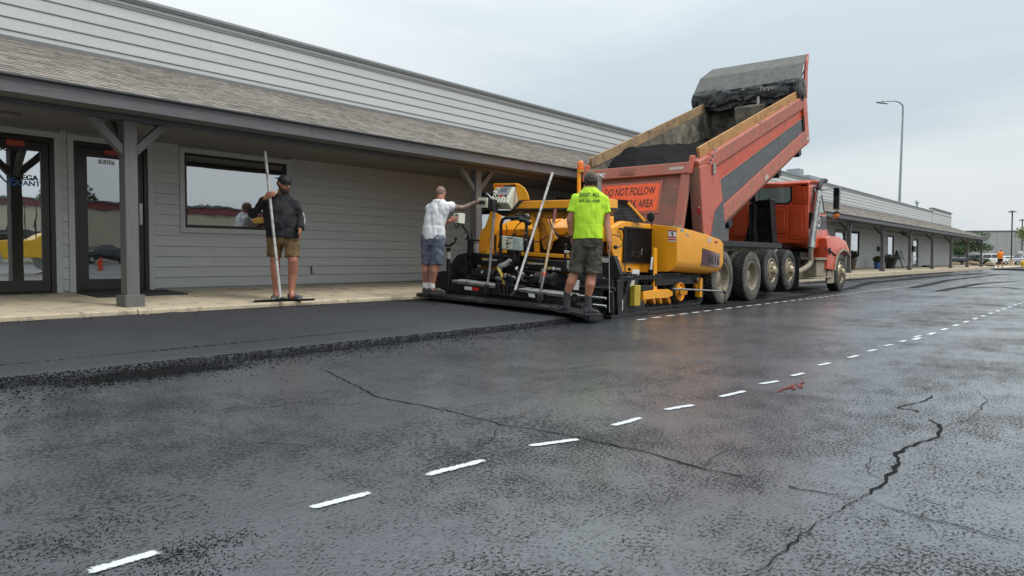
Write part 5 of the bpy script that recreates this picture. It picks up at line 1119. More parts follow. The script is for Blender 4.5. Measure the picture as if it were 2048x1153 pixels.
for pts, r in ((((991, 470), (990, 500), (994, 511), (1003, 513), (1010, 507)), .02), (((1028, 467), (1027, 500), (1030, 522), (1036, 525), (1040, 505)), .022), (((1022, 504), (1020, 518), (1012, 528), (998, 532)), .026),
               ((( 1012, 450), (1014, 460), (1013, 468)), .008), (((1045, 442), (1034, 452), (1029, 460), (1032, 470)), .008), (((1110, 466), (1117, 478), (1121, 470)), .010), (((1068, 484), (1080, 484), (1095, 472)), .010), (((1098, 436), (1104, 455), (1112, 466), (1118, 470)), .010)):
    rod('hose', 'hose', [P_(*q, 9.44) for q in pts], r, n=8)
rod('burner_sleeve', 'dirty_white', [P_(*q, 9.42) for q in ((1021, 520), (1012, 529), (1000, 533), (995, 537))], [.03, .045, .04, .02], n=10)
rod('joystick_bracket', 'black_steel', [P_(1040, 440, 9.45), P_(1052, 442, 9.45), P_(1060, 448, 9.45)], .035, n=10); plate('connector', 'black_steel', [(1028, 428), (1036, 427), (1037, 437), (1029, 438)], 9.6, .08, bevel=.015)
plate('wall_bracket', 'chrome', [(1050, 428), (1056, 428), (1058, 434), (1052, 434)], 9.7, .03)
# pedestal control right of the wooden shovel, by the man in lime
rod('lever_stem', 'black_steel', [P_(1131, 492, 9.2), P_(1130, 540, 9.2)], .018); plate('lever_panel', 'console_grey', [(1128, 501), (1138, 503), (1136, 508), (1128, 507)], 9.15, .03)
g = MB(); g.ball(P_(1131, 491, 9.2), .024, 10); g.build('lever_knob', 'black_matt', pv, smooth=60); plate('label', 'dirty_white', [(1134, 521), (1141, 522), (1141, 540), (1134, 538)], 9.6, .006)
# ---- right side: engine panel with its mesh door
sp_ = plateY('side_panel', 'paver_yellow', [(1222, 456), (1247, 442.5), (1313, 450.5), (1313, 492), (1306, 546), (1242, 545), (1225, 505)], PVR, .11, bevel=.012)
plateY('panel_recess', 'black_matt', [(1252, 456.5), (1304, 461), (1303, 525), (1249, 523)], PVR-.006, .008, sp_, 0)
g = MB()
def gp(u, v): return PY(1250, 455, PVR-.02).lerp(PY(1307, 460, PVR-.02), u).lerp(PY(1247, 524, PVR-.02).lerp(PY(1306, 526, PVR-.02), u), v)
for i in range(17): g.bar(gp(i/16, 0), gp(i/16, 1), .010, .010, (0, 1, 0))
for j in range(15): g.bar(gp(0, j/14), gp(1, j/14), .010, .010, (0, 1, 0))
stuff(g.build('mesh_grille', 'black_steel', sp_))
g = MB()
for a, b in ((gp(0, 0), gp(1, 0)), (gp(0, 1), gp(1, 1)), (gp(0, 0), gp(0, 1)), (gp(1, 0), gp(1, 1))): g.bar(a, b, .03, .03, (0, 1, 0))
g.build('grille_frame', 'black_steel', sp_)
for k in range(2): rod('coolant_pipe', 'chrome', [PY(*q, PVR+.0) for q in ((1262, 505+6*k), (1278, 507+6*k), (1283, 503+5*k), (1284, 497))], .020, sp_)
g = MB()
for i in range(9): c = PY(1307.5, 460+i*4.9, PVR-.008); g.box(c.x-.012, c.x+.012, c.y-.004, c.y, c.z-.014, c.z+.014)
stuff(g.build('vent_slot', 'black_matt', sp_))
rod('door_hinge', 'black_steel', [PY(1239, 458, PVR-.04), PY(1246, 459, PVR-.05), PY(1248, 466, PVR-.04)], .02, sp_); rod('strap', 'hose', [PY(*q, PVR-.06) for q in ((1225, 469), (1240, 474), (1246, 484), (1244, 492), (1234, 496))], .008, n=6)
g = MB(); g.ball(PY(1231, 495, PVR-.08), .035, 12); g.build('strap_knob', 'black_matt', pv, smooth=60)
rod('coil_cable', 'hose', [PY(1250+2.5*math.sin(i*1.9), 524+i*1.05, PVR-.06) for i in range(20)], .006, n=5)
g = MB(); g.ball(PY(1259, 539, PVR-.08), .03, 12); g.build('sensor', 'black_matt', pv, smooth=60)
# sloped mesh guard on the engine
mg = [V((11.05, 6.9, 2.0)), V((11.05, 7.7, 2.0))]
def mgp(u, v): return PX(1221, 404, 11.5).lerp(PX(1256, 406, 11.5), u).lerp(PX(1216, 441, 11.15).lerp(PX(1290, 443, 11.5), u), v)
g = MB()
for i in range(19): g.bar(mgp(max(0, i/16-.12), 0 if i > 1 else .0), mgp(min(1, i/16+.12), 1), .008, .008); g.bar(mgp(min(1, i/16+.02), 0), mgp(max(0, i/16-.14), 1), .008, .008)
stuff(g.build('mesh_guard', 'black_steel', pv))
g = MB(); g.bar(mgp(0, 0), mgp(1, 0), .05, .09); g.build('guard_bar', 'black_steel', pv); g = MB(); g.bar(mgp(1, 0), mgp(1, 1), .03, .03); g.build('guard_edge', 'paver_yellow', pv)
g = MB(); g.prism([mgp(.02, .05)+V((.12, 0, -.02)), mgp(.98, .05)+V((.12, 0, -.02)), mgp(.98, 1)+V((.12, 0, -.02)), mgp(.02, 1)+V((.12, 0, -.02))], (.03, 0, 0)); g.build('radiator', 'black_matt', pv)
rod('exhaust_pipe', 'steel', [P_(*q, 11.4) for q in ((1198, 385), (1198, 366), (1200, 358), (1204, 352))], [.05, .05, .048, .046], n=14)
rod('guard_post', 'black_steel', [P_(1303, 452, 11.7), P_(1303, 440, 11.7)], .012); g = MB(); g.lathe([(0, 0), (.07, .0), (.085, .02), (.07, .04), (0, .045)], P_(1303, 435, 11.7), (-1, .2, 0), 20); g.build('round_mirror', 'black_matt', pv, smooth=40)
# beacon on its mast
rod('beacon_mast', 'paver_yellow', [P_(1158, 340, 11.7), P_(1158, 425, 11.7)], .035, n=12)
c = P_(1161, 341, 11.7); g = MB(); g.lathe([(0, 0), (.055, 0), (.06, .01), (.06, .045), (.056, .05), (.06, .055), (.06, .10), (.056, .105), (.06, .11), (.055, .15), (.045, .165), (0, .17)], c, (0, 0, 1), 18); g.build('beacon', 'amber', pv, smooth=35)
g = MB(); g.cyl(c+V((0, 0, -.03)), c, .065, .06, 18); g.build('beacon_base', 'olive_block', pv)
# ---- hopper wings
def wing(y0, s, nm):
    secs = [(12.07, 1.46, .70), (12.6, 1.43, .68), (13.3, 1.36, .645), (13.85, 1.29, .62), (14.0, 1.22, .66)]
    g = MB(); rows = []
    for k, (x, zt, zb) in enumerate(secs):
        o_ = [(0, zt), (0, zb+.20), (.03, zb+.10), (.09, zb+.04), (.18, zb+.012), (.42, zb), (.60, zb)]
        i_ = [(.60, zb+.03), (.42, zb+.03), (.19, zb+.045), (.115, zb+.07), (.065, zb+.12), (.035, zb+.20), (.035, zt)]
        rows.append([g.bm.verts.new((x, y0+s*a, z)) for a, z in o_+i_])
    for p_, q_ in zip(rows, rows[1:]):
        for k in range(len(p_)): g.bm.faces.new((p_[k], p_[(k+1) % len(p_)], q_[(k+1) % len(q_)], q_[k]))
    g.bm.faces.new(rows[0]); g.bm.faces.new(rows[-1][::-1]); w_ = g.build(nm, 'paver_yellow', pv, bevel=.006, smooth=30)
    g = MB(); g.prism([V((12.04, y0, 1.46)), V((12.04, y0+s*.52, 1.53)), V((12.04, y0+s*.52, .70)), V((12.04, y0+s*.18, .705)), V((12.04, y0+s*.08, .74)), V((12.04, y0+s*.02, .82)), V((12.04, y0, .92))], (.028, 0, 0)); g.build('wing_rear_panel', 'paver_yellow', w_, bevel=.004)
    return w_
wr = wing(5.90, 1, 'hopper_wing'); wing(8.72, -1, 'hopper_wing')
g = MB(); g.box(12.1, 13.95, 6.5, 8.15, .55, .66); g.box(12.08, 12.2, 6.42, 8.3, .66, 1.45); g.build('hopper_floor', 'black_steel', pv)
g = MB(); rows = []
for i in range(23):
    r = []
    for j in range(21):
        x = 12.22+1.72*i/22; y = 5.96+2.70*j/20; z = 1.02+.24*math.exp(-((x-13.2)/.6)**2)-.5*max(0, abs(y-7.3)/1.35-.45)**2+.04*noise.noise((x*7, y*7, 0)); r.append(g.bm.verts.new((x, y, z)))
    rows.append(r)
for p_, q_ in zip(rows, rows[1:]):
    for k in range(20): g.bm.faces.new((p_[k], p_[k+1], q_[k+1], q_[k]))
stuff(g.build('hopper_mix', 'hot_asphalt', pv))
D8 = [(1405, 496.5), (1440.5, 508.5), (1438.5, 535.5), (1402.5, 531)]
m_, t_, b_ = nodes('decal_fade'); tc_ = t_.nodes.new('ShaderNodeTexCoord'); sx_ = t_.nodes.new('ShaderNodeSeparateXYZ'); rp_ = t_.nodes.new('ShaderNodeValToRGB'); b_.inputs['Roughness'].default_value = .45
rp_.color_ramp.elements[0].color = (.05, .008, .018, 1); rp_.color_ramp.elements[1].color = (.26, .18, .185, 1); rp_.color_ramp.elements[0].position = .35
t_.links.new(tc_.outputs['Generated'], sx_.inputs[0]); t_.links.new(sx_.outputs[0], rp_.inputs[0]); t_.links.new(rp_.outputs[0], b_.inputs['Base Color'])
dp = plateY('fleet_decal', 'decal_fade', D8, 5.896, .003, wr, 0)
a, b = PY(1417, 519, 5.8945), PY(1438, 523, 5.8945)
text('fleet_number', '8616', .25, 'ink', dp, a.lerp(b, .5), (b-a), (0, 0, 1), True, shear=.12, width=.50)
pts = [PX(*q, 12.034) for q in ((1337, 459), (1353.5, 461), (1352, 484), (1336, 483))]
g = MB(); g.prism(pts, (.004, 0, 0)); wlb = g.build('warning_label', 'white_paint', wr)
for f0, f1 in ((.03, .15), (.58, .70), (.78, .90)):
    g = MB(); q = [pts[0].lerp(pts[3], f0), pts[1].lerp(pts[2], f0), pts[1].lerp(pts[2], f1), pts[0].lerp(pts[3], f1)]; g.prism([v+V((-.002, 0, 0)) for v in q], (.0015, 0, 0)); g.build('label_band', 'red_paint', wlb)
g = MB(); q = [(.35, .2), (.6, .22), (.55, .4), (.7, .5), (.5, .54), (.4, .4)]; g.prism([pts[0].lerp(pts[1], a_).lerp(pts[3].lerp(pts[2], a_), b_)+V((-.002, 0, 0)) for a_, b_ in q], (.0015, 0, 0)); g.build('label_figure', 'ink', wlb)
plateY('maker_plate', 'steel', [(1372, 467.5), (1378, 468.5), (1378, 472), (1372, 471)], 5.895, .004, wr, 0); plateY('flag_sticker', 'lead_blue', [(1362, 457.5), (1367, 458), (1367, 463.5), (1361, 463)], 5.895, .004, wr, 0)
plateY('inspection_sticker', 'dirty_white', [(1417, 475), (1423, 476), (1422, 486), (1416, 485)], 5.895, .004, wr, 0); plateY('red_reflector', 'red_lens', [(1430, 482), (1436, 483), (1435, 487), (1429, 486)], 5.895, .004, wr, 0)
plateY('wing_strut', 'paver_yellow', [(1309, 496), (1315, 497), (1314, 602), (1307, 602)], 6.16, .05); rod('wing_cylinder', 'chrome', [PY(1304, 515, 6.2), PY(1301, 540, 6.2)], .03); rod('wing_cylinder', 'black_steel', [PY(1308, 500, 6.22), PY(1304, 517, 6.22)], .042); rod('wing_cylinder', 'black_steel', [PY(1302, 540, 6.22), PY(1304, 570, 6.22)], .05)
# ---- track undercarriage
TR = MB(); loop = []
TX0, TX1, tr_ = 11.0, 13.35, .27
zc_ = .05+tr_+.03
for i in range(24): loop.append((TX0+(TX1-TX0)*i/24, zc_-tr_))
for i in range(12): a = -1.5708+3.14159*i/12; loop.append((TX1+tr_*math.cos(a), zc_+tr_*math.sin(a)))
for i in range(24): loop.append((TX1-(TX1-TX0)*i/24, zc_+tr_))
for i in range(12): a = 1.5708+3.14159*i/12; loop.append((TX0+tr_*math.cos(a), zc_+tr_*math.sin(a)))
def track(y0, y1):
    g = MB(); n = len(loop); oa = []
    for k in range(n):
        x, z = loop[k]; x2, z2 = loop[(k+1) % n]; x0_, z0_ = loop[k-1]; d = V((x2-x0_, 0, z2-z0_)).normalized(); nn = V((d.z, 0, -d.x)); o_ = V((x, 0, z))
        oa.append((g.bm.verts.new(V((x, y0, z))), g.bm.verts.new(V((x, y1, z))), g.bm.verts.new(V((x, y1, z))-nn*.035), g.bm.verts.new(V((x, y0, z))-nn*.035)))
        m = Matrix((d, V((0, 1, 0)), nn)).transposed(); g.obox(V((x, (y0+y1)/2, z))+nn*.012, (.06, y1-y0+.01, .026), m); g.obox(V((x, y0+.06, z))-nn*.055, (.045, .05, .05), m)
    for k in range(n):
        A_, B_ = oa[k], oa[(k+1) % n]
        for j in range(4): g.bm.faces.new((A_[j], A_[(j+1) % 4], B_[(j+1) % 4], B_[j]))
    return stuff(g.build('track_belt', 'rubber', pv))
track(6.12, 6.46); track(8.22, 8.56)
plateY('track_frame', 'paver_yellow', [(1287, 584), (1312, 580), (1338, 579), (1346, 584), (1346, 592), (1335, 597), (1312, 598), (1287, 601)], 6.10, .16, bevel=.01)
def disc(q, y, r, nm, m, w_=.10, hub=True):
    c = PY(*q, y); g = MB(); g.lathe([(0, -.0), (r*.55, 0), (r*.62, .03), (r*.88, .03), (r*.92, -.005), (r, 0), (r, w_), (0, w_)], c, (0, 1, 0), 24); o = g.build(nm, m, pv, smooth=35)
    if hub: g = MB(); g.lathe([(0, -.10), (r*.30, -.10), (r*.34, -.08), (r*.36, .01), (0, .01)], c, (0, 1, 0), 16); g.build('hub', m, o, smooth=35)
    return o
disc((1362, 584), 6.10, .165, 'idler_wheel', 'paver_yellow'); disc((1354, 585), 6.13, .19, 'idler_tyre', 'rubber', hub=False)
for x in (1290, 1309, 1322, 1339): disc((x, 602), 6.10, .055, 'track_roller', 'paver_yellow_dirty', .12, False)
rod('axle_boss', 'paver_yellow', [PY(1367, 584, 5.98), PY(1362, 584, 6.1)], .06, n=16)
plateY('front_bracket', 'paver_yellow_dirty', [(1388, 556), (1405, 556), (1405, 594), (1398, 593), (1392, 575)], 6.14, .06, bevel=.008); plateY('push_roller_bracket', 'paver_yellow', [(1401, 556), (1406, 557), (1404, 595), (1400, 595)], 6.08, .1)
plateY('hopper_skirt', 'black_steel', [(1312, 548), (1355, 546), (1425, 555), (1410, 567), (1312, 572)], 6.14, .03); g = MB(); g.tube([PY(1395, 556, 6.1), PY(1393, 560, 6.1), PY(1397, 561, 6.1)], .02, 6); g.build('hook', 'steel', pv)
rod('guide_rod', 'steel', [PY(1346, 578, 5.84), PY(1449, 583, 5.84)], .016, n=8); rod('rod_tip', 'black_steel', [PY(1445, 581, 5.84), PY(1451, 587, 5.84)], .022, n=8)
rod('guide_chain', 'black_steel', [PY(1450, 587, 5.84), PY(1450, 600, 5.84), PY(1449.5, 612, 5.84)], .010, n=6)
# ---- end gate on the right of the screed
eg = plateY('end_gate', 'black_steel', [(1223, 612), (1228, 600), (1250, 594), (1258, 562), (1276, 560), (1282, 600), (1291, 608), (1293, 625), (1225, 637)], 5.80, .04, bevel=.005)
plateY('end_gate_ski', 'black_steel', [(1222, 633), (1296, 622), (1299, 626), (1292, 631), (1225, 641)], 5.74, .14, bevel=.006)
plateY('gate_column', 'black_steel', [(1234, 562), (1246, 558), (1248, 630), (1236, 632)], 5.76, .05, bevel=.006); plateY('gate_slot', 'dirty_white', [(1244.5, 600), (1246.5, 600), (1246, 622), (1244, 622)], 5.752, .006); plateY('gate_slot', 'black_matt', [(1237, 604), (1239.5, 604), (1239, 625), (1236.5, 625)], 5.752, .006)
for a, b in (((1236, 548), (1236, 600)), ((1244, 552), (1244, 590)), ((1252, 548), (1250, 596))): rod('gate_jack', 'black_steel', [PY(*a, 5.86), PY(*b, 5.86)], .022, n=8)
plateY('gate_top', 'black_steel', [(1236, 556), (1262, 552), (1264, 563), (1236, 567)], 5.84, .12, bevel=.01); plateY('gate_block', 'olive_block', [(1270, 571), (1282, 571), (1281, 612), (1269, 613)], 5.72, .12, bevel=.008)
plateY('label', 'dirty_white', [(1264, 562), (1270, 561), (1268, 574), (1260, 574)], 5.79, .006); plateY('pull_arm', 'black_steel', [(1282, 571), (1307, 571), (1307, 582), (1283, 583)], 6.12, .06, bevel=.008)
lc = PY(1272, 546, 5.80); g = MB(); g.obox(lc, (.05, .11, .09), Matrix.Rotation(.5, 3, 'Y')); ll = g.build('flood_lamp', 'console_grey', pv, bevel=.012); g = MB(); g.obox(lc+V((-.030, 0, .016)), (.006, .095, .075), Matrix.Rotation(.5, 3, 'Y')); g.build('lamp_lens', 'white_paint', ll)
rod('lamp_bracket', 'black_steel', [lc+V((.02, 0, -.04)), PY(1262, 556, 5.82), PY(1250, 556, 5.84)], .012)
for pts in (((1240, 552), (1250, 546), (1258, 552), (1262, 545)), ((1232, 560), (1238, 552), (1246, 556)), ((1262, 568), (1256, 580), (1262, 590)), ((1228, 535), (1236, 546), (1242, 556))): rod('hose', 'hose', [PY(*q, 5.9) for q in pts], .013, n=6)
g = MB()
for i in range(16):                                            # auger seen between screed and tractor
    a = i*.8; y = 6.0+i*.165; g.obox((9.86, y, .40), (.30, .02, .12), Matrix.Rotation(a, 3, 'Y'))
g.cyl((9.86, 5.95, .40), (9.86, 8.6, .42), .045, None, 10); stuff(g.build('auger', 'black_steel', pv))
g = MB(); rows = []
for i in range(30):
    y = 5.86+2.8*i/29; rows.append([g.bm.verts.new((x+.03*noise.noise((y*6, x*5, 1)), y, z+.02*noise.noise((y*9, x*9, 3)))) for x, z in ((9.6, matz(y)-.1), (9.7, matz(y)+.05), (9.9, matz(y)+.08), (10.1, matz(y)-.02), (10.25, matz(y)-.12))])
for p_, q_ in zip(rows, rows[1:]):
    for k in range(4): g.bm.faces.new((p_[k], p_[k+1], q_[k+1], q_[k]))
stuff(g.build('auger_mix', 'hot_asphalt', pv))
# ================================================================== hand tools
def lute(name, label, top, bot, b0, b1, drop, hm, group=None, bh=.06):
    t = thing(name, label, 'asphalt rake', bot, group)
    g = MB(); g.tube([top, bot], .019, 12); g.build('handle', hm, t, smooth=50)
    g = MB(); d = (b1-b0); mid = b0.lerp(b1, .5); up = V((0, 0, 1)); n = d.normalized().cross(up)
    g.prism([b0+up*.012, b1+up*.012, b1+up*bh+n*.06, b0+up*bh+n*.06], n*.012); bl = g.build('blade', 'black_steel', t, bevel=.003)
    g = MB(); k = 26 if bh > .05 else 0
    for i in range(k): p = b0.lerp(b1, (i+.5)/k)+n*.006; g.bar(p+up*.02, p-up*.012, d.length/k*.6, .010, d)
    if k: stuff(g.build('teeth', 'black_steel', bl))
    g = MB(); g.tube([bot, bot.lerp(mid, .6)+up*.03, mid+up*bh+n*.05], .016, 8); g.bar(mid+up*bh+n*.05-d*.18, mid+up*bh+n*.05+d*.18, .03, .02); g.build('socket', 'black_steel', t)
    return t
b0, b1 = PX(972, 594, 8.72), PX(1078, 606, 8.78)
lute('asphalt_lute', 'pale handled asphalt rake leaning on the paver, blade on the screed platform', PX(1105, 346, 9.84), PX(1030, 581, 8.92), b0, b1, 0, 'handle_white')
sv_ = thing('shovel', 'wooden handled shovel with dark red grip leaning on the paver', 'shovel', PX(1080, 580, 8.98))
g = MB(); g.tube([PX(1110.5, 420, 9.84), PX(1107, 446, 9.70)], .026, 12); g.build('grip', 'grip_red', sv_, smooth=50)
g = MB(); g.tube([PX(1107, 446, 9.70), PX(1088, 549, 9.12)], .020, 12); g.build('handle', 'wood_handle', sv_, smooth=50)
g = MB(); g.tube([PX(1088, 548, 9.12), PX(1087.5, 553, 9.1)], .026, 12); g.build('collar', 'red_paint', sv_, smooth=50)
g = MB(); g.tube([PX(1087.5, 553, 9.1), PX(1085, 566, 9.03), PX(1081, 582, 8.98), PX(1079, 592, 8.96)], [.020, .020, .016, .012], 10); g.build('shank', 'handle_dark', sv_, smooth=50)
q = [PX(1076, 586, 8.96), PX(1083, 588, 8.96), PX(1086, 600, 8.93), PX(1082, 608, 8.92), PX(1076, 607, 8.92), PX(1074, 597, 8.94)]; g = MB(); g.prism(q, (.012, 0, .002)); g.build('blade', 'black_steel', sv_)
sv2 = thing('shovel', 'dark grey handled shovel standing upright before the left paver arm', 'shovel', PX(973, 590, 8.98))
g = MB(); g.tube([PX(989, 422, 9.5), PX(986, 455, 9.40), PX(979, 540, 9.14)], .020, 12); g.build('handle', 'handle_dark', sv2, smooth=50)
g = MB(); g.tube([PX(979, 540, 9.14), PX(976, 560, 9.06), PX(973, 572, 9.02)], [.02, .02, .014], 10); g.build('shank', 'handle_dark', sv2, smooth=50)
q = [PX(969, 568, 9.02), PX(976, 570, 9.02), PX(977, 590, 8.98), PX(972, 596, 8.97), PX(967, 588, 8.98)]; g = MB(); g.prism(q, (.012, 0, .002)); g.build('blade', 'black_steel', sv2)
# ================================================================== people
def remeshed(g, name, voxel, smooth=3, fold=0, fscale=8, seed=0, aniso=(1, 1, 1)):
    me = g.mesh(name); o = bpy.data.objects.new(name, me)
    m = o.modifiers.new('r', 'REMESH'); m.mode = 'VOXEL'; m.voxel_size = voxel; m.use_smooth_shade = True
    if smooth: s = o.modifiers.new('s', 'SMOOTH'); s.factor = .5; s.iterations = smooth
    r = evaluated(o); bpy.data.meshes.remove(me)
    if fold:
        old = [(v.co.copy(), v.normal.copy()) for v in r.vertices]; new = []
        for p, nn in old:
            q = V((p.x*fscale*aniso[0], p.y*fscale*aniso[1], p.z*fscale*aniso[2]))
            k = noise.noise(q+V((seed, 0, 0)))+.5*noise.noise(q*2.3+V((0, seed, 0))); new.extend(p+nn*fold*(k-.25*abs(k)))
        r.vertices.foreach_set('co', new)
    r.name = name; r.shade_smooth(); return r
def shell(g, name, m, parent, voxel, smooth=3, fold=0, fscale=8, seed=0, aniso=(1, 1, 1)):
    r = remeshed(g, name, voxel, smooth, fold, fscale, seed, aniso); off = wl(parent)
    r.transform(Matrix.Translation(-off))
    return link(name, r, m, parent)
def limb(g, pts, rs, n=14):
    g.tube(pts, rs, n)
    for p, r in zip(pts, rs): g.ball(p, r*.985, n)
def cloth(g, pts, rs, n=16):
    """a sleeve or trouser leg: like a limb, but cut flat at the hem"""
    g.tube(pts, rs, n)
    for p, r in list(zip(pts, rs))[:-1]: g.ball(p, r*.985, n)
def loft(g, rings, n=24):
    """rings of (centre, across vector, forward vector): closed elliptical hull"""
    rows = []
    for c, a, f in rings: rows.append([g.bm.verts.new(c+a*math.cos(6.28318*k/n)+f*math.sin(6.28318*k/n)) for k in range(n)])
    for A_, B_ in zip(rows, rows[1:]):
        for k in range(n): g.bm.faces.new((A_[k], A_[(k+1) % n], B_[(k+1) % n], B_[k]))
    g.bm.faces.new(rows[0][::-1]); g.bm.faces.new(rows[-1])
def hand(g, w_, d, palm, thumb, k=1.0, curl=.5):
    """palm and five fingers: d along the hand, palm the way the palm faces, thumb the side the thumb leaves"""
    d, palm, thumb = d.normalized(), palm.normalized(), thumb.normalized(); c = w_+d*.05*k
    loft(g, [(w_, thumb*.026*k, palm*.018*k), (w_+d*.03*k, thumb*.036*k, palm*.017*k), (w_+d*.075*k, thumb*.042*k, palm*.014*k), (w_+d*.09*k, thumb*.040*k, palm*.011*k)], 12)
    for i, (o_, l) in enumerate(((.031, .070), (.011, .080), (-.010, .075), (-.030, .058))):
        p = w_+d*.086*k+thumb*o_*k; pts = [p]; dd = d.copy(); r = .0098*k
        for s in range(3):
            dd = (dd+palm*curl*(.55 if s else .35)).normalized(); p = p+dd*l*k*(.45, .32, .23)[s]; pts.append(p)
        limb(g, pts, [r*1.05, r, r*.92, r*.78], 8)
    p = w_+d*.025*k+thumb*.028*k; pts = [p, p+(d*.6+thumb*.8+palm*.25)*.034*k, p+(d*.6+thumb*.8+palm*.25)*.034*k+(d*.8+thumb*.25+palm*.55*(curl+.4))*.038*k]
    limb(g, pts, [.0135*k, .0115*k, .009*k], 8)
def head(g, c, f, upv, k=1.0, nose=True):
    """skull, jaw, nose, ears, brow; c centre of the head, f facing"""
    f = f.normalized(); s = f.cross(upv).normalized(); u = s.cross(f)
    m = Matrix((s, f, u)).transposed()
    g.ball(c+u*.022*k, .1*k, 20, (.76, .96, .98), m); g.ball(c-u*.035*k+f*.022*k, .078*k, 18, (.80, .92, 1.02), m); g.ball(c-u*.085*k+f*.052*k, .035*k, 12, (1.1, .8, .7), m)
    if nose: g.ball(c-u*.012*k+f*.100*k, .018*k, 10, (.85, 1.1, 1.5), m); g.ball(c+u*.028*k+f*.082*k, .03*k, 10, (1.7, .55, .35), m); g.ball(c-u*.052*k+f*.088*k, .02*k, 10, (1.5, .6, .45), m)
    for q in (-1, 1): g.ball(c-u*.005*k+s*q*.078*k-f*.004*k, .03*k, 10, (.38, .62, 1), m)
    return s, f, u, m
def shoe(parent, heel, toe, k=1.0, m='shoe_dark', sm='sole', name='shoe'):
    d = (toe-heel); ln = d.length; d.normalize(); s = d.cross(V((0, 0, 1))).normalized(); u = s.cross(d)
    g = MB(); R3 = []
    for f, w_, h in ((-.04, .020, .035), (.0, .034, .058), (.15, .037, .072), (.35, .036, .066), (.55, .042, .050), (.78, .046, .038), (.93, .036, .030), (1.02, .014, .018)):
        R3.append((heel+d*ln*f+u*(h*.62+.018)*k, s*w_*k, u*h*.72*k))
    loft(g, R3, 16); up_ = shell(g, name, m, parent, .007, 2)
    g = MB(); pl = []
    for f, w_ in ((-.06, .018), (.0, .036), (.3, .037), (.55, .044), (.8, .048), (.96, .034), (1.04, .012)): pl.append((f, w_))
    a = [heel+d*ln*f+s*w_*k for f, w_ in pl]+[heel+d*ln*f-s*w_*k for f, w_ in pl[::-1]]
    g.prism([p for p in a], u*.026*k); g.build('sole', sm, up_, bevel=.006); return up_
Z = V((0, 0, 1))
def ground_view(fx, fz=0): return (RT*fx+FW*fz).normalized()       # a level direction given as (to the right, away) seen from the camera
def project_text(body, size, m, parent, target_me, off, origin, xd, yd, into, width):
    """lettering laid on a curved surface: every vertex is carried on to the cloth"""
    me = textmesh(body, size, True); xs_ = [v.co.x for v in me.vertices]; k = width/(max(xs_)-min(xs_))
    b = bmesh.new(); b.from_mesh(me); bmesh.ops.triangulate(b, faces=b.faces); bmesh.ops.subdivide_edges(b, edges=[e for e in b.edges if e.calc_length() > .03], cuts=1); b.to_mesh(me); b.free()
    tree = BVHTree.FromPolygons([v.co+off for v in target_me.vertices], [tuple(p.vertices) for p in target_me.polygons])
    for v in me.vertices:
        p = origin+xd*v.co.x*k+yd*v.co.y*1.0; h = tree.ray_cast(p-into*.5, into)[0]; v.co = ((h if h else p)-into*.010)-wl(parent)
    return link('lettering', me, m, parent)
# ------------------------------------------------------------------ 1: man in black with the rake
D = 10.55; J = lambda x, y, d=0.0: PD(x, y, D+d)
fwd = ground_view(.28, -1); acr = ground_view(1, .28)
base = V((6.36, 9.02, KZ+.01)); p1 = thing('person', 'bearded man in black long-sleeved shirt, khaki shorts and backward cap holding a rake', 'person', base)
zf = lambda p, z: V((p.x, p.y, z))
FZ_ = KZ+.014
aL, aR = J(553, 583, .06), J(583, 583, -.02)
hipL, hipR = J(551, 478), J(583, 478); kL, kR = J(550, 521, -.03), J(586, 522, -.05)
shL, shR = J(531, 407), J(588, 409); elL, elR = J(506, 428, .05), J(600, 437, .04); wrL, wrR = J(531, 396, -.22), J(600, 459, -.12)
g = MB()
tors = [((567, 482), .175, .15), ((567, 470), .20, .185), ((563, 450), .215, .205), ((561, 430), .215, .19), ((560, 413), .205, .155), ((561, 404), .18, .125), ((562.5, 397), .125, .10), ((564, 391), .082, .085)]
loft(g, [(J(*c), acr*a*.84, fwd*b*.80) for c, a, b in tors])
limb(g, [hipL, kL, J(551, 548, .0), aL], [.082, .064, .062, .042]); limb(g, [hipR, kR, J(586, 550, .0), aR], [.082, .066, .064, .042])
limb(g, [aL, J(552, 592, -.02)], [.042, .04]); limb(g, [aR, J(584, 592, -.06)], [.042, .04])
limb(g, [shL, elL, wrL], [.052, .042, .031]); limb(g, [shR, elR, wrR], [.052, .042, .032])
limb(g, [J(563, 398, .02), J(566, 382, -.02)], [.078, .068])
hc = J(568, 368.5, -.05); hf = (ground_view(.86, -.55)-Z*.42)
hs_, hfd, hu, hm = head(g, hc, hf, Z, 1.04)
hand(g, wrL, (ground_view(.75, -.3)+Z*.45), ground_view(.35, .9), Z*.9-RT*.3, 1.0, .95)
hand(g, wrR, (-Z+RT*-.05), -acr, fwd, 1.0, .35)
bd = shell(g, 'body', 'skin_red', p1, .0095, 2)
g = MB(); loft(g, [(J(*c)+Z*.0, acr*(a+.018), fwd*(b+.018)) for c, a, b in tors[1:]]+[(J(564.5, 389), acr*.078, fwd*.080)])
cloth(g, [shL, elL, elL.lerp(wrL, .93)], [.080, .068, .045]); cloth(g, [shR, elR, elR.lerp(wrR, .97)], [.080, .070, .046])
loft(g, [(J(567, 477), acr*.226, fwd*.205), (J(566, 468), acr*.228, fwd*.212), (J(565, 458), acr*.228, fwd*.212)])
shirt1 = shell(g, 'shirt', 'shirt_black', p1, .0105, 2, .022, 9, 3, (1, 1, .7))
for i, f in enumerate((.12, .22, .33, .42, .52, .62, .72, .83)):
    g = MB(); c = elR.lerp(wrR, f-.35) if f > .35 else shR.lerp(elR, .55+f); d = RT*.072+FW*-.025; g.obox(c+d*(1.0-.25*f), (.012, .03, .022), Matrix((FW, RT, Z)).transposed()); g.build('sleeve_print', 'letter_white', shirt1)
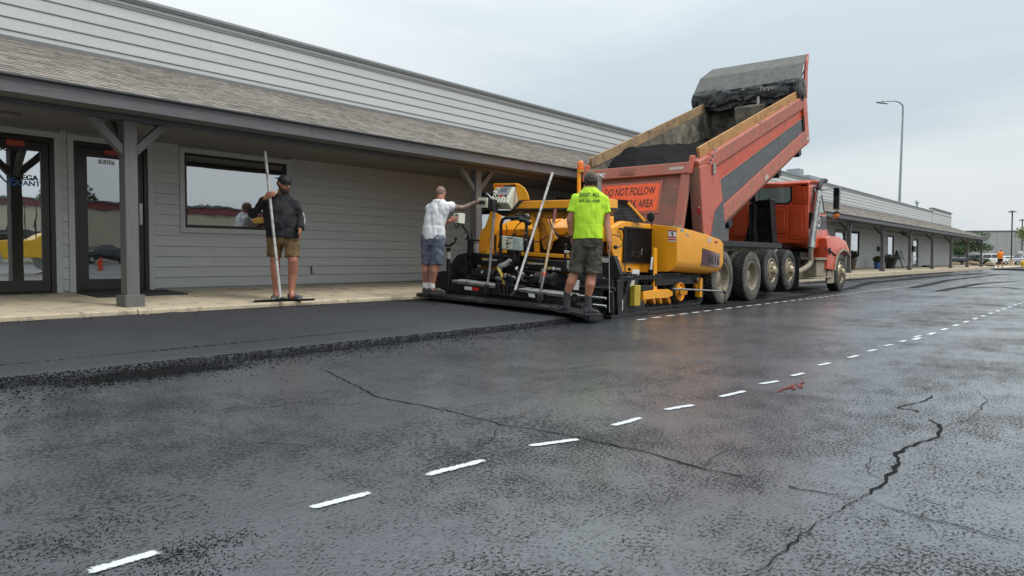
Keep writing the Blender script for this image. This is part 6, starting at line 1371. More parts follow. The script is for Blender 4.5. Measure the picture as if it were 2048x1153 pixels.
g = MB(); loft(g, [(J(567, 466), acr*.19, fwd*.175), (J(567, 474), acr*.204, fwd*.19), (J(567, 484), acr*.200, fwd*.172), (J(567, 492), acr*.185, fwd*.14)])
for h, k_, e in ((hipL, kL, (548.5, 513)), (hipR, kR, (584.5, 514))): cloth(g, [h+Z*.02, h.lerp(J(*e, -.02), .5), J(e[0], e[1]+1.5, -.03)], [.118, .106, .100])
shell(g, 'shorts', 'shorts_khaki', p1, .0105, 1, .018, 10, 5)
for a, hx in ((aL, (546, 596)), (aR, (604, 592))):
    heel = zf(a, FZ_)+fwd*-.03; toe = zf(J(*hx), FZ_); dd = (toe-heel); dd.z = 0; dd = dd.normalized(); dd = (dd*.55+fwd*.75).normalized() if a is aL else (dd*.75+fwd*.5).normalized(); shoe(p1, heel-dd*.05, heel+dd*.20, 1.0, 'shoe_grey', 'sole')
g = MB(); g.ball(hc+hu*.040, .108, 20, (.80, .98, .80), hm); g.ball(hc+hu*.025-hfd*.005, .106, 20, (.80, .98, .55), hm); cap1 = shell(g, 'cap', 'cap_black', p1, .008, 2)
g = MB(); loft(g, [(hc+hu*.045-hfd*.085, hs_*.07, hu*.010), (hc+hu*.040-hfd*.125, hs_*.068, hu*.009), (hc+hu*.030-hfd*.165, hs_*.045, hu*.007)], 14); g.build('cap_peak', 'cap_black', cap1, smooth=50)
g = MB(); g.obox(hc+hu*.02+hfd*.100, (.09, .012, .018), hm); g.build('cap_strap', 'black_matt', cap1, bevel=.004)
g = MB(); g.ball(hc-hu*.075+hfd*.045, .070, 16, (.95, .9, .85), hm); g.ball(hc-hu*.125+hfd*.060, .046, 12, (1.0, .85, 1.25), hm); g.ball(hc-hu*.04+hfd*.01, .075, 14, (.98, .7, .8), hm); shell(g, 'beard', 'beard', p1, .008, 2, .006, 40, 2)
g = MB(); g.ball(hc-hu*.01-hfd*.03, .098, 16, (.80, .82, .65), hm); shell(g, 'hair', 'hair', p1, .009, 2, .005, 40, 4)
for q in (-1, 1):
    g = MB(); g.ball(hc+hu*.010+hfd*.085+hs_*q*.030, .011, 8, (1.2, .6, .6), hm); g.build('eye', 'ink', p1, smooth=60)
bl0, bl1 = PY(504, 607.5, 8.69), PY(626, 603.5, 8.73)
lute('asphalt_lute', 'long white handled asphalt rake held upright by the man in black', PD(530, 303, 10.35), PY(561, 597, 8.78), bl0, bl1, 0, 'handle_white', bh=.045)
# ------------------------------------------------------------------ 2: man in the white tee, back turned, at the controls
D = 11.75; J = lambda x, y, d=0.0: PD(x, y, D+d)
fwd = ground_view(.55, 1); acr = ground_view(1, -.55); DZ = A1.z+.006
base = zf(J(862, 580), DZ); p2 = thing('person', 'shaven-headed man in white tee and blue shorts leaning over the paver controls', 'person', base)
hipL, hipR = J(855, 478, .02), J(877, 480, -.05); kL, kR = J(853, 525, .08), J(872, 526, -.02); aL, aR = J(851, 568, .10), J(864, 570, -.02)
shL, shR = J(860, 418, .12), J(899, 414, .02); elR, wrR = J(926, 417, .10), J(949, 406, .12); elL, wrL = J(882, 452, .28), J(898, 443, .22)
tors = [((866, 484), .155, .125), ((867, 474), .158, .13), ((868, 455), .158, .135), ((872, 435), .170, .13), ((876, 420), .185, .115), ((879, 409), .16, .095), ((880, 402), .085, .08)]
g = MB(); loft(g, [(J(*c, .04), acr*a*.84, fwd*b*.80) for c, a, b in tors])
limb(g, [hipL, kL, J(851, 543, .06), aL], [.074, .060, .060, .040]); limb(g, [hipR, kR, J(868, 543, -.04), aR], [.074, .062, .062, .041]); limb(g, [aL, J(851, 576, .1)], [.04, .04]); limb(g, [aR, J(865, 580, -.02)], [.041, .04])
limb(g, [shL, elL, wrL], [.050, .044, .032]); limb(g, [J(880, 404, .06), J(881, 394, .07)], [.062, .060])
hc = J(881, 389, .10); hf = fwd+Z*-.35; hs_, hfd, hu, hm = head(g, hc, hf, Z, .98)
hand(g, wrL, (ground_view(.8, .2)+Z*.35), ground_view(.2, .9), Z, .95, .8)
bd = shell(g, 'body', 'skin_red', p2, .0095, 2)
g = MB(); limb(g, [shR, elR, wrR], [.050, .045, .032]); hand(g, wrR, (ground_view(.75, .1)+Z*.40), -Z+RT*.3, -FW, .95, .6); arm = shell(g, 'tattooed_arm', 'skin_tattoo', p2, .0095, 2); arm['label'] = 'right arm covered in dark tattoos'
g = MB(); loft(g, [(J(*c, .04), acr*(a+.014), fwd*(b+.016)) for c, a, b in tors[1:]]+[(J(880, 400, .05), acr*.075, fwd*.072)])
loft(g, [(J(868, 480, .03), acr*.190, fwd*.168), (J(868, 468, .03), acr*.182, fwd*.160), (J(868, 455, .03), acr*.172, fwd*.15)])
cloth(g, [shR, shR.lerp(elR, .30)], [.076, .076]); cloth(g, [shL, shL.lerp(elL, .5)], [.074, .074]); shell(g, 'tee_shirt', 'tee_white', p2, .0105, 2, .020, 9, 9, (1.2, 1.2, .6))
g = MB(); loft(g, [(J(867, 472, .03), acr*.155, fwd*.132), (J(866, 482, .02), acr*.165, fwd*.140), (J(866, 492, .02), acr*.165, fwd*.13)])
cloth(g, [hipL, hipL.lerp(J(853.5, 526, .07), .5), J(853.5, 529, .07)], [.102, .094, .087]); cloth(g, [hipR, hipR.lerp(J(874, 527, -.03), .5), J(873.5, 530, -.03)], [.106, .100, .095]); sh2 = shell(g, 'shorts', 'shorts_blue', p2, .0105, 1, .018, 10, 15)
g = MB(); g.ball(hc+hu*.026-hfd*.006, .1015, 18, (.77, .96, .96), hm); g.build('stubble', 'stubble', p2, smooth=60)
g = MB(); g.obox(J(874.5, 476.5, -.175), (.004, .028, .028), Matrix((FW, RT, Z)).transposed()); g.build('shorts_label', 'dirty_white', sh2)
for a, (px0, e) in ((aL, (851, .1)), (aR, (864, -.02))): g = MB(); limb(g, [a+Z*.02, J(px0, 575, e)], [.046, .048]); shell(g, 'sock', 'sock_white', p2, .009, 1)
for a, dx in ((aL, ground_view(.25, .6)), (aR, ground_view(.9, .25))): heel = zf(a, DZ)-dx*.05; shoe(p2, heel, heel+dx*.25, 1.02, 'shoe_dark', 'shoe_dark')
for (x, y, d_, sx) in ((849, 547, -.02, .7), (850, 558, -.01, .6), (863, 543, -.10, .9), (864, 551, -.10, 1.0)):                     # calf tattoos, pressed on to the skin
    tree = BVHTree.FromPolygons([v.co+wl(p2) for v in bd.data.vertices], [tuple(p.vertices) for p in bd.data.polygons]); dirv = ray(x, y).normalized(); g = MB(); vs_ = []
    for k in range(9):
        a = 6.283*k/9; q = ray(x+2.6*sx*math.cos(a)*(.6+.6*R_()), y+5*math.sin(a)*(.6+.6*R_())).normalized(); h = tree.ray_cast(CAM, q)[0]
        if h: vs_.append(h-q*.003)
    if len(vs_) > 2: g.face(vs_); g.build('tattoo', 'skin_tattoo', bd)
# ------------------------------------------------------------------ 3: man in lime, back turned
D = 10.30; J = lambda x, y, d=0.0: PD(x, y, D+d)
fwd = ground_view(.12, 1); acr = ground_view(1, -.12)
dk = lambda p: (A2.z+(B2.z-A2.z)*((p.y-A2.y)/(B2.y-A2.y)))+.006
base = J(1150, 612); base.z = dk(base); p3 = thing('person', 'man in lime yellow tee and olive cargo shorts standing on the paver platform', 'person', base)
hipL, hipR = J(1163, 485), J(1190, 486); kL, kR = J(1149, 548, .03), J(1183, 552, .02); aL, aR = J(1134, 588, .06), J(1176, 595, .0)
shL, shR = J(1152, 399), J(1207, 402); elL, wrL = J(1140, 441, .02), J(1144, 474, .08); elR, wrR = J(1213, 442, .02), J(1218, 484, -.06)
tors = [((1177, 490), .165, .125), ((1177, 478), .175, .13), ((1176, 460), .175, .135), ((1177, 435), .195, .14), ((1179, 412), .215, .13), ((1180, 394), .20, .105), ((1181, 382), .11, .085), ((1181, 376), .07, .07)]
g = MB(); loft(g, [(J(*c), acr*a*.84, fwd*b*.80) for c, a, b in tors])
limb(g, [hipL, kL, J(1142, 566, .02), aL], [.080, .064, .066, .042]); limb(g, [hipR, kR, J(1180, 570, -.03), aR], [.080, .066, .068, .043]); limb(g, [aL, V((aL.x, aL.y, dk(aL)+.07))], [.042, .042]); limb(g, [aR, V((aR.x, aR.y, dk(aR)+.07))], [.043, .042])
limb(g, [shL, elL, wrL], [.052, .050, .034]); limb(g, [shR, elR, wrR], [.054, .054, .036]); limb(g, [J(1181, 382), J(1181.5, 368, .02)], [.066, .064])
hc = J(1181.5, 361, .04); hf = fwd-Z*.45; hs_, hfd, hu, hm = head(g, hc, hf, Z, 1.02)
hand(g, wrL, -Z+FW*.25, acr*.9+FW*.2, fwd, 1.0, .55); hand(g, wrR, -Z+RT*.12, -acr+FW*-.2, fwd, 1.05, 1.0)
shell(g, 'body', 'skin', p3, .0095, 2)
g = MB(); loft(g, [(J(*c), acr*(a+.016), fwd*(b+.018)) for c, a, b in tors[1:]])
loft(g, [(J(1177, 479), acr*.205, fwd*.165), (J(1177, 468), acr*.200, fwd*.160), (J(1177, 452), acr*.196, fwd*.158)])
cloth(g, [shL, shL.lerp(elL, .45), shL.lerp(elL, .62)], [.078, .078, .082]); cloth(g, [shR, shR.lerp(elR, .45), shR.lerp(elR, .62)], [.080, .080, .086]); t3 = shell(g, 'tee_shirt', 'tee_lime', p3, .0105, 2, .014, 8, 21, (1.2, 1.2, .6))
into = ray(1177, 395).normalized(); yd = (Z-into*Z.dot(into)).normalized(); xd = RT
for body, y, wd, sz in (('DIGIT-ALL', 390, .275, .070), ('--- ------ --- ------ ----- ---', 396.2, .275, .030), ('605-231-9000', 402.3, .285, .050)):
    project_text(body, sz, 'ink', t3, t3.data, wl(p3), J(1179, y, -.1), xd, yd, into, wd)
g = MB(); loft(g, [(J(1177, 474), acr*.182, fwd*.145), (J(1177, 484), acr*.188, fwd*.148), (J(1177, 496), acr*.18, fwd*.135)])
cloth(g, [hipL, hipL.lerp(J(1151, 543, .02), .55), J(1150.5, 546, .02)], [.110, .104, .104]); cloth(g, [hipR, hipR.lerp(J(1187, 545, .0), .55), J(1187, 548, .0)], [.112, .110, .112]); s3 = shell(g, 'shorts', 'shorts_olive', p3, .0105, 1, .020, 10, 31)
for q in ((1143, 518), (1199, 518)): g = MB(); g.obox(J(*q, -.03), (.10, .05, .17), Matrix((FW, RT, Z)).transposed()); g.obox(J(q[0], q[1]-11, -.035), (.11, .06, .04), Matrix((FW, RT, Z)).transposed()); shell(g, 'cargo_pocket', 'shorts_olive', s3, .01, 2, .006, 12, 3)
for a in (aL, aR): g = MB(); q = a.copy(); q.z = dk(a)+.07; limb(g, [a+Z*.03, a.lerp(q, .5), q], [.049, .048, .052]); shell(g, 'sock', 'sock_grey', p3, .009, 1)
for a, dx in ((aL, ground_view(-.35, -.25)), (aR, ground_view(.65, -.2))):
    dx = ground_view(-.45, .9) if a is aL else ground_view(.75, .55); heel = a+V((0, 0, 0))-dx*.06; heel.z = dk(heel); shoe(p3, heel, heel+dx*.26, 1.08, 'shoe_dark', 'shoe_dark')
g = MB(); g.ball(hc+hu*.03-hfd*.005, .108, 20, (.82, .96, .90), hm); c3 = shell(g, 'cap', 'cap_camo', p3, .008, 2)
g = MB(); g.ball(hc-hu*.035-hfd*.03, .110, 18, (.88, .80, .70), hm); shell(g, 'hair', 'hair', p3, .008, 1, .014, 30, 6)
g = MB(); g.lathe([(.035, 0), (.040, 0), (.040, .025), (.035, .025)], wrL-Z*.01, Z, 14); g.build('wrist_watch', 'black_matt', p3)
hnd = wrR-Z*.10; foot = J(1219, 626, -.05); rd = thing('measuring_rod', 'thin steel rod held upright by the man in lime', 'rod', foot)
g = MB(); g.tube([hnd+V((0, 0, .06)), foot], .006, 8); g.build('rod', 'steel', rd); g = MB(); g.cyl(hnd+V((0, 0, .09)), hnd+V((0, 0, -.04)), .014, None, 10); g.build('rod_grip', 'black_matt', rd)
# ------------------------------------------------------------------ 4: far man in orange
D = 77.; J = lambda x, y, d=0.0: PD(x, y, D+d); s_ = D/FPX
fwd = ground_view(.1, -1); acr = ground_view(1, .1); b4 = J(2000, 535.5)
p4 = thing('person', 'distant man in orange tee and black shorts walking on the concrete apron', 'person', zf(b4, b4.z))
g = MB(); loft(g, [(J(2000, 517), acr*.20, fwd*.17), (J(2000, 512), acr*.22, fwd*.2), (J(2000, 507), acr*.21, fwd*.16), (J(2001, 503.5), acr*.10, fwd*.09)])
limb(g, [J(1998, 520), J(1997, 527), J(1996.3, 535, .1)], [.1, .075, .045]); limb(g, [J(2003, 520), J(2004, 527, -.1), J(2004.5, 535)], [.1, .075, .045])
limb(g, [J(1996.4, 506), J(1995.2, 512), J(1995.5, 517)], [.065, .05, .035]); limb(g, [J(2005, 506), J(2008, 509.5, -.2), J(2004.5, 507, -.45)], [.065, .05, .035]); g.ball(J(2002, 500.5), .11, 12, (.85, .9, 1.1)); shell(g, 'body', 'skin', p4, .02, 2)
g = MB(); loft(g, [(J(2000, 518), acr*.235, fwd*.20), (J(2000, 512), acr*.24, fwd*.22), (J(2000, 507), acr*.235, fwd*.18), (J(2001, 503.8), acr*.12, fwd*.11)]); limb(g, [J(1996.4, 506), J(1995.4, 510)], [.09, .08]); limb(g, [J(2005, 506), J(2007, 508.5, -.15)], [.09, .08]); shell(g, 'tee_shirt', 'tee_orange', p4, .02, 2, .01, 6, 2)
g = MB(); limb(g, [J(1998.3, 518.5), J(1997.3, 525.5)], [.14, .12]); limb(g, [J(2002.5, 518.5), J(2003.7, 525.5)], [.14, .12]); shell(g, 'shorts', 'shirt_black', p4, .02, 2)
g = MB(); g.ball(J(2002, 498.6), .125, 12, (.9, .95, .55)); g.build('cap', 'dirty_white', p4, smooth=60)
for q in (1996.3, 2004.5): g = MB(); g.ball(J(q, 535, -.06), .07, 10, (.8, 1.6, .6)); g.build('shoe', 'shoe_dark', p4, smooth=60)
# ================================================================== background and the other side of the lot
GZ = .15
def atd(x, D, z): p = PD(x, 521, D); return V((p.x, p.y, z))
def lamp_post(x, ytop, D, label):
    b = atd(x, D, GZ); top = PD(x, ytop, D).z; t = thing('parking_lamp', label, 'lamp post', b, 'dark parking lot lamps')
    g = MB(); g.cyl(b, b+V((0, 0, .9)), .36, .34, 16); g.build('lamp_base', 'concrete', t); g = MB(); g.bar(b+V((0, 0, .9)), V((b.x, b.y, top-.1)), .16, .16, (1, 0, 0)); g.build('pole', 'lamp_dark', t)
    g = MB(); g.lathe([(0, .02), (.55, 0), (.5, .08), (.15, .22), (0, .24)], V((b.x, b.y, top-.15)), Z, 16); g.build('lamp_head', 'lamp_dark', t, smooth=40); return t
lamp_post(2022.5, 423, 108, 'dark lamp post on concrete base beside the man in orange'); lamp_post(2043, 440, 128, 'dark lamp post behind the small white sign at the right edge')
# tall mast light behind the building
b = atd(1796.5, 76, GZ); top = PD(1806, 212, 76); mast = thing('street_light', 'tall grey street light with one long arm behind the building roof', 'street light', b)
g = MB(); g.tube([b, V((b.x, b.y, 6)), V((top.x, top.y, top.z-.9))], [.16, .13, .09], 12); g.build('pole', 'galvanised', mast, smooth=50)
a_ = V((top.x, top.y, top.z-.9)); e_ = PD(1754, 205, 76); g = MB(); g.tube([a_, V((top.x, top.y, top.z)), top.lerp(e_, .12)+V((0, 0, .28)), top.lerp(e_, .3)+V((0, 0, .38)), e_+V((0, 0, .05))], [.09, .085, .08, .07, .05], 10); g.build('arm', 'galvanised', mast, smooth=50)
g = MB(); dv = (top-e_).normalized(); sv3 = dv.cross(Z); loft(g, [(e_-dv*.15, sv3*.05, Z*.03), (e_+dv*.1, sv3*.2, Z*.08), (e_+dv*.7, sv3*.2, Z*.08), (e_+dv*1.1, sv3*.08, Z*.05)], 14); g.build('lamp_head', 'galvanised', mast, smooth=50); g = MB(); c = e_+dv*.55; g.cyl(c+Z*.06, c+Z*.22, .06, None, 8); g.build('photocell', 'lamp_dark', mast)
# far warehouse
D = 150; c0, c1 = atd(1920, D, 0), atd(2180, D*.98, 0); wz = PD(2000, 462, D).z; fb = thing('warehouse', 'plain grey flat-roofed warehouse across the far car park', 'building', V((c0.x, c0.y, GZ)))
dv = (c1-c0).normalized(); back = V((-dv.y, dv.x, 0)); back = back if back.dot(c0) > 0 else -back; ln = (c1-c0).length
n = 14
for i in range(n):
    a, b = c0+dv*ln*i/n, c0+dv*(ln*(i+1)/n-.03); g = MB(); g.prism([V((a.x, a.y, GZ+.9)), V((b.x, b.y, GZ+.9)), V((b.x, b.y, wz-.25)), V((a.x, a.y, wz-.25))], back*.2); g.build('wall_panel', 'far_wall', fb)
g = MB(); g.prism([V((c0.x, c0.y, GZ)), V((c1.x, c1.y, GZ)), V((c1.x, c1.y, GZ+.899)), V((c0.x, c0.y, GZ+.899))], back*.3-V((0, 0, 0))); g.build('base_course', 'far_base', fb)
g = MB(); g.prism([V((c0.x, c0.y, wz-.249))-back*.06, V((c1.x, c1.y, wz-.249))-back*.06, V((c1.x, c1.y, wz))-back*.06, V((c0.x, c0.y, wz))-back*.06], back*.5); g.build('eaves', 'roof_metal', fb)
g = MB(); g.prism([V((c0.x, c0.y, GZ))+back*.5, V((c1.x, c1.y, GZ))+back*.5, V((c1.x, c1.y, wz-.3))+back*.5, V((c0.x, c0.y, wz-.3))+back*.5], back*40); g.build('hall', 'far_wall', fb)
dr = c0+dv*ln*.52; g = MB(); g.prism([V((dr.x, dr.y, GZ))-back*.05, V((dr.x, dr.y, GZ))-back*.05+dv*3.5, V((dr.x, dr.y, GZ+3.6))-back*.05+dv*3.5, V((dr.x, dr.y, GZ+3.6))-back*.05], back*.04); g.build('loading_door', 'slate', fb)
# kerbed bed with a tree, shrubs and boulders before the far car park
bed0, bed1 = atd(1880, 98, GZ), atd(2060, 100, GZ); bd_ = (bed1-bed0).normalized(); bb = V((-bd_.y, bd_.x, 0)); bb = bb if bb.dot(bed0) > 0 else -bb
g = MB(); g.prism([bed0, bed1, bed1+bb*.3, bed0+bb*.3], (0, 0, .16)); structure(g.build('far_kerb', 'concrete'))
g = MB(); g.prism([bed0+bb*.3, bed1+bb*.3, bed1+bb*6, bed0+bb*6], (0, 0, .10)); mat('mulch', (.13, .10, .06), .9, var=.3, vs=4); structure(g.build('planting_bed', 'mulch'))
def leaves(g, c, rx, ry, rz, n, s):
    for i in range(n):
        d = V((G_(0, 1), G_(0, 1), G_(0, 1))).normalized(); r = R_()**.45; p = c+V((d.x*rx*r, d.y*ry*r, d.z*rz*r)); k = noise.noise(p*1.3)
        if k < -.22: continue
        a = V((G_(0, 1), G_(0, 1), G_(0, .6))).normalized(); b = a.cross(V((G_(0, 1), G_(0, 1), G_(0, 1)))).normalized(); q = s*random.uniform(.6, 1.4)
        g.face([p-a*q, p+b*q*.5, p+a*q, p-b*q*.5])
def tree(x, D, h, r, label, m='leaf', n=5200):
    b = atd(x, D, GZ+.08); t = thing('tree', label, 'tree', b)
    g = MB(); g.tube([b, b+V((.05, .05, h*.28)), b+V((0, .1, h*.5)), b+V((.1, .1, h*.8))], [.14, .11, .08, .03], 10)
    for k in range(9):
        a = k*.9; p = b+V((0, .08, h*(.28+.045*k))); g.tube([p, p+V((math.cos(a)*r*.4, math.sin(a)*r*.4, h*.12)), p+V((math.cos(a)*r*.8, math.sin(a)*r*.8, h*.2))], [.05, .035, .012], 6)
    g.build('trunk', 'bark', t, smooth=60); g = MB()
    for k in range(13):
        a = k*2.4; q = r*(.25+.6*R_()); leaves(g, b+V((math.cos(a)*q, math.sin(a)*q, h*(.42+.5*R_()))), r*.5, r*.5, h*.16, n//13, .13)
    stuff(g.build('crown', m, t)); return t
tree(1935, 101, 4.4, 2.6, 'round green tree growing behind the far porch corner')
tree(2062, 104, 5.6, 1.6, 'pale green young tree at the right edge before the warehouse', 'leaf_yellow', 2500)
def shrub(x, D, r, label, m='leaf'):
    b = atd(x, D, GZ+.1); g = MB(); leaves(g, b+V((0, 0, r*.6)), r, r, r*.75, 500, .10); t = thing('shrub', label, 'shrub', b); g.build('foliage', m, t); g = MB()
    for k in range(5): a = k*1.3; g.tube([b, b+V((math.cos(a)*r*.3, math.sin(a)*r*.3, r*.7))], .02, 5)
    stuff(g.build('stems', 'bark', t)); return t
shrub(1946, 101, .9, 'dark green shrub between the two far porch posts'); shrub(1917, 100, .55, 'small shrub left of the tree trunk in the bed'); shrub(1971, 101, .7, 'shrub just right of the last porch post'); shrub(1977, 100, .4, 'low yellowish shrub beside the boulder', 'leaf_yellow')
def boulder(x, D, s, label):
    b = atd(x, D, GZ+.25); g = MB(); bmesh.ops.create_icosphere(g.bm, subdivisions=3, radius=1)
    for v in g.bm.verts: k = 1+.35*noise.noise(v.co*1.4+V((x, 0, 0))); v.co = V((v.co.x*s[0]*k, v.co.y*s[1]*k, v.co.z*s[2]*k))+b
    tag(g.build('boulder', 'rock', smooth=40), label, 'boulder')
boulder(1943, 99.3, (1.0, .9, .42), 'large tan boulder in the bed between far posts'); boulder(1980, 99.3, (.7, .6, .3), 'small tan boulder in the bed left of the man in orange'); boulder(1911, 99.5, (.6, .6, .3), 'small tan boulder at the left end of the bed')
# parked cars
def car(x, D, L_, H_, W_, kind, m, label, face=1, glassy='car_glass', grp='cars parked in the far car park', loc=None, ang=None):
    b = loc or atd(x, D, GZ); t = thing('parked_car', label, 'car', b, grp); u = ground_view(face, .0) if ang is None else V((math.cos(ang), math.sin(ang), 0)); s = V((-u.y, u.x, 0))
    P3 = lambda a, c, z: b+u*a+s*c+Z*z; h = L_/2
    if kind == 'sedan': low = [(-h, .35), (-h, .82), (-h*.72, .95), (h*.28, .98), (h*.85, .80), (h, .62), (h, .30)]; top = [(-h*.66, .95), (-h*.34, H_-.03), (h*.02, H_), (h*.36, .97)]
    elif kind == 'suv': low = [(-h, .40), (-h, 1.0), (-h*.9, 1.08), (h*.42, 1.06), (h*.9, .92), (h, .70), (h, .35)]; top = [(-h*.93, 1.07), (-h*.80, H_-.05), (-h*.1, H_), (h*.14, H_-.05), (h*.46, 1.06)]
    else: low = [(-h, .50), (-h, 1.12), (-h*.08, 1.14), (h*.42, 1.12), (h*.92, 1.02), (h, .8), (h, .45)]; top = [(-h*.12, 1.12), (-h*.08, H_-.04), (h*.12, H_), (h*.26, H_-.05), (h*.46, 1.12)]
    g = MB(); g.prism([P3(a, -W_/2, z) for a, z in low], s*W_); body = g.build('body', m, t, bevel=.09, seg=3, smooth=40)
    g = MB(); A_ = [P3(a, -W_/2+.06, z) if i in (0, len(top)-1) else P3(a, -W_/2+.20, z) for i, (a, z) in enumerate(top)]; B_ = [P3(a, W_/2-.06, z) if i in (0, len(top)-1) else P3(a, W_/2-.20, z) for i, (a, z) in enumerate(top)]
    va, vb = [g.bm.verts.new(p) for p in A_], [g.bm.verts.new(p) for p in B_]; n = len(va); g.bm.faces.new(va); g.bm.faces.new(vb[::-1])
    for i in range(n): g.bm.faces.new((va[i], va[(i+1) % n], vb[(i+1) % n], vb[i]))
    g.build('cabin', m, t, bevel=.05, seg=2, smooth=40)
    for q in (-1, 1):
        w0_, w1_ = (top[0][0]+.28, top[-1][0]-.30); zz0, zz1 = 1.02 if kind != 'sedan' else .98, H_-.16; mid_ = (w0_+w1_)/2
        for a0, a1, t0, t1 in ((w0_, mid_-.05, w0_+.16, mid_-.05), (mid_+.05, w1_, mid_+.05, w1_-.36)):
            o0, o1 = q*(W_/2-.055), q*(W_/2-.165); g = MB(); g.prism([P3(a0, o0, zz0+.04), P3(a1, o0, zz0+.04), P3(t1, o1, zz1), P3(t0, o1, zz1)], s*q*.012); g.build('side_window', glassy, t)
        for a in (-h*.62, h*.62):
            c = P3(a, q*(W_/2-.02), .34); g = MB(); g.lathe([(.2, .0), (.30, .0), (.34, .03), (.34, .2), (.2, .22)], c+s*q*.03, -s*q, 22); wv = g.build('wheel', 'rubber', t, smooth=40); g = MB(); g.lathe([(0, .0), (.06, -.005), (.205, .015), (.21, .05), (0, .05)], c+s*q*.03, -s*q, 20); g.build('rim', 'steel', wv, smooth=40)
    for a, mm, zz in ((-h, 'red_lens', .80 if kind == 'sedan' else .98), (h, 'dirty_white', .62 if kind == 'sedan' else .82)):
        for q in (-1, 1): g = MB(); c = P3(a*.985, q*(W_/2-.2), zz); g.obox(c, (.10, .30, .14), Matrix((u, s, Z)).transposed()); g.build('tail_lamp' if a < 0 else 'headlamp', mm, t, bevel=.02)
    g = MB(); c0_, c1_ = top[-2], top[-1]; g.prism([P3(c1_[0]-.02, -W_/2+.16, c1_[1]+.03), P3(c1_[0]-.02, W_/2-.16, c1_[1]+.03), P3(c0_[0]+.04, W_/2-.26, c0_[1]-.03), P3(c0_[0]+.04, -W_/2+.26, c0_[1]-.03)], (u+Z*.6)*.012); g.build('windscreen', glassy, t)
    g = MB(); c0_, c1_ = top[1], top[0]; g.prism([P3(c1_[0]+.02, -W_/2+.18, c1_[1]+.04), P3(c1_[0]+.02, W_/2-.18, c1_[1]+.04), P3(c0_[0]-.03, W_/2-.28, c0_[1]-.05), P3(c0_[0]-.03, -W_/2+.28, c0_[1]-.05)], (-u+Z*.6)*.012); g.build('rear_window', glassy, t)
    return t
car(1984, 118, 4.9, 1.78, 1.95, 'suv', 'car_white', 'white wagon parked behind the last porch post')
car(2019, 122, 4.7, 1.45, 1.85, 'sedan', 'car_white', 'white sedan parked behind the lamp post base')
car(2050, 119, 5.6, 1.85, 2.0, 'pickup', 'car_silver', 'silver pickup parked at the right edge of the photo', -1)
car(1913, 116, 5.6, 1.85, 2.0, 'pickup', 'car_navy', 'dark blue pickup with red tail lamp seen under the porch', 1)
car(1945, 119, 4.6, 1.7, 1.9, 'suv', 'car_green', 'dark green car seen behind the tree trunk', 1)
car(1908, 128, 4.9, 1.78, 1.95, 'suv', 'car_white', 'white car mostly hidden behind the dark pickup', -1)
# small sign, hydrant
b = atd(2036, 112, GZ); sgn = thing('small_sign', 'small white rectangular sign on a thin post near the right edge', 'sign', b); zz = PD(2041, 505, 112).z
g = MB(); g.tube([atd(2040, 112, GZ), atd(2040, 112, zz+.3)], .04, 8); g.build('post', 'galvanised', sgn); c = atd(2041, 111.9, zz); g = MB(); g.obox(c, (.03, .62, .34), Matrix((FW, RT, Z)).transposed()); g.build('sign_plate', 'white_paint', sgn); g = MB(); g.obox(c-FW*.02, (.01, .4, .08), Matrix((FW, RT, Z)).transposed()); g.build('sign_print', 'slate', sgn)
b = atd(2045, 78, .14); hy = thing('hydrant', 'yellow fire hydrant at the far right edge of the lot', 'hydrant', b)
g = MB(); g.lathe([(0, 0), (.2, 0), (.2, .06), (.13, .08), (.13, .5), (.17, .52), (.17, .58), (.14, .62), (.10, .72), (.03, .76), (0, .8)], b, Z, 20); g.build('barrel', 'hydrant', hy, smooth=35)
for d in (RT, -RT, -FW): g = MB(); d = V((d.x, d.y, 0)).normalized(); g.lathe([(0, 0), (.07, 0), (.07, .08), (.05, .1), (0, .1)], b+Z*.42+d*.11, d, 12); g.build('outlet', 'hydrant', hy, smooth=35)
g = MB(); g.lathe([(0, 0), (.24, 0), (.24, .04), (0, .04)], b+Z*.02, Z, 16); g.build('flange', 'hydrant', hy)
# planters and sandwich board on the walkway
def planter(x, y, r0, r1, h, pm, label, lm, lr, ph):
    p = PY(x, y, 10.2); b = V((p.x, 10.2, KZ+.008+(10.2-8.9)/2.0*.13+.002)); t = thing('planter', label, 'planter', b)
    g = MB(); g.lathe([(0, 0), (r0, 0), (r1*.98, h*.9), (r1*1.06, h*.91), (r1*1.06, h), (r1*.92, h), (r1*.9, h*.9), (0, h*.88)], b, Z, 22); g.build('pot', pm, t, smooth=35)
    g = MB(); leaves(g, b+Z*(h+ph*.45), lr, lr, ph*.55, 420, .05)
    for k in range(26):
        a = R_()*6.28; g.face([b+Z*h*.95, b+Z*(h+ph*.5)+V((math.cos(a)*lr*.6, math.sin(a)*lr*.6, 0)), b+Z*(h+ph*.75*R_())+V((math.cos(a)*lr*1.1, math.sin(a)*lr*1.1, 0)), b+Z*(h+ph*.45)+V((math.cos(a+.15)*lr*.6, math.sin(a+.15)*lr*.6, 0))])
    stuff(g.build('plant', lm, t))
planter(1704, 530, .14, .22, .55, 'pot_brown', 'tall brown planter with dark foliage before the truck bonnet', 'leaf_dark', .3, .42)
planter(1755, 530, .15, .19, .36, 'pot_blue', 'blue glazed pot with flowers left of the porch post', 'leaf', .26, .34)
planter(1781, 530, .2, .27, .32, 'pot_dark', 'dark bowl planter with spreading dark leaves beside the sandwich board', 'leaf_dark', .6, .5)
p = PY(1797, 530, 10.2); zb = KZ+.09; sb = thing('sandwich_board', 'grey sandwich board standing beside the dark bowl planter', 'sandwich board', V((p.x, 10.2, zb)))
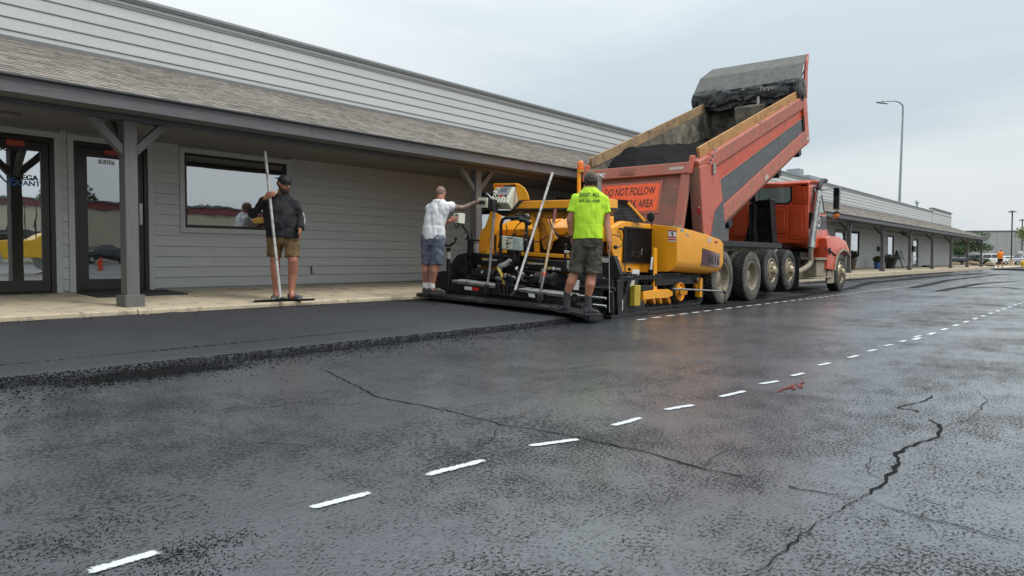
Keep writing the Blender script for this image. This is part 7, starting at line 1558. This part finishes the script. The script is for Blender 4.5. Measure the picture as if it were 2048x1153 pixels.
for s in (-1, 1):
    g = MB(); q = [V((p.x-.55, 10.2, zb+1.0)), V((p.x+.55, 10.2, zb+1.0)), V((p.x+.55, 10.2+s*.32, zb+.12)), V((p.x-.55, 10.2+s*.32, zb+.12))]; g.prism(q, (0, s*.03, 0)); g.build('board', 'slate', sb)
    for e in (-.55, .55): g = MB(); g.bar(V((p.x+e, 10.2, zb+1.05)), V((p.x+e, 10.2+s*.37, zb)), .05, .05); g.build('leg', 'lamp_dark', sb)
for k in range(3): g = MB(); g.obox((p.x, 10.2-.10-.08*k, zb+.74-.22*k), (.7, .012, .05), Matrix.Rotation(-.35, 3, 'X')); g.build('lettering', 'letter_white', sb)
p = PY(1842, 530, 10.6); hz = thing('hose_reel', 'black hose coiled on the walkway below a white tap', 'hose', V((p.x, 10.5, zb+.02)))
g = MB()
for k in range(4): g.tube([V((p.x+(.35+.03*k)*math.cos(a*.4), 10.3+(.2+.02*k)*math.sin(a*.4), zb+.03+.025*k)) for a in range(17)], .016, 6)
stuff(g.build('coil', 'hose', hz)); g = MB(); g.tube([V((p.x, 10.4, zb+.1)), V((p.x-.3, 10.6, zb+.5)), V((p.x-.25, 10.68, zb+.75)), V((p.x, 10.68, zb+.7))], .016, 6); g.build('tail', 'white_paint', hz)
# ------------------------------------------------------------------ what the glass doors mirror: the far side of the lot
rf = thing('shop_building', 'beige commercial building with a red fascia band on the other side of the lot', 'building', V((18, -46, 0)))
g = MB(); g.box(-14, 62, -58, -46, 0, 5.25); g.build('wall', 'beige_wall', rf); g = MB(); g.box(-14.2, 62.2, -58.2, -45.8, 5.25, 5.75); g.build('fascia_band', 'red_band', rf); g = MB(); g.box(-14.3, 62.3, -58.3, -45.7, 5.75, 5.9); g.build('coping', 'roof_metal', rf)
for k in range(7):
    x = -8+10*k; g = MB(); g.box(x, x+4.2, -45.98, -45.9, 1.6, 3.2); w_ = g.build('window', 'black_frame', rf); g = MB(); g.box(x+.1, x+4.1, -45.9, -45.88, 1.7, 3.1); g.build('pane', 'car_glass', w_)
car(0, 0, 4.9, 1.45, 1.86, 'sedan', 'car_black', 'black sedan parked across the lot, mirrored in the dark glass door', loc=V((27.0, -38.6, gz(-38.6))), ang=0, grp='cars parked across the lot')
c = V((20.5, -25.0, gz(-25))); cn = thing('traffic_cone', 'orange traffic cone standing near the black sedan', 'traffic cone', c); g = MB(); g.lathe([(0, .02), (.14, .02), (.03, .7), (0, .7)], c, Z, 16); g.build('cone', 'cone_orange', cn, smooth=40); g = MB(); g.box(c.x-.18, c.x+.18, c.y-.18, c.y+.18, c.z, c.z+.03); g.build('cone_base', 'rubber', cn)
r0 = V((14.6, -20.5, gz(-20.5))); K_ = 1.38; ro = thing('road_roller', 'yellow tandem road roller parked across the lot, mirrored in the left glass door', 'road roller', r0)
g = MB(); g.prism([V((r0.x+a*K_, r0.y-.6*K_, r0.z+z*K_)) for a, z in ((-1.6, .75), (-1.6, 1.1), (-.5, 1.15), (.3, 1.2), (1.3, 1.55), (1.75, 1.45), (1.75, .8), (.6, .55), (-.6, .55))], (0, 1.2*K_, 0)); g.build('chassis', 'roller_yellow', ro, bevel=.05, seg=2)
for a in (-1.25, 1.25): g = MB(); g.lathe([(q_*K_, h_*K_) for q_, h_ in ((0, 0), (.3, 0), (.32, .05), (.50, .05), (.53, 0), (.53, 1.3), (0, 1.3))], r0+V((a, -.65, .53))*K_, (0, 1, 0), 28); g.build('drum', 'steel', ro, smooth=40)
g = MB(); g.prism([V((r0.x+a*K_, r0.y-.35*K_, r0.z+z*K_)) for a, z in ((-.6, 1.16), (-.6, 1.35), (-.2, 1.4), (-.1, 1.85), (0, 1.85), (.1, 1.3), (.1, 1.18))], (0, .7*K_, 0)); g.build('seat', 'black_matt', ro, bevel=.04)
for y in (-.5, .5): g = MB(); g.tube([r0+V((.45, y, 1.2))*K_, r0+V((.4, y, 2.5))*K_, r0+V((-.9, y, 2.5))*K_, r0+V((-1.0, y, 1.1))*K_], .035, 8); g.build('roll_bar', 'black_steel', ro)
g = MB(); g.tube([r0+V((-.85, 0, 1.1))*K_, r0+V((-.7, 0, 1.55))*K_], .04, 8); g.lathe([(.16, 0), (.19, .02), (.16, .04)], r0+V((-.68, 0, 1.55))*K_, (.3, 0, 1), 16); g.build('steering_wheel', 'black_matt', ro)
for k, (x, y) in enumerate(((26, -28), (-6, -28), (58, -28))):
    b = V((x, y, gz(y))); up3 = thing('utility_pole', ('wooden utility pole with crossarm opposite the dark glass door', 'wooden utility pole with crossarm at the near end of the lot', 'wooden utility pole with crossarm at the far end of the lot')[k], 'utility pole', b, 'utility poles across the lot')
    g = MB(); g.tube([b, b+Z*9.5], [.17, .12], 10); g.build('pole', 'bark', up3); g = MB(); g.box(x-.06, x+.06, y-1.2, y+1.2, 8.8, 8.95); g.build('crossarm', 'bark', up3)
for k, yy in enumerate((-29.1, -28, -26.9)):
    g = MB()
    for a, b in ((-6, 26), (26, 58)): g.tube([V((a+(b-a)*i/10, yy, 9.0-.9*(1-((i-5)/5)**2))) for i in range(11)], .018, 5)
    tag(g.build('power_line', 'hose'), ('power line nearest the lot between the utility poles', 'middle power line between the utility poles', 'power line farthest from the lot between the utility poles')[2-k], 'power line', 'power lines')
for k, (x, y, h) in enumerate(((4, -62, 7), (34, -63, 8), (48, -60, 6))):
    b = V((x, y, gz(y))); t = thing('tree', ('green tree behind the left end of the red-banded building', 'green tree behind the middle of the red-banded building', 'green tree behind the right end of the red-banded building')[k], 'tree', b, 'trees behind the red-banded building'); g = MB(); g.tube([b, b+Z*h*.6], [.25, .1], 8); g.build('trunk', 'bark', t); g = MB(); leaves(g, b+Z*h*.75, 3, 3, h*.3, 900, .3); stuff(g.build('crown', 'leaf', t))
bpy.data.scenes.remove(TMP)
